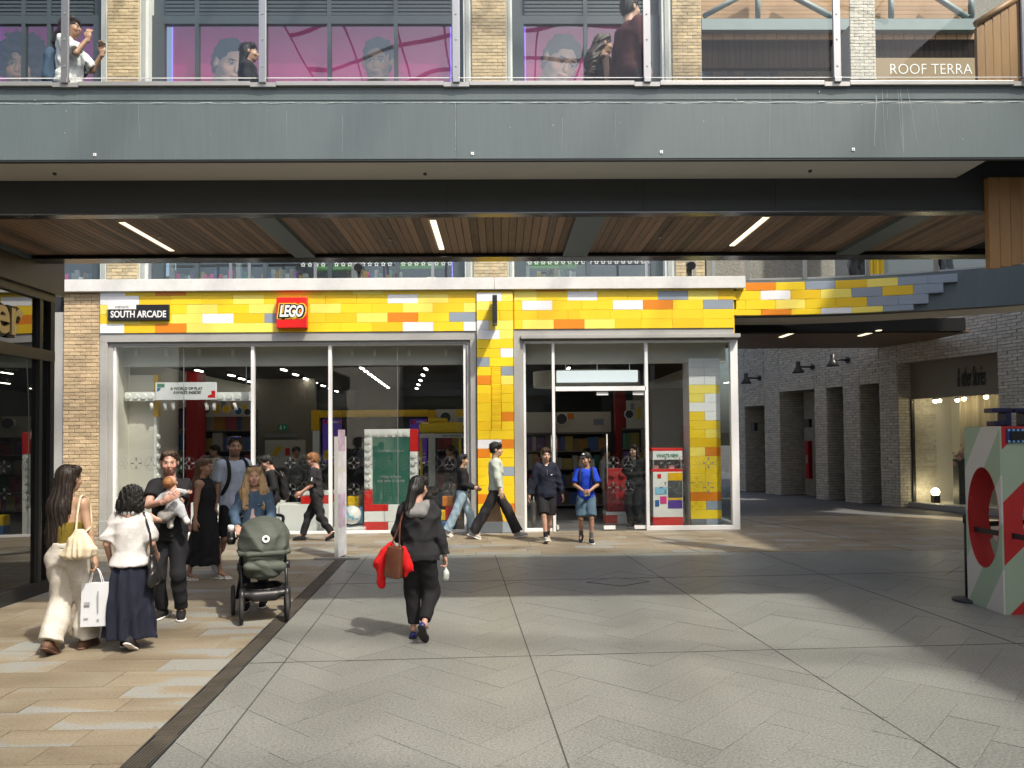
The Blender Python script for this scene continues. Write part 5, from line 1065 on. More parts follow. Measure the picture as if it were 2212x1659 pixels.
yms = [YE - .05, PX(79, 1000, XG).y, PX(79, 1000, XG).y - 1.6, PX(79, 1000, XG).y - 3.2, PX(79, 1000, XG).y - 4.8]
for k, y_ in enumerate(yms): box('corner_post' if k == 0 else 'mullion', XG - .06, XG + .055, y_ - .04, y_ + (.05 if k == 0 else .02), .16, ztp, 'black' if k == 0 else 'dark_frame', ls)
for a, b in zip(yms, yms[1:]): box('pane', XG - .008, XG + .004, b, a, .16, ztr0 - .07, 'glass_dark', ls); box('upper_pane', XG - .008, XG + .004, b, a, ztr0 + .07, ztp, 'glass_dark', ls)
box('rear_return', XG - 3, XG - .06, YE - .05, YE + .05, 0, 6, 'dark_frame', ls); box('shop_back', XG - 3.1, XG - 3, 2, YE, 0, 5, 'black_matt', ls); box('shop_ceiling', XG - 3, XG - .1, 2, YE - .1, ztp - .1, ztp, 'black_matt', ls); box('shop_floor', XG - 3, XG - .1, 2, YE - .1, -.01, .006, 'shop_floor', ls)
mk('sign_gold', (.62, .50, .26), .35, metal=.4)
ey, zb_ = PX(0, 712, XG + .03), PX(0, 655, XG + .03)
def lto(u, v, w): return (XG + .012 + w, u, v)
ya_, yb2 = PX(-60, 690, XG).y, PX(37, 690, XG).y
for b_, m_, ex, dz in ((.07, 'black', .03, 0.0), (.02, 'sign_gold', .0, .03)):
    def lto(u, v, w, dz=dz): return (XG + .015 + w + dz, u, v)
    text_fit('lettering', 'per', ya_ - ex, yb2 + ex, zb_.z - .5 - ex, zb_.z + ex - .02, 0, m_, ls, depth=.03, bold=b_, to=lto)

# ================================================================== STRIPED PROMOTIONAL BOX AND BARRIER
bx = empty('striped_promotion_box', (5.4, 8.4, 0), 'tall sage, white and red striped box with round openings on the right', 'display')
BX0, BY0, BY1, BX1 = 5.39, 8.17, 8.80, 6.9; BHt = P(2168, 921, BY0).z
def stripes(name, ax, off, seq, per, slope):
    m = bpy.data.materials.new(name); m.use_nodes = True; n = m.node_tree.nodes; l = m.node_tree.links; b = n['Principled BSDF']; b.inputs['Roughness'].default_value = .55
    ge = n.new('ShaderNodeNewGeometry'); sx = n.new('ShaderNodeSeparateXYZ'); l.new(ge.outputs['Position'], sx.inputs[0])
    a = n.new('ShaderNodeMath'); a.operation = 'MULTIPLY_ADD'; l.new(sx.outputs[ax], a.inputs[0]); a.inputs[1].default_value = slope; l.new(sx.outputs['Z'], a.inputs[2])
    d = n.new('ShaderNodeMath'); d.operation = 'MULTIPLY_ADD'; l.new(a.outputs[0], d.inputs[0]); d.inputs[1].default_value = 1 / per; d.inputs[2].default_value = off
    f = n.new('ShaderNodeMath'); f.operation = 'FRACT'; l.new(d.outputs[0], f.inputs[0]); r = n.new('ShaderNodeValToRGB'); r.color_ramp.interpolation = 'CONSTANT'; l.new(f.outputs[0], r.inputs[0])
    e = r.color_ramp.elements; cols = dict(s=(.33, .43, .31), w=(.56, .55, .51), r=(.42, .022, .02))
    e[0].position = 0; e[0].color = (*cols[seq[0][1]], 1); e[1].position = seq[1][0]; e[1].color = (*cols[seq[1][1]], 1)
    for p_, c_ in seq[2:]: x = e.new(p_); x.color = (*cols[c_], 1)
    l.new(r.outputs[0], b.inputs['Base Color']); M[name] = m
stripes('stripes_side', 'Y', .12, [(0, 's'), (.5, 'w')], 1.02, 1.55); stripes('stripes_front', 'X', .15, [(0, 's'), (.45, 'r')], 1.25, -.95)
def holed(nm, c, u, v, hu, hv, eu, ev, th_dir, th, mat_, par, deep=None):
    """flat panel with an elliptical opening"""
    bm = bmesh.new(); n_ = 40; c, u, v, t_ = Vector(c), Vector(u), Vector(v), Vector(th_dir) * th; A1 = []; c0 = math.atan2(hv, hu)
    for a in sorted([2 * math.pi * (k + .5) / n_ for k in range(n_)] + [c0, math.pi - c0, math.pi + c0, 2 * math.pi - c0]):
        ca, sa = math.cos(a), math.sin(a); sc_ = min(hu / abs(ca), hv / abs(sa)); i_ = c + u * eu * ca + v * ev * sa; o_ = c + u * max(-hu, min(hu, ca * sc_)) + v * max(-hv, min(hv, sa * sc_))
        A1.append([bm.verts.new(p_) for p_ in (i_, o_, i_ + t_, o_ + t_)])
    for a, b in zip(A1, A1[1:] + A1[:1]):
        for q in ((a[0], a[1], b[1], b[0]), (a[2], b[2], b[3], a[3]), (a[1], a[3], b[3], b[1])): bm.faces.new(q)
    o = bm_obj(nm, bm, mat_, par)
    bm = bmesh.new(); ring = [[bm.verts.new(c + u * eu * math.cos(a) + v * ev * math.sin(a) + Vector(th_dir) * d_) for d_ in (-.004, (deep or th) + .004)] for a in [2 * math.pi * k / 40 for k in range(40)]]
    for a, b in zip(ring, ring[1:] + ring[:1]): f = bm.faces.new((a[0], b[0], b[1], a[1])); f.smooth = True
    bm_obj('opening_lining', bm, 'red_paint', par); return o
zc_ = BHt * .49
holed('side_panel', (BX0 + .002, (BY0 + BY1) / 2, BHt / 2), (0, 1, 0), (0, 0, 1), (BY1 - BY0) / 2, BHt / 2 - .002, .275, .56, (1, 0, 0), .02, 'stripes_side', bx, .22)
holed('front_panel', ((BX0 + BX1) / 2 + .024, BY0, BHt / 2), (1, 0, 0), (0, 0, 1), (BX1 - BX0) / 2, BHt / 2, .55, .62, (0, 1, 0), .06, 'stripes_front', bx)
holed('rear_panel', ((BX0 + BX1) / 2 + .024, BY1 - .06, BHt / 2), (1, 0, 0), (0, 0, 1), (BX1 - BX0) / 2, BHt / 2, .55, .62, (0, 1, 0), .06, 'stripes_front', bx)
box('top_panel', BX0 + .023, BX1, BY0 + .061, BY1 - .061, BHt - .05, BHt - .002, 'red_paint', bx); box('end_panel', BX1, BX1 + .05, BY0, BY1, 0, BHt, 'stripes_front', bx)
X0, X1, Z0, Z1 = RC(2173, 926, 2235, 956, BY0); mk('blue_check', (.02, .05, .18), .5); box('label_panel', X0, X1, BY0 - .02, BY0 - .003, Z0, Z1, 'blue_check', bx); box('label_slot', X0 + .03, X1, BY0 - .035, BY0 - .021, Z0 + .03, Z1 - .03, 'black', bx)
for k in range(9): piece('label_chevron', X0 + .01 + k * .05, X0 + .03 + k * .05, BY0 - .024, BY0 - .02, Z1 - .026, Z1 - .004, 'sky_blue', bx); piece('label_chevron', X0 + .01 + k * .05, X0 + .03 + k * .05, BY0 - .024, BY0 - .02, Z0 + .004, Z0 + .026, 'sky_blue', bx)
lt = empty('block_letter', (P(2165, 920, BY0 + .3).x, BY0 + .3, BHt), 'dark blue block letter standing on the striped box', 'letter'); Yl = BY0 + .25
for a, b, c, d in ((2144, 2186, 881, 891), (2174, 2186, 891, 920), (2150, 2174, 909, 920)): X0, X1, Z0, Z1 = RC(a, c, b, d, Yl); box('letter_stroke', X0, X1, Yl, Yl + .16, max(Z0, BHt), Z1, 'navy_plastic', lt, .01)
lt2 = empty('block_letter', (P(2205, 920, BY0 + .3).x, BY0 + .3, BHt), 'second dark blue block letter at the picture edge', 'letter')
for a, b, c, d in ((2193, 2225, 881, 891), (2215, 2225, 891, 920)): X0, X1, Z0, Z1 = RC(a, c, b, d, Yl); box('letter_stroke', X0, X1, Yl, Yl + .16, max(Z0, BHt), Z1, 'navy_plastic', lt2, .01)
sg_ = G(2092, 1298); st_ = empty('queue_barrier', (sg_.x, sg_.y, 0), 'black queue barrier post with belt beside the striped box', 'barrier')
bm = bmesh.new(); lathe(bm, (sg_.x, sg_.y, 0), [(.0, 0.0), (.17, 0), (.17, .02), (.15, .035), (.03, .05)], 24); bm_obj('base', bm, 'black', st_); zp = P(2091, 1118, sg_.y).z; cyl_obj('post', (sg_.x, sg_.y, zp / 2 + .02), .032, zp - .02, 'black', st_); bm = bmesh.new(); lathe(bm, (sg_.x, sg_.y, zp - .02), [(.04, -.04), (.04, .05), (.03, .06)], 16); bm_obj('head', bm, 'black', st_)
zb2 = P(2091, 1140, sg_.y).z; b0 = Vector((sg_.x, sg_.y - .03, zb2)); b1 = P(2225, 1164, BY0 - .25); mesh('belt', [b0 + Vector((0, 0, -.03)), b1 + Vector((0, 0, -.03)), b1 + Vector((0, 0, .03)), b0 + Vector((0, 0, .03))] + [b0 + Vector((.003, .004, -.03)), b1 + Vector((.003, .004, -.03)), b1 + Vector((.003, .004, .03)), b0 + Vector((.003, .004, .03))], CUBE_F, 'black', st_)
b0 = Vector((sg_.x, sg_.y + .03, zb2 + .03)); b1 = Vector((7.6, 9.2, zb2 + .06)); mesh('belt', [b0 + Vector((0, 0, -.03)), b1 + Vector((0, 0, -.03)), b1 + Vector((0, 0, .03)), b0 + Vector((0, 0, .03))] + [b0 + Vector((.0, .004, -.03)), b1 + Vector((.0, .004, -.03)), b1 + Vector((.0, .004, .03)), b0 + Vector((.0, .004, .03))], CUBE_F, 'black', st_)
# pull-up banner seen edge on
g0 = G(735, 1207); ytp = P(738, 943, g0.y).z; bn = empty('banner_stand', (g0.x, g0.y, 0), 'thin white banner board on a flat foot, seen edge on', 'sign')
mk('banner_print', (.60, .59, .63), .5, nz=(6, .2)); mk('banner_mark', (.46, .36, .46), .5, nz=(9, .4)); dv = Vector((.055, .42))
e0 = Vector((g0.x - .045, g0.y - .1)); box('edge', e0.x - .028, e0.x + .028, e0.y, e0.y + .05, .03, ytp, 'offwhite', bn)
prism('printed_face', [e0 + Vector((.029, .0)), e0 + Vector((.029, .0)) + dv, e0 + Vector((-.028, .05)) + dv, e0 + Vector((-.028, .05))], .03, ytp, 'banner_print', bn)
box('foot_bar', g0.x - .40, g0.x + .33, e0.y - .02, e0.y + .06, 0.002, .03, 'alu', bn)
for k, (zq, h_) in enumerate(((.5, .55), (1.15, .12), (1.4, .1), (1.75, .35))): o = e0 + Vector((.03, .02)); prism('print_patch', [o, o + dv * .8, o + dv * .8 + Vector((.003, 0)), o + Vector((.003, 0))], zq, zq + h_, ('banner_mark', 'banner_print', 'offwhite', 'banner_mark')[k], bn)

# ================================================================== WHAT STANDS OUT OF FRAME: roof ribs, right hand building, opposite row
rb_ = tag(empty('roof_gridshell', (0, 4, 14)), 'arched steel ribs of the glazed roof above the street', 'roof')
def arch(x): return 19 + 2.5 * math.cos((x - 2) / 13 * math.pi / 2)
for k, y_ in enumerate(np.arange(-16, 13, 3.1)): tube_obj('arch_rib', [(x, y_ + .35 * math.sin(x * .3), arch(x)) for x in np.linspace(-9, 16, 16)], .10, 'steel_paint', rb_, 6)
for x in np.arange(-9, 16.1, 2.2): tube_obj('purlin', [(x, y_, arch(x)) for y_ in (-16, -6, 4, 13)], .055, 'steel_paint', rb_, 6)
ob = empty('right_hand_building', (9.5, 3, 0), 'plain building on the right side of the street, out of view', 'building')
box('wall', 8.1, 9.2, -9, 8.0, 0, 9.3, 'cream_wall', ob); box('shade_wall_end', 9.0, 10, 8.0, 10.8, 0, 9.2, 'cream_wall', ob); box('shade_wall_far', 10.6, 13.5, 9.4, 13.4, 0, 13, 'cream_wall', ob)  # unseen end and far blocks added and sized to shade link bridge and arcade
op = empty('opposite_row', (0, -16, 0), 'row of shops opposite, behind the viewer', 'building')
box('wall', -16, 16, -17.5, -16.5, 0, 9.5, 'taupe', op); box('upper_band', -16, 16, -16.5, -16.2, 4.6, 5.4, 'grey_stone', op)
for k in range(7): box('dark_window', -14 + k * 4.2, -11.2 + k * 4.2, -16.5, -16.4, .4, 4.0, 'black', op); box('dark_window', -14 + k * 4.2, -11.2 + k * 4.2, -16.5, -16.4, 6, 8.6, 'black', op)
lf = empty('left_hand_row', (-9, -6, 0), 'row of shops on the left behind the viewer', 'building'); box('wall', -9, -5.95, -16, 1.9, 0, 9.5, 'soffit_cream', lf)
# ================================================================== PEOPLE: bodies and clothes as smooth distance-field surfaces
import openvdb
def ik(a, c, l1, l2, pole):
    a, c = Vector(a), Vector(c); d = c - a; L = min(d.length, (l1 + l2) * .999); u = d.normalized(); x = (l1 * l1 - l2 * l2 + L * L) / (2 * L); h = math.sqrt(max(l1 * l1 - x * x, 0)); p = Vector(pole); p = (p - u * p.dot(u)).normalized()
    return a + u * x + p * h
def cap(a, b, ra, rb, k=.02, fl=None, op='add', flat=False): return dict(t='cap', flat=flat, a=np.array(a, float), b=np.array(b, float), ra=ra, rb=rb, k=k, fl=fl, op=op)
def ell(c, r, k=.02, op='add', rot=None): return dict(t='ell', c=np.array(c, float), r=np.array(r, float), k=k, op=op, rot=rot)
def stack(rows, k=.02, rip=0, ripn=9, op='add', rz=None): return dict(t='st', rows=sorted(rows), k=k, rip=rip, ripn=ripn, op=op)
def bounds(p):
    if p['t'] == 'cap': r = max(p['ra'], p['rb']) * (1.0 if p['fl'] is None else max(1, *p['fl'])); return np.minimum(p['a'], p['b']) - r, np.maximum(p['a'], p['b']) + r
    if p['t'] == 'ell': m = max(p['r']) if p['rot'] is not None else p['r']; return p['c'] - m, p['c'] + m
    R_ = p['rows']; rx = max(r[1] for r in R_) + p['rip']; ry = max(r[2] for r in R_) + p['rip']; cx = [r[3] for r in R_]; cy = [r[4] for r in R_]
    return np.array([min(cx) - rx, min(cy) - ry, R_[0][0]]), np.array([max(cx) + rx, max(cy) + ry, R_[-1][0]])
def dist(p, X, Y, Z):
    if p['t'] == 'cap':
        a, b = p['a'], p['b']; fl = p['fl'] or (1, 1, 1); s = np.array(fl)
        ba = (b - a) / s; px, py, pz = (X - a[0]) / s[0], (Y - a[1]) / s[1], (Z - a[2]) / s[2]
        h = np.clip((px * ba[0] + py * ba[1] + pz * ba[2]) / max(ba.dot(ba), 1e-9), 0, 1)
        if p['flat']:
            t = (px * ba[0] + py * ba[1] + pz * ba[2]) / max(ba.dot(ba), 1e-9); L = np.sqrt(ba.dot(ba)); t2 = np.maximum(t, 0)
            rr = np.sqrt(np.maximum((px - ba[0] * t2) ** 2 + (py - ba[1] * t2) ** 2 + (pz - ba[2] * t2) ** 2, 0)) - (p['ra'] + (p['rb'] - p['ra']) * t2)
            return np.maximum(rr, (t - 1) * L)
        return (np.sqrt((px - ba[0] * h) ** 2 + (py - ba[1] * h) ** 2 + (pz - ba[2] * h) ** 2) - (p['ra'] + (p['rb'] - p['ra']) * h)) * s.min()
    if p['t'] == 'ell':
        c, r = p['c'], p['r']; x, y, z = X - c[0], Y - c[1], Z - c[2]
        if p['rot'] is not None:
            m = np.array(p['rot']); x, y, z = m[0][0] * x + m[1][0] * y + m[2][0] * z, m[0][1] * x + m[1][1] * y + m[2][1] * z, m[0][2] * x + m[1][2] * y + m[2][2] * z
        k0 = np.sqrt((x / r[0]) ** 2 + (y / r[1]) ** 2 + (z / r[2]) ** 2); k1 = np.sqrt((x / r[0] ** 2) ** 2 + (y / r[1] ** 2) ** 2 + (z / r[2] ** 2) ** 2) + 1e-9
        return k0 * (k0 - 1) / k1
    R_ = np.array([r[:5] for r in p['rows']], float); zs = R_[:, 0]
    rx, ry, cx, cy = (np.interp(Z, zs, R_[:, i]) for i in (1, 2, 3, 4)); x, y = X - cx, Y - cy; q = np.sqrt((x / rx) ** 2 + (y / ry) ** 2)
    d = (q - 1) * np.minimum(rx, ry)
    if p['rip']: t = np.clip((zs[-1] - Z) / (zs[-1] - zs[0]), 0, 1); d = d - p['rip'] * t * np.sin(np.arctan2(y, x) * p['ripn'] + Z * 2)
    return np.maximum(d, np.maximum(zs[0] - Z, Z - zs[-1]))
def wr(seed, amp, f=34):
    r = np.random.RandomState(seed); ks = r.normal(0, 1, (5, 3)); ks /= np.linalg.norm(ks, axis=1)[:, None]; ks[:, 2] *= .8; fr = r.uniform(.6, 1.7, 5) * f; ph = r.uniform(0, 6, 5)
    def fn(X, Y, Z):
        w = .03 * np.sin(9 * Z + 7 * X + ph[0]); return amp * sum((1.6 * np.abs(np.sin((k[0] * X + k[1] * Y + k[2] * (Z + w)) * q * .6 + h)) - 1) * (.5 + .5 * np.sin(5 * Z + 9 * X + h)) for k, q, h in zip(ks, fr, ph)) / 1.0
    return fn
def strands(amp):
    def fn(X, Y, Z): th = np.arctan2(X, Y - .02); return amp * (.55 * np.sin(44 * th + 2 * np.sin(9 * Z)) + .45 * np.sin(190 * X + 2.5 * np.sin(7 * Z)) + .4 * np.sin(19 * th + 5 * Z))
    return fn
def surf(prims, vox, disp=None, cuts=(), pad=.02):
    lo = np.min([bounds(p)[0] for p in prims if p['op'] == 'add'], 0) - pad - 2 * vox; hi = np.max([bounds(p)[1] for p in prims if p['op'] == 'add'], 0) + pad + 2 * vox
    n = np.ceil((hi - lo) / vox).astype(int) + 1; ax = [lo[i] + np.arange(n[i]) * vox for i in range(3)]; D = np.full(n, .12)
    for p in prims:
        b0, b1 = bounds(p); m = p['k'] + 3 * vox + .02; i0 = np.clip(((b0 - m - lo) / vox).astype(int), 0, n - 1); i1 = np.clip(((b1 + m - lo) / vox).astype(int) + 2, 1, n)
        sl = tuple(slice(a, b) for a, b in zip(i0, i1))
        if any(a >= b for a, b in zip(i0, i1)): continue
        X, Y, Z = np.meshgrid(ax[0][sl[0]], ax[1][sl[1]], ax[2][sl[2]], indexing='ij'); d = dist(p, X, Y, Z); o = D[sl]; k = max(p['k'], 1e-4)
        if p['op'] == 'add': h = np.maximum(k - np.abs(d - o), 0) / k; D[sl] = np.minimum(d, o) - h * h * k * .25
        else: h = np.maximum(k - np.abs(-d - o), 0) / k; D[sl] = np.maximum(-d, o) + h * h * k * .25
    if disp or cuts:
        X, Y, Z = np.meshgrid(*ax, indexing='ij')
        if disp: D = D + disp(X, Y, Z)
        for (nx, ny, nz_, c) in cuts: D = np.maximum(D, nx * X + ny * Y + nz_ * Z - c)
    g = openvdb.FloatGrid(.12); g.copyFromArray(np.clip(D, -.12, .12)); pts, quads = g.convertToQuads(0.0)
    return pts * vox + lo, quads[:, ::-1]
def obj_from(name, parts, mat, parent=None, matrix=None, cols=None):
    V = np.concatenate([p[0] for p in parts]); o = 0; Q = []
    for p in parts: Q.append(p[1] + o); o += len(p[0])
    Q = np.concatenate(Q); me = bpy.data.meshes.new(name); me.vertices.add(len(V)); me.vertices.foreach_set('co', V.astype(np.float32).ravel()); me.loops.add(len(Q) * 4); me.loops.foreach_set('vertex_index', Q.astype(np.int32).ravel()); me.polygons.add(len(Q)); me.polygons.foreach_set('loop_start', np.arange(len(Q), dtype=np.int32) * 4); me.polygons.foreach_set('use_smooth', np.ones(len(Q), bool)); me.update(calc_edges=True); me.validate()
    me.materials.append(M[mat])
    if cols is not None:
        a = me.color_attributes.new('Col', 'FLOAT_COLOR', 'POINT'); c = np.concatenate([np.concatenate(cols), np.ones((len(V), 1))], 1); a.data.foreach_set('color', c.astype(np.float32).ravel())
    ob = bpy.data.objects.new(name, me); COL.objects.link(ob)
    if parent: ob.parent = parent
    if matrix is not None: ob.matrix_world = matrix
    return ob
m = bpy.data.materials.new('skin'); m.use_nodes = True; n_ = m.node_tree.nodes; va = n_.new('ShaderNodeVertexColor'); va.layer_name = 'Col'; b_ = n_['Principled BSDF']; m.node_tree.links.new(va.outputs[0], b_.inputs['Base Color']); b_.inputs['Roughness'].default_value = .5; b_.inputs['Subsurface Weight'].default_value = .08; b_.inputs['Subsurface Radius'].default_value = (.02, .008, .005); M['skin'] = m
def cloth(nm, c, rough=.85, a=.12): return mk(nm, c, rough, nz=(45, a), nz2=(9, a), spec=.25, bump=(500, .15, .002))
for nm, c in dict(c_black=(.014, .014, .016), c_black2=(.022, .022, .025), c_navy=(.012, .015, .028), c_white=(.60, .60, .59), c_ivory=(.50, .475, .42), c_olive=(.16, .115, .015), c_jeans=(.014, .015, .018), c_blue=(.012, .05, .46), c_steel=(.075, .13, .18), c_denim=(.055, .095, .15), c_ltjean=(.32, .44, .54), c_sage=(.42, .47, .41), c_sky=(.38, .44, .54), c_grey=(.40, .42, .44), c_hood=(.20, .20, .20), c_maroon=(.06, .018, .022), c_cream=(.62, .54, .40), c_red=(.62, .012, .014), c_khaki=(.065, .078, .062), c_knit=(.20, .195, .185), c_dim=(.12, .115, .11), c_pale=(.50, .50, .47), c_blush=(.50, .36, .34)).items(): cloth(nm, c)
mk('lens_blue', (.02, .02, .12), .1); mk('leather_black', (.014, .014, .015), .3, nz=(30, .2), bump=(40, .3, .004)); mk('leather_brown', (.115, .04, .022), .3, nz=(14, .3), bump=(30, .2, .004)); mk('canvas', (.58, .50, .36), .8, nz=(40, .06)); mk('kraft', (.36, .24, .14), .8, nz=(8, .1)); mk('paper_white', (.52, .55, .58), .7, nz=(8, .04)); mk('rubber', (.02, .02, .021), .7); mk('sole_white', (.72, .70, .66), .6); mk('sole_brown', (.10, .05, .03), .7); mk('shoe_blue', (.015, .02, .17), .35, nz=(60, .5)); mk('shoe_grey', (.35, .35, .33), .6, nz=(20, .3)); mk('plastic_clear', (.45, .5, .45), .15, nz=(20, .4))
for nm, c in dict(h_black=(.010, .009, .009), h_dark=(.020, .013, .010), h_brown=(.055, .032, .018), h_ginger=(.24, .105, .035), h_blond=(.34, .235, .12), h_ltbrown=(.13, .075, .04)).items():
    m = mk(nm, c, .55, nz=(8, .3), nz2=(130, .3, (1, 1, .12)), spec=.4)
SK = dict(fair=(.46, .28, .205), pink=(.48, .275, .21), tan=(.36, .205, .13), brown=(.25, .135, .08), dark=(.09, .048, .03), olive=(.46, .29, .19))
def head_part(skin, hair, beard=0, child=False):
    ps = [ell((0, .018, .032), (.074, .094, .086)), ell((0, -.022, -.03), (.062, .066, .078), .03), ell((0, -.036, -.08), (.042, .04, .036), .03), cap((0, -.086, .006), (0, -.106, -.03), .008, .013, .012), cap((-.028, -.080, .020), (.028, -.080, .020), .012, .012, .015),
          ell((.030, -.093, .002), (.017, .013, .010), .01, 'sub'), ell((-.030, -.093, .002), (.017, .013, .010), .01, 'sub'), ell((.030, -.078, .001), (.014, .012, .010), .006), ell((-.030, -.078, .001), (.014, .012, .010), .006),
          ell((.036, -.062, -.032), (.026, .026, .024), .02), ell((-.036, -.062, -.032), (.026, .026, .024), .02), ell((0, -.088, -.056), (.020, .010, .006), .008), ell((0, -.086, -.067), (.019, .011, .007), .008),
          ell((.077, .012, -.006), (.010, .021, .031), .008), ell((-.077, .012, -.006), (.010, .021, .031), .008), cap((0, .022, -.07), (0, .034, -.19), .055, .060, .03)]
    v, q = surf(ps, .0062); c = np.tile(np.array(SK[skin]), (len(v), 1)); hc = np.array(M[hair].node_tree.nodes['Principled BSDF'].inputs['Base Color'].default_value[:3])
    def inside(cx, cy, cz, rx, ry, rz): return ((v[:, 0] - cx) / rx) ** 2 + ((v[:, 1] - cy) / ry) ** 2 + ((v[:, 2] - cz) / rz) ** 2 < 1
    if beard: w = (v[:, 2] < -.035) & (v[:, 2] > -.125) & (v[:, 1] < .02) & (np.abs(v[:, 2] + .062) + np.abs(v[:, 0]) * .3 > .012); c[w] = c[w] * (1 - beard) + hc * beard
    cheek = inside(.04, -.085, -.03, .02, .03, .018) | inside(-.04, -.085, -.03, .02, .03, .018) | inside(0, -.112, -.03, .014, .02, .014); c[cheek] *= (1.06, .90, .88)
    for s in (-1, 1):
        c[inside(s * .031, -.09, .0235, .022, .03, .0055)] = hc * .9 + .01; c[inside(s * .030, -.09, .002, .0155, .03, .0075)] = (.42, .38, .34); c[inside(s * .030, -.09, .002, .0075, .03, .0085)] = (.02, .015, .012); c[inside(s * .030, -.09, .0085, .017, .03, .0035)] = (.05, .03, .02)
    c[inside(0, -.09, -.062, .023, .03, .0095)] *= (.95, .62, .60); c[inside(0, -.09, -.0615, .020, .03, .0022)] *= .45
    return v, q, c
def hand_part(side, curl=.45, thumb=.2):
    ps = [ell((.0, .0, -.05), (.015, .038, .052), .012), cap((0, 0, .03), (0, 0, -.03), .026, .027, .02, (.8, 1.1, 1))]
    for y, ln in ((-.029, .072), (-.0095, .082), (.0105, .077), (.029, .060)):
        a = Vector((0, y, -.088)); l1, l2, l3 = ln * .45, ln * .32, ln * .26; p = a
        for l_, t in ((l1, curl * .7), (l2, curl * 1.7), (l3, curl * 2.5)): d = Vector((math.sin(t), y * .6, -math.cos(t))); e = p + d * l_; ps.append(cap(p, e, .0092, .0082, .004)); p = e
    ps += [cap((0, -.026, -.025), (.012, -.052, -.058), .014, .011, .012), cap((.012, -.052, -.058), (.012 + .02 * thumb * 4, -.056 + .03 * thumb, -.088), .0105, .009, .006)]
    v, q = surf(ps, .006)
    if side > 0: v = v * (-1, 1, 1); q = q[:, ::-1]
    return v, q
HC = {}
def frame(d, thumb):
    z = -Vector(d).normalized(); y = -Vector(thumb); y = (y - z * y.dot(z)).normalized(); x = y.cross(z); return np.array([[x.x, y.x, z.x], [x.y, y.y, z.y], [x.z, y.z, z.z]])
SHOE = {}
def shoe_mesh(style, upper, sole):
    k = (style, upper, sole)
    if k in SHOE: return SHOE[k]
    if style == 'flat': ps = [cap((0, .05, -.05), (0, -.13, -.062), .036, .030, .02, (1, 1, 1)), ell((0, .0, -.012), (.030, .055, .035), .01, 'sub')]
    elif style == 'sandal': ps = [cap((-.035, -.10, -.062), (.035, -.09, -.062), .022, .022, .0), cap((-.04, .0, -.045), (.04, .0, -.045), .018, .018, 0), cap((0, -.02, -.068), (0, -.14, -.07), .028, .03, .02)]
    else: ps = [cap((0, .045, -.045), (0, -.145, -.058), .040, .036, .03), cap((0, .02, -.03), (0, .015, .015 if style == 'high' else -.005), .043, .042, .03), cap((0, -.02, -.03), (0, -.10, -.045), .04, .034, .03)]
    v, q = surf(ps, .008, cuts=[(0, 0, -1, .074)]); sv, sq = surf([cap((0, .05, -.08), (0, -.15, -.08), .044, .041, .01), cap((-.008, -.1, -.08), (.008, -.1, -.08), .044, .044, .03)], .009, cuts=[(0, 0, -1, .086), (0, 0, 1, -.066)])
    a = obj_from('shoe', [(v, q)], upper).data; b = obj_from('sole', [(sv, sq)], sole).data
    for o in [o for o in COL.objects if o.data in (a, b)]: bpy.data.objects.remove(o)
    SHOE[k] = (a, b); return SHOE[k]
PEOPLE = {}
def vnorm(v, q):
    n = np.zeros_like(v); f = np.cross(v[q[:, 2]] - v[q[:, 0]], v[q[:, 3]] - v[q[:, 1]])
    for i in range(4): np.add.at(n, q[:, i], f)
    return n / (np.linalg.norm(n, axis=1)[:, None] + 1e-9)
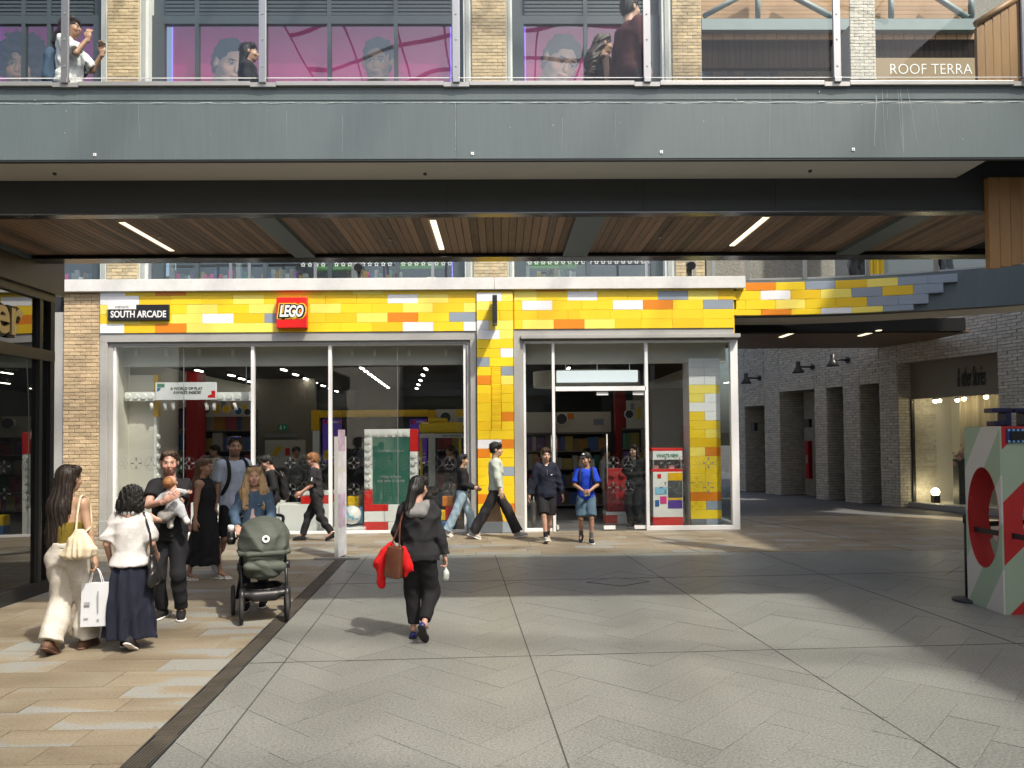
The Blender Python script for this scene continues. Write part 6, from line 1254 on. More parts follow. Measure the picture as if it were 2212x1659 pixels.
class Fig:
    def __init__(s, name, label, px, rot, H=None, fem=False, z=0.0, depth=None, lean=0.0, wide=1.0, group=None, vox=.013, skin='fair', hair='h_brown', beard=0, hy=0, hp=0, hair_style='short', ank=None, wris=None, apole=None, curl=.45, thumbs=None, hroll=0, child=False, cat='person', handrot=None):
        x, ytop, yfoot = px
        if depth is None: g = G(x, yfoot, z)
        else: g = P(x, (ytop + yfoot) / 2, depth); g.z = z
        Hh = P(x, ytop, g.y).z - z if H is None else H
        s.s = Hh / 1.75; s.fem = fem; s.lean = lean; s.w = wide; s.vox = vox; s.k = vox
        s.root = bpy.data.objects.new('person', None); s.root.empty_display_size = .2; COL.objects.link(s.root); s.root.location = (g.x, g.y, z); s.root.rotation_euler = (0, 0, R(rot)); s.root.scale = (s.s,) * 3
        s.mw = Matrix.Translation((g.x, g.y, z)) @ Matrix.Rotation(R(rot), 4, 'Z') @ Matrix.Diagonal((s.s, s.s, s.s, 1)); tag(s.root, label, cat, group); s.H = Hh
        sw = .142 if fem else .160; s.sw = sw * (1 if not child else .92)
        ank = ank or {}; wris = wris or {}; apole = apole or {}; s.J = {}
        for sd, nm in ((1, 'L'), (-1, 'R')):
            a = ank.get(nm, (sd * .085, 0, .088, 0, 0)); s.J['ank' + nm] = Vector(a[:3]); s.J['foot' + nm] = (a[3] if len(a) > 3 else 0, a[4] if len(a) > 4 else sd * 8)
            s.J['hip' + nm] = Vector((sd * .085, 0, .90)); s.J['kn' + nm] = ik(s.J['hip' + nm], a[:3], .425, .415, (sd * .12, -1, 0)); s.J['sh' + nm] = Vector((sd * s.sw, s.cy(1.41), 1.405))
            w = wris.get(nm, (sd * .235, -.04 + s.cy(.9) * 0, .86)); s.J['wr' + nm] = Vector(w); s.J['el' + nm] = ik(s.J['sh' + nm], w, .285, .25, apole.get(nm, (sd * .35, 1, -.1)))
            l = (s.J['wr' + nm] - s.J['sh' + nm]).length
            if l > .534: s.J['wr' + nm] = s.J['sh' + nm] + (s.J['wr' + nm] - s.J['sh' + nm]) * (.534 / l)
        s.neck = Vector((0, s.cy(1.47), 1.47)); s.hd = Vector((0, s.cy(1.633) - .02, 1.633))
        s.Rh = Matrix.Rotation(R(hy), 3, 'Z') @ Matrix.Rotation(R(hroll), 3, 'Y') @ Matrix.Rotation(R(hp), 3, 'X'); s.skin = skin; s.hair = hair
        s.tw = [(.82, .13, .10), (.92, .168 if fem else .160, .118), (1.06, .125 if fem else .145, .098), (1.2, .142 if fem else .158, .112), (1.32, .146 if fem else .166, .112), (1.40, .136 if fem else .152, .090), (1.455, .075, .062)]
        s.tw = [(z_, rx * wide, ry * wide) for z_, rx, ry in s.tw]
        s.body(beard, curl, thumbs or {}, handrot or {})
    def cy(s, z): return -(z - .93) * math.tan(R(s.lean))
    def rows(s, inf, z0, z1, extra=()):
        rs = np.array(s.tw); out = []
        for z in sorted({z0, z1, *[r[0] for r in s.tw if z0 < r[0] < z1]}): out.append((z, float(np.interp(z, rs[:, 0], rs[:, 1])) + inf, float(np.interp(z, rs[:, 0], rs[:, 2])) + inf, 0, s.cy(z)))
        return out
    def body(s, beard, curl, thumbs, handrot):
        J = s.J; f = .9 if s.fem else 1.0; ps = [stack(s.rows(-.014, .84, 1.452), .03), cap(s.neck - Vector((0, 0, .05)), s.hd + Vector((0, .03, -.12)), .058 * f, .052 * f, .03)]
        for nm in 'LR':
            ps += [cap(J['sh' + nm], J['el' + nm], .047 * f, .040 * f, .03), cap(J['el' + nm], J['wr' + nm], .040 * f, .026 * f, .015), cap(J['hip' + nm], J['kn' + nm], .072, .050 * f, .02), cap(J['kn' + nm], J['ank' + nm], .048 * f, .034 * f, .015)]
            c = J['kn' + nm].lerp(J['ank' + nm], .3) + Vector((0, .015, 0)); ps.append(ell(c, (.046 * f, .048 * f, .10), .03)); sh = J['sh' + nm]; ps.append(ell((sh.x * .93, sh.y, sh.z - .01), (.06, .06, .06), .04))
            an = J['ank' + nm]; yw = R(J['foot' + nm][1]); ps.append(cap(an, an + Vector((math.sin(yw) * .12, -math.cos(yw) * .12, -.055)), .032, .022, .02))
        parts = [surf(ps, s.vox * 1.1)]; cols = [np.tile(np.array(SK[s.skin]), (len(parts[0][0]), 1))]
        v, q, c = head_part(s.skin, s.hair, beard); v = v * 1.05; Rn = np.array(s.Rh); parts.append((v @ Rn.T + np.array(s.hd), q)); cols.append(c)
        for sd, nm in ((1, 'L'), (-1, 'R')):
            key = (sd, curl)
            if key not in HC: HC[key] = hand_part(sd, curl)
            v, q = HC[key]; d = handrot.get(nm, J['wr' + nm] - J['el' + nm]); fr = frame(d, thumbs.get(nm, (0, -1, 0)))
            parts.append((v @ fr.T + np.array(J['wr' + nm]), q)); cols.append(np.tile(np.array(SK[s.skin]) * 1.02, (len(v), 1)))
        s.bodyo = obj_from('body', parts, 'skin', s.root, cols=cols)
    def add(s, name, prims, mat, amp=0.0, seed=1, cuts=(), vox=None, head=False, f=34, parent=None):
        v, q = surf(prims, vox or s.vox, (strands(amp) if name == 'hair' and 100 < f < 130 else wr(seed, amp, f)) if amp else None, cuts)
        if name == 'hair':
            rg = np.random.RandomState(len(v)); k = rg.choice(len(v), min(900, len(v) // 8), False); ctr = v.mean(0); nv = vnorm(v, q); nv *= np.sign((nv * (v - ctr)).sum(1).mean()); p0 = v[k]; n0 = nv[k]; d = np.tile(np.array([0, .12, -1.0]), (len(k), 1)) if f > 100 else rg.normal(0, 1, (len(k), 3))
            d = d - n0 * (d * n0).sum(1)[:, None]; d /= np.linalg.norm(d, axis=1)[:, None] + 1e-6; sd = np.cross(d, n0); ln = rg.uniform(.03, .085, (len(k), 1)) * (1 if f > 100 else .5); lift = rg.uniform(.001, .010, (len(k), 1)); w0 = rg.uniform(.0008, .0022, (len(k), 1)); ok = p0[:, 1] > -.085
            pa, pb, pc = p0 + n0 * .001, p0 + d * ln * .5 + n0 * lift, p0 + d * ln + n0 * lift * rg.uniform(-.3, 1.6, (len(k), 1)); rows_ = [pa - sd * w0, pa + sd * w0, pb - sd * w0, pb + sd * w0, pc - sd * w0 * .3, pc + sd * w0 * .3]; m_ = len(v); K = len(k); v = np.concatenate([v] + rows_); ix = np.arange(K)[ok]
            q = np.concatenate([q, np.stack([m_ + ix, m_ + K + ix, m_ + 3 * K + ix, m_ + 2 * K + ix], 1), np.stack([m_ + 2 * K + ix, m_ + 3 * K + ix, m_ + 5 * K + ix, m_ + 4 * K + ix], 1)])
        if head: v = (v * 1.05) @ np.array(s.Rh).T + np.array(s.hd)
        return obj_from(name, [(v, q)], mat, parent or s.root)
    def top(s, name, label, cat, prims, mat, amp=0.0, seed=1, cuts=(), vox=.012, group=None, raw=None):
        """something carried: its own top-level object, built in the carrier's frame"""
        v, q = surf(prims, vox, wr(seed, amp) if amp else None, cuts) if prims else raw
        o = obj_from(name, [(v, q)], mat); o.matrix_world = s.mw; return tag(o, label, cat, group)
    def shirt(s, mat, sleeve=.55, hem=.86, inf=.014, name='shirt', flare=0., amp=.006, seed=3, neck=.07, sl_r=.012, cuff=None, vneck=0, front=False):
        rw = s.rows(inf, hem, 1.46); rw = [(z, rx + flare * max(0, (1.15 - z)), ry + flare * max(0, (1.15 - z)), cx, cy) for z, rx, ry, cx, cy in rw]; ps = [stack(rw, .03)]
        for nm in 'LR':
            sh, el, wr_ = s.J['sh' + nm], s.J['el' + nm], s.J['wr' + nm]; ps.append(ell((sh.x * .9, sh.y, sh.z - .012), (.056 + inf * .6, .058 + inf * .6, .056 + inf * .6), .05))
            if sleeve > 0:
                a = min(sleeve, 1.0); ps.append(cap(sh, sh.lerp(el, a), .052 + sl_r, .047 + sl_r + (.01 if sleeve < 1 else 0), .035, flat=sleeve < 1))
                if sleeve > 1: ps.append(cap(el, el.lerp(wr_, min(sleeve - 1, 1)), .046 + sl_r, .032 + sl_r, .012, flat=True))
        ps.append(cap((0, s.cy(1.5) - .012, 1.475), (0, s.cy(1.6) - .02, 1.60), neck, neck + .03, .012, op='sub'))
        if front: ps.append(cap((0, -.21, 1.40), (0, -.22, .85), .075, .125, .01, op='sub'))
        if vneck: ps.append(cap((0, s.cy(1.45) - .12, 1.47), (0, s.cy(1.3) - .15, 1.47 - vneck), .05, .02, .01, op='sub'))
        return s.add(name, ps, mat, amp, seed)
    def legs(s, mat, r=(.095, .075, .062), end=.97, top=.985, name='trousers', amp=.006, seed=5, inf=.012, knee_extra=0):
        ps = [stack(s.rows(inf, .83, top), .04)]
        for nm in 'LR':
            h, k, a = s.J['hip' + nm], s.J['kn' + nm], s.J['ank' + nm]; h2 = h + Vector((0, .008, -.03))
            if end <= .5: ps.append(cap(h2, h2.lerp(k, end * 2), r[0], r[1], .03, flat=True))
            else: ps += [cap(h2, k, r[0], r[1], .03), cap(k, k.lerp(a, (end - .5) * 2), r[1], r[2], .03, flat=True)]
        return s.add(name, ps, mat, amp, seed)
    def shoes(s, style='shoe', upper='c_black', sole='sole_white'):
        a, b = shoe_mesh(style, upper, sole)
        for nm in 'LR':
            pt, yw = s.J['foot' + nm]; mt = Matrix.Translation(s.J['ank' + nm]) @ Matrix.Rotation(R(yw), 4, 'Z') @ Matrix.Rotation(R(pt), 4, 'X')
            o = bpy.data.objects.new('shoe', a); COL.objects.link(o); o.parent = s.root; o.matrix_local = mt; o2 = bpy.data.objects.new('sole', b); COL.objects.link(o2); o2.parent = o
    def socks(s, mat, hgt=.1):
        for nm in 'LR': k, a = s.J['kn' + nm], s.J['ank' + nm]; s.add('sock', [cap(a.lerp(k, hgt / .41), a + Vector((0, 0, -.02)), .042, .042, .01)], mat)
    def hairdo(s, style='short', amp=.004, f=120, extra=(), vox=.008):
        base = [ell((0, .022, .046), (.082, .101, .083)), ell((0, .045, -.01), (.078, .072, .075), .03)]
        if style == 'short': ps = base + [cap((-.04, -.045, .094), (.04, -.045, .097), .026, .026, .03), ell((0, -.095, -.012), (.070, .083, .098), .012, 'sub'), ell((.085, -.02, -.075), (.04, .07, .06), .012, 'sub'), ell((-.085, -.02, -.075), (.04, .07, .06), .012, 'sub'), ell((0, .09, -.13), (.09, .06, .05), .02, 'sub')]
        elif style == 'mop': ps = [ell((0, .018, .052), (.090, .106, .086)), ell((0, .045, .0), (.084, .075, .075), .03), cap((-.05, -.058, .082), (.05, -.055, .086), .032, .030, .03), ell((0, -.105, -.025), (.070, .08, .092), .012, 'sub'), ell((0, .09, -.12), (.09, .06, .05), .02, 'sub')]
        elif style == 'back': ps = base + [ell((0, -.105, -.012), (.062, .078, .098), .012, 'sub'), cap((-.05, -.03, .085), (.05, -.04, .085), .035, .035, .03)]
        ps = ps + list(extra); return s.add('hair', ps, s.hair, amp, 9, vox=vox, head=True, f=f)
def strap(name, pts, w, mat, parent, th=.004):
    """flat band along points given in the parent's frame"""
    pts = [Vector(p) for p in pts]; bm = bmesh.new(); tube(bm, pts, w / 2, 6); me = bpy.data.meshes.new(name); bm.to_mesh(me); bm.free(); me.materials.append(M[mat]); o = bpy.data.objects.new(name, me); COL.objects.link(o); o.parent = parent; return o
def spline(pts, n=24):
    pts = [Vector(p) for p in pts]; out = []; m_ = len(pts)
    for i in range(m_ - 1):
        p0, p1, p2, p3 = pts[max(i - 1, 0)], pts[i], pts[i + 1], pts[min(i + 2, m_ - 1)]
        for k in range(n // (m_ - 1)):
            t = k / (n // (m_ - 1)); out.append(.5 * ((2 * p1) + (p2 - p0) * t + (2 * p0 - 5 * p1 + 4 * p2 - p3) * t * t + (3 * p1 - p0 - 3 * p2 + p3) * t ** 3))
    return out + [pts[-1]]

# ---- 1 woman with very long dark hair, seen from behind
f = Fig('w1', 'woman with very long dark hair, olive top and wide white trousers, seen from behind', (146, 1008, 1408), 176, fem=True, skin='olive', hair='h_dark', hy=-12, ank={'L': (.085, .13, .12, 30, 4), 'R': (-.085, -.14, .088, 0, -4)}, wris={'L': (.20, -.16, .92), 'R': (-.245, -.03, .86)}, thumbs={'R': (.2, -1, 0)}, curl=.85, vox=.012)
f.shirt('c_olive', 0, .97, .010, 'top', amp=.003); bpy.data.objects.remove(f.root.children[-1])
f.add('top', [stack([(.96, .150, .118, 0, 0), (1.06, .138, .11, 0, 0), (1.17, .150, .122, 0, 0), (1.23, .155, .118, 0, -.004)], .02)], 'c_olive', .003)
f.legs('c_ivory', (.112, .100, .112), .985, 1.03, amp=.008, seed=8, inf=.018); f.shoes('shoe', 'sole_brown', 'sole_brown')
f.add('waistband', [stack([(.985, .158, .128, 0, 0), (1.035, .150, .122, 0, 0)], .01)], 'c_ivory', .003)
f.hairdo('back', .006, 110, [cap((0, .05, .02), (.03, .10, -.25), .088, .10, .04, (1, .62, 1)), cap((.03, .10, -.25), (.075, .105, -.56), .095, .075, .04, (1, .5, 1)), cap((.06, .08, -.3), (.13, .08, -.50), .06, .035, .03, (1, .5, 1)), cap((-.03, .08, -.1), (-.02, .1, -.42), .06, .04, .03, (1, .5, 1))], vox=.009)
o = f.top('shoulder_bag', 'cream slouchy shoulder bag on the long haired woman\'s shoulder', 'bag', [stack([(.90, .10, .04, -.21, .16), (.93, .145, .065, -.21, .16), (1.0, .15, .068, -.21, .16), (1.09, .105, .052, -.205, .155), (1.17, .04, .03, -.20, .15)], .02, .012, 9)], 'canvas', .008, 21)
strap('bag_strap', spline([(-.17, .15, 1.15), (-.165, .11, 1.36), (-.15, .03, 1.475), (-.16, -.07, 1.40), (-.21, -.02, 1.2), (-.23, .11, 1.14)], 25), .022, 'canvas', o)
def paper_bag(fig, top_c, w, d, h, mat, name, label, rotz=0, lines=()):
    bm = bmesh.new(); vs = bbox_add(bm, -w / 2, w / 2, -d / 2, d / 2, -h, 0)
    for v in vs:
        if v.co.z > -.01: v.co.y *= .55
    me = bpy.data.meshes.new(name); bm.to_mesh(me); bm.free(); me.materials.append(M[mat]); o = bpy.data.objects.new(name, me); COL.objects.link(o); o.matrix_world = fig.mw @ Matrix.Translation(top_c) @ Matrix.Rotation(R(rotz), 4, 'Z'); tag(o, label, 'bag')
    for sy in (-1, 1):
        pts = spline([(-w * .25, sy * d * .2, -.01), (-w * .12, sy * d * .1, .10), (0, 0, .135), (w * .12, sy * d * .1, .10), (w * .25, sy * d * .2, -.01)], 16); strap('handle', pts, .008, 'print_white' if mat != 'kraft' else 'kraft', o)
    return o
o = paper_bag(f, f.J['wrR'] + Vector((-.02, .0, -.235)), .24, .12, .40, 'paper_white', 'paper_bag', 'white paper shopping bag held by the long haired woman', 12)
for k, (u, w_, zz_, hh) in enumerate(((-.035, .012, -.27, .2), (.06, .05, -.2, .03), (-.035, .02, -.35, .02), (.07, .04, -.33, .012))):
    me = bpy.data.meshes.new('print'); me.from_pydata([(u - w_ / 2, .0635, zz_), (u + w_ / 2, .0635, zz_), (u + w_ / 2, .0635, zz_ + hh), (u - w_ / 2, .0635, zz_ + hh)], [], [(0, 1, 2, 3)]); me.materials.append(M['print_grey']); c = bpy.data.objects.new('bag_print', me); COL.objects.link(c); c.parent = o
# ---- 2 short woman, white shirt, navy skirt
f = Fig('w2', 'short woman with black curly hair, white shirt and long navy skirt, seen from behind', (280, 1053, 1400), 184, fem=True, wide=1.08, skin='fair', hair='h_black', hp=12, lean=3, ank={'L': (.07, -.08, .088, 0, 0), 'R': (-.08, .16, .14, 32, -6)}, wris={'L': (.245, -.10, .93), 'R': (-.21, -.20, .98)}, vox=.012)
f.shirt('c_white', .92, .90, .026, amp=.008, seed=12, sl_r=.024, neck=.062, flare=.05)
f.add('skirt', [stack([(.13, .27, .20, -.01, .02), (.5, .235, .185, 0, .01), (.8, .20, .16, 0, 0), (.98, .150, .12, 0, 0)], .02, .022, 9)], 'c_navy', .008, 14); f.shoes('shoe', 'c_black2', 'sole_white')
f.add('hair', [ell((0, .03, .035), (.108, .112, .098)), ell((.0, .055, -.05), (.125, .095, .095), .04), ell((.055, .04, -.10), (.08, .08, .06), .03), ell((-.055, .04, -.10), (.08, .08, .06), .03), ell((0, -.12, -.06), (.07, .07, .08), .02, 'sub')], 'h_black', .012, 31, head=True, f=130, vox=.008)
f.add('collar', [cap((-.05, .06, 1.475), (.05, .06, 1.475), .022, .022, .01), cap((.05, .06, 1.475), (.07, -.02, 1.46), .02, .016, .01), cap((-.05, .06, 1.475), (-.07, -.02, 1.46), .02, .016, .01)], 'c_white')
o = f.top('shoulder_bag', 'black leather shoulder bag hanging at the short woman\'s side', 'bag', [cap((-.255, .05, .98), (-.27, .05, .80), .055, .10, .04, (.6, 1, 1)), cap((-.27, -.02, .76), (-.27, .12, .76), .075, .075, .04, (.7, 1, 1))], 'leather_black', .007, 22); strap('bag_strap', spline([(-.255, .08, 1.03), (-.23, .06, 1.25), (-.15, .02, 1.475), (-.2, -.06, 1.3), (-.25, -.0, 1.03)], 24), .026, 'leather_black', o); strap('tassel', [(-.30, .12, .8), (-.31, .13, .66), (-.30, .12, .58)], .008, 'leather_black', o)
# ---- 3 man holding a baby
f = Fig('m3', 'bearded man in black T-shirt and black jeans holding a baby', (366, 975, 1338), 8, skin='pink', hair='h_brown', beard=.35, hy=14, hp=4, ank={'L': (.11, .02, .088, 0, 14), 'R': (-.10, .10, .088, 0, -14)}, wris={'R': (.045, -.355, 1.255), 'L': (-.03, -.33, 1.07)}, apole={'R': (-1, .1, -.9), 'L': (1, .2, -.9)}, thumbs={'R': (0, -.3, 1), 'L': (0, -.5, 1)}, handrot={'R': (.8, -.1, .45), 'L': (-1, -.1, .1)}, curl=.3, vox=.012, wide=1.06)
f.shirt('c_black', .62, .86, .016, 'tshirt', amp=.007, seed=15, sl_r=.014); f.legs('c_jeans', (.098, .076, .066), .97, .92, amp=.007, seed=16, inf=.010); f.shoes('shoe', 'c_black', 'sole_white'); f.hairdo('short', .004, 150)
fm = f
cu = f.J['elL'].lerp(f.J['wrL'], .08); mz = f.top('muslin_cloth', 'grey knitted blanket draped over the man\'s arm under the baby', 'blanket', [cap(f.J['elL'], f.J['elL'].lerp(f.J['wrL'], .75), .068, .06, .03), cap(f.J['elL'] + Vector((-.05, 0, -.03)), f.J['elL'].lerp(f.J['wrL'], .5) + Vector((0, -.02, -.045)), .05, .045, .03)], 'c_knit', .007, 24)
# ---- 4 the baby, lying against his chest
bb = bpy.data.objects.new('person', None); COL.objects.link(bb); bb.matrix_world = f.mw @ Matrix.Translation((.10, -.215, 1.19)) @ Matrix.Rotation(R(-14), 4, 'Y') @ Matrix.Rotation(R(176), 4, 'Z') @ Matrix.Diagonal((.95, .95, .95, 1)); tag(bb, 'baby in pale grey sleepsuit held against the man\'s chest', 'person')
v, q, c = head_part('pink', 'h_ginger'); sc = np.array([.80, .76, .72]); hv = v * sc; keep = hv + np.array([.0, -.01, .245]); Rb = np.array(Matrix.Rotation(R(35), 3, 'Z')); hv = (hv @ Rb.T) + np.array([-.02, -.01, .245])
hp_ = hand_part(1, .7); hp2 = hand_part(-1, .7); bp = surf([cap((0, 0, 0), (0, -.01, .13), .075, .062, .03), cap((.07, 0, .14), (.16, .03, .09), .03, .022), cap((-.07, 0, .14), (-.16, .02, .12), .03, .022), cap((.05, 0, -.02), (.10, -.03, -.17), .04, .026), cap((-.05, 0, -.02), (-.09, .0, -.17), .04, .026)], .010)
HB = [(p[0] * .42 @ np.array(frame(d, (0, 0, 1))).T + np.array(t), p[1]) for p, d, t in ((hp_, (1, .2, -.2), (.165, .03, .085)), (hp2, (-1, .1, -.2), (-.165, .02, .115)))]
obj_from('body', [bp, (hv, q)] + HB, 'skin', bb, cols=[np.tile(np.array(SK['pink']), (len(bp[0]), 1)), c] + [np.tile(np.array(SK['pink']), (len(h[0]), 1)) for h in HB])
sv = surf([cap((0, 0, -.005), (0, -.01, .13), .088, .074, .03), cap((.07, 0, .14), (.15, .03, .095), .044, .034, .03), cap((-.07, 0, .14), (-.15, .02, .12), .044, .034, .03), cap((.05, 0, -.03), (.075, -.02, -.11), .055, .042, .03), cap((-.05, 0, -.03), (-.07, .0, -.11), .055, .042, .03)], .009, wr(6, .005, 50)); obj_from('sleepsuit', [sv], 'c_grey', bb)
sv = surf([cap((.08, -.02, -.12), (.10, -.03, -.19), .034, .03), cap((.10, -.03, -.19), (.105, -.06, -.195), .028, .024)], .008); obj_from('sock', [sv], 'c_white', bb); sv = surf([cap((-.075, 0, -.12), (-.09, 0, -.19), .034, .03), cap((-.09, 0, -.19), (-.095, -.03, -.195), .028, .024)], .008); obj_from('sock', [sv], 'c_white', bb)
sv = surf([ell((-.02, .012, .262), (.067, .088, .066)), ell((.03, -.085, .235), (.07, .06, .055), .01, 'sub')], .008, wr(4, .002, 160)); obj_from('hair', [sv], 'h_ginger', bb)
# ---- 5 woman in a long black dress, side on
f = Fig('w5', 'woman with long fair hair in a long black sleeveless dress, side on', (443, 992, 1252), 80, fem=True, wide=1.12, skin='tan', hair='h_ltbrown', lean=-2, ank={'L': (.07, -.20, .088, 0, 0), 'R': (-.07, .22, .088, 8, 0)}, wris={'L': (.2, .0, .84), 'R': (-.215, .03, .84)}, vox=.013)
f.add('dress', [stack([(.22, .20, .24, 0, .02), (.55, .195, .22, 0, .01), (.88, .20, .155, 0, 0), (1.05, .152, .122, 0, 0), (1.22, .165, .135, 0, -.01), (1.34, .155, .118, 0, -.01), (1.42, .12, .09, 0, 0), (1.475, .075, .065, 0, 0)], .02, .012, 7), cap((0, 0, 1.5), (0, 0, 1.62), .06, .09, .01, op='sub')], 'c_black', .006, 18); f.shoes('sandal', 'c_pale', 'sole_white')
f.hairdo('back', .005, 110, [cap((0, .06, .02), (.0, .10, -.2), .080, .08, .04, (1, .7, 1)), cap((0, .10, -.2), (0, .09, -.40), .08, .05, .04, (1, .6, 1))])
# ---- 6 man with sunglasses on his head
f = Fig('m6', 'tall man in pale blue shirt and black shorts with sunglasses on his head', (505, 945, 1243), 48, skin='tan', hair='h_dark', beard=.55, hy=-18, ank={'L': (.08, -.22, .088, 0, 0), 'R': (-.09, .30, .16, 40, 0)}, wris={'R': (-.25, .02, .83), 'L': (.24, -.1, .86)}, vox=.013)
f.shirt('c_sky', .75, .84, .024, amp=.007, seed=25, sl_r=.022); f.legs('c_black', (.098, .09, .09), .46, .9, 'shorts', seed=26); f.shoes('high', 'c_white', 'sole_white'); f.socks('c_white', .14); f.hairdo('short')
g = f.add('sunglasses', [cap((-.055, -.068, .108), (-.02, -.078, .112), .013, .015, .01, (1, .5, 1)), cap((.055, -.068, .108), (.02, -.078, .112), .013, .015, .01, (1, .5, 1)), cap((-.01, -.082, .114), (.01, -.082, .114), .005, .005)], 'lens_blue', head=True, vox=.007)
o = f.top('backpack', 'black backpack worn by the man with sunglasses', 'backpack', [cap((0, .19, 1.0), (0, .17, 1.30), .14, .12, .04, (1, .62, 1))], 'c_black', .006, 27)
for sd in (-1, 1): strap('shoulder_strap', spline([(sd * .10, .13, 1.34), (sd * .115, .03, 1.475), (sd * .125, -.10, 1.40), (sd * .14, -.13, 1.22), (sd * .16, -.02, 1.05), (sd * .1, .13, 1.0)], 25), .05, 'c_black', o)
# ---- 7 woman pushing the pram
f = Fig('w7', 'woman with long blond hair in a blue denim jacket pushing the pram', (550, 1008, 1326), 10, depth=8.95, fem=True, wide=1.05, skin='fair', hair='h_blond', hy=6, ank={'L': (.09, .1, .088, 0, 0), 'R': (-.09, -.1, .088, 0, 0)}, wris={'R': (-.15, -.33, 1.04), 'L': (.15, -.33, 1.04)}, apole={'R': (-1, .7, -.5), 'L': (1, .7, -.5)}, thumbs={'R': (1, 0, 0), 'L': (-1, 0, 0)}, curl=.9, vox=.012)
f.shirt('c_denim', 1.92, .93, .022, 'denim_jacket', amp=.008, seed=28, sl_r=.014, neck=.064, vneck=.13, front=True); f.legs('c_black', (.09, .07, .058), .97, .96, seed=29); f.shoes('shoe', 'c_black', 'sole_white')
f.add('shirt', [stack([(.9, .13, .118, 0, -.012), (1.2, .12, .118, 0, -.012), (1.40, .09, .09, 0, -.01)], .02)], 'c_blush'); 
for k in range(4): bz = 1.36 - k * .075; f.add('button', [ell((.058, -.128 + (.02 if k == 0 else 0), bz), (.009, .006, .009))], 'alu', vox=.004)
for sd in (-1, 1): f.add('collar', [cap((sd * .04, .04, 1.48), (sd * .075, -.06, 1.45), .02, .018, .01), cap((sd * .075, -.06, 1.45), (sd * .045, -.115, 1.39), .02, .014, .01)], 'c_denim'); f.add('pocket_flap', [cap((sd * .055, -.128, 1.28), (sd * .115, -.122, 1.285), .012, .012, .004)], 'c_denim')
f.hairdo('back', .005, 120, [cap((.075, .0, .0), (.105, -.045, -.18), .040, .055, .03, (1, .8, 1)), cap((.105, -.045, -.18), (.10, -.075, -.36), .055, .04, .03, (1, .7, 1)), cap((-.075, .0, .0), (-.105, -.045, -.18), .040, .055, .03, (1, .8, 1)), cap((-.105, -.045, -.18), (-.095, -.075, -.36), .055, .04, .03, (1, .7, 1)), cap((0, .05, 0), (0, .09, -.25), .08, .08, .03, (1, .6, 1))])
f.add('hair_sunglasses', [cap((-.06, -.05, .115), (.06, -.05, .115), .012, .012, .01)], 'black', head=True, vox=.006); fw7 = f
# ---- 9 dark haired person with black backpack at the window
f = Fig('p9', 'dark haired youth in black jacket behind the pram, looking down', (588, 985, 1176), -62, skin='fair', hair='h_black', hp=20, lean=7, ank={'L': (.08, -.12, .088, 0, 0)}, wris={'L': (.2, -.22, 1.0), 'R': (-.2, -.22, 1.0)}, vox=.015)
f.shirt('c_black', 1.9, .84, .03, 'jacket', seed=31, sl_r=.02); f.legs('c_black', end=.97, seed=32); f.shoes('shoe', 'c_black', 'rubber'); f.hairdo('mop')
o = f.top('backpack', 'black backpack on the youth behind the pram', 'backpack', [cap((0, .24, 1.0), (0, .18, 1.32), .14, .12, .04, (1, .7, 1))], 'leather_black', .006, 33); strap('shoulder_strap', spline([(.11, .12, 1.36), (.12, .0, 1.47), (.13, -.14, 1.38), (.15, -.12, 1.15), (.1, .1, 1.0)], 20), .05, 'black', o)
# ---- 10 teenager walking left
f = Fig('m10', 'ginger haired teenager in black T-shirt and trousers walking left', (684, 980, 1168), -84, skin='pink', hair='h_ginger', hp=12, lean=5, ank={'L': (.08, .32, .14, 24, 0), 'R': (-.08, -.30, .088, 0, 0)}, wris={'R': (-.2, -.30, .97), 'L': (.2, -.28, .98)}, apole={'R': (-.2, 1, -.4), 'L': (.2, 1, -.4)}, vox=.013)
f.shirt('c_black2', .85, .84, .026, 'tshirt', amp=.007, seed=34, sl_r=.026); f.legs('c_black2', (.10, .085, .062), .95, .93, amp=.010, seed=35); f.shoes('shoe', 'c_black', 'rubber'); f.hairdo('mop', .005, 130)
f.add('sleeve_stripe', [cap(f.J['shL'] + Vector((.05, 0, 0)), f.J['shL'].lerp(f.J['elL'], .7) + Vector((.06, 0, 0)), .025, .025, .01)], 'c_white')
# ---- 12 woman in black jacket walking away
f = Fig('w12', 'woman with black ponytail in a black hooded jacket walking away across the plaza', (906, 1030, 1380), 176, fem=True, wide=1.05, skin='pink', hair='h_black', hy=-20, hp=6, ank={'L': (.075, -.06, .088, 0, 3), 'R': (-.085, .20, .20, 52, -6)}, wris={'R': (-.275, -.06, .87), 'L': (.20, -.22, 1.02)}, thumbs={'R': (.3, -1, 0)}, curl=.95, vox=.012)
f.shirt('c_black2', 1.93, .86, .040, 'hooded_jacket', amp=.011, seed=36, sl_r=.026, flare=.10); f.legs('c_black', (.106, .098, .062), .93, .95, amp=.004, seed=37, inf=.014); f.shoes('flat', 'shoe_blue', 'rubber')
f.add('hood', [cap((-.085, .09, 1.44), (.085, .09, 1.44), .055, .055, .03), cap((-.06, .135, 1.37), (.06, .135, 1.37), .055, .055, .05), cap((-.10, .03, 1.46), (.10, .03, 1.46), .045, .045, .03), ell((0, .06, 1.54), (.085, .075, .075), .02, 'sub')], 'c_hood', .005, 38)
f.hairdo('back', .004, 120, [ell((0, .10, -.01), (.045, .045, .05), .03), cap((0, .12, -.03), (.03, .13, -.22), .045, .055, .03), cap((.03, .13, -.22), (.05, .115, -.29), .055, .03, .03)])
bm = bmesh.new(); vs = bbox_add(bm, -.098, .098, -.06, .06, -.165, .165, .02, 3)
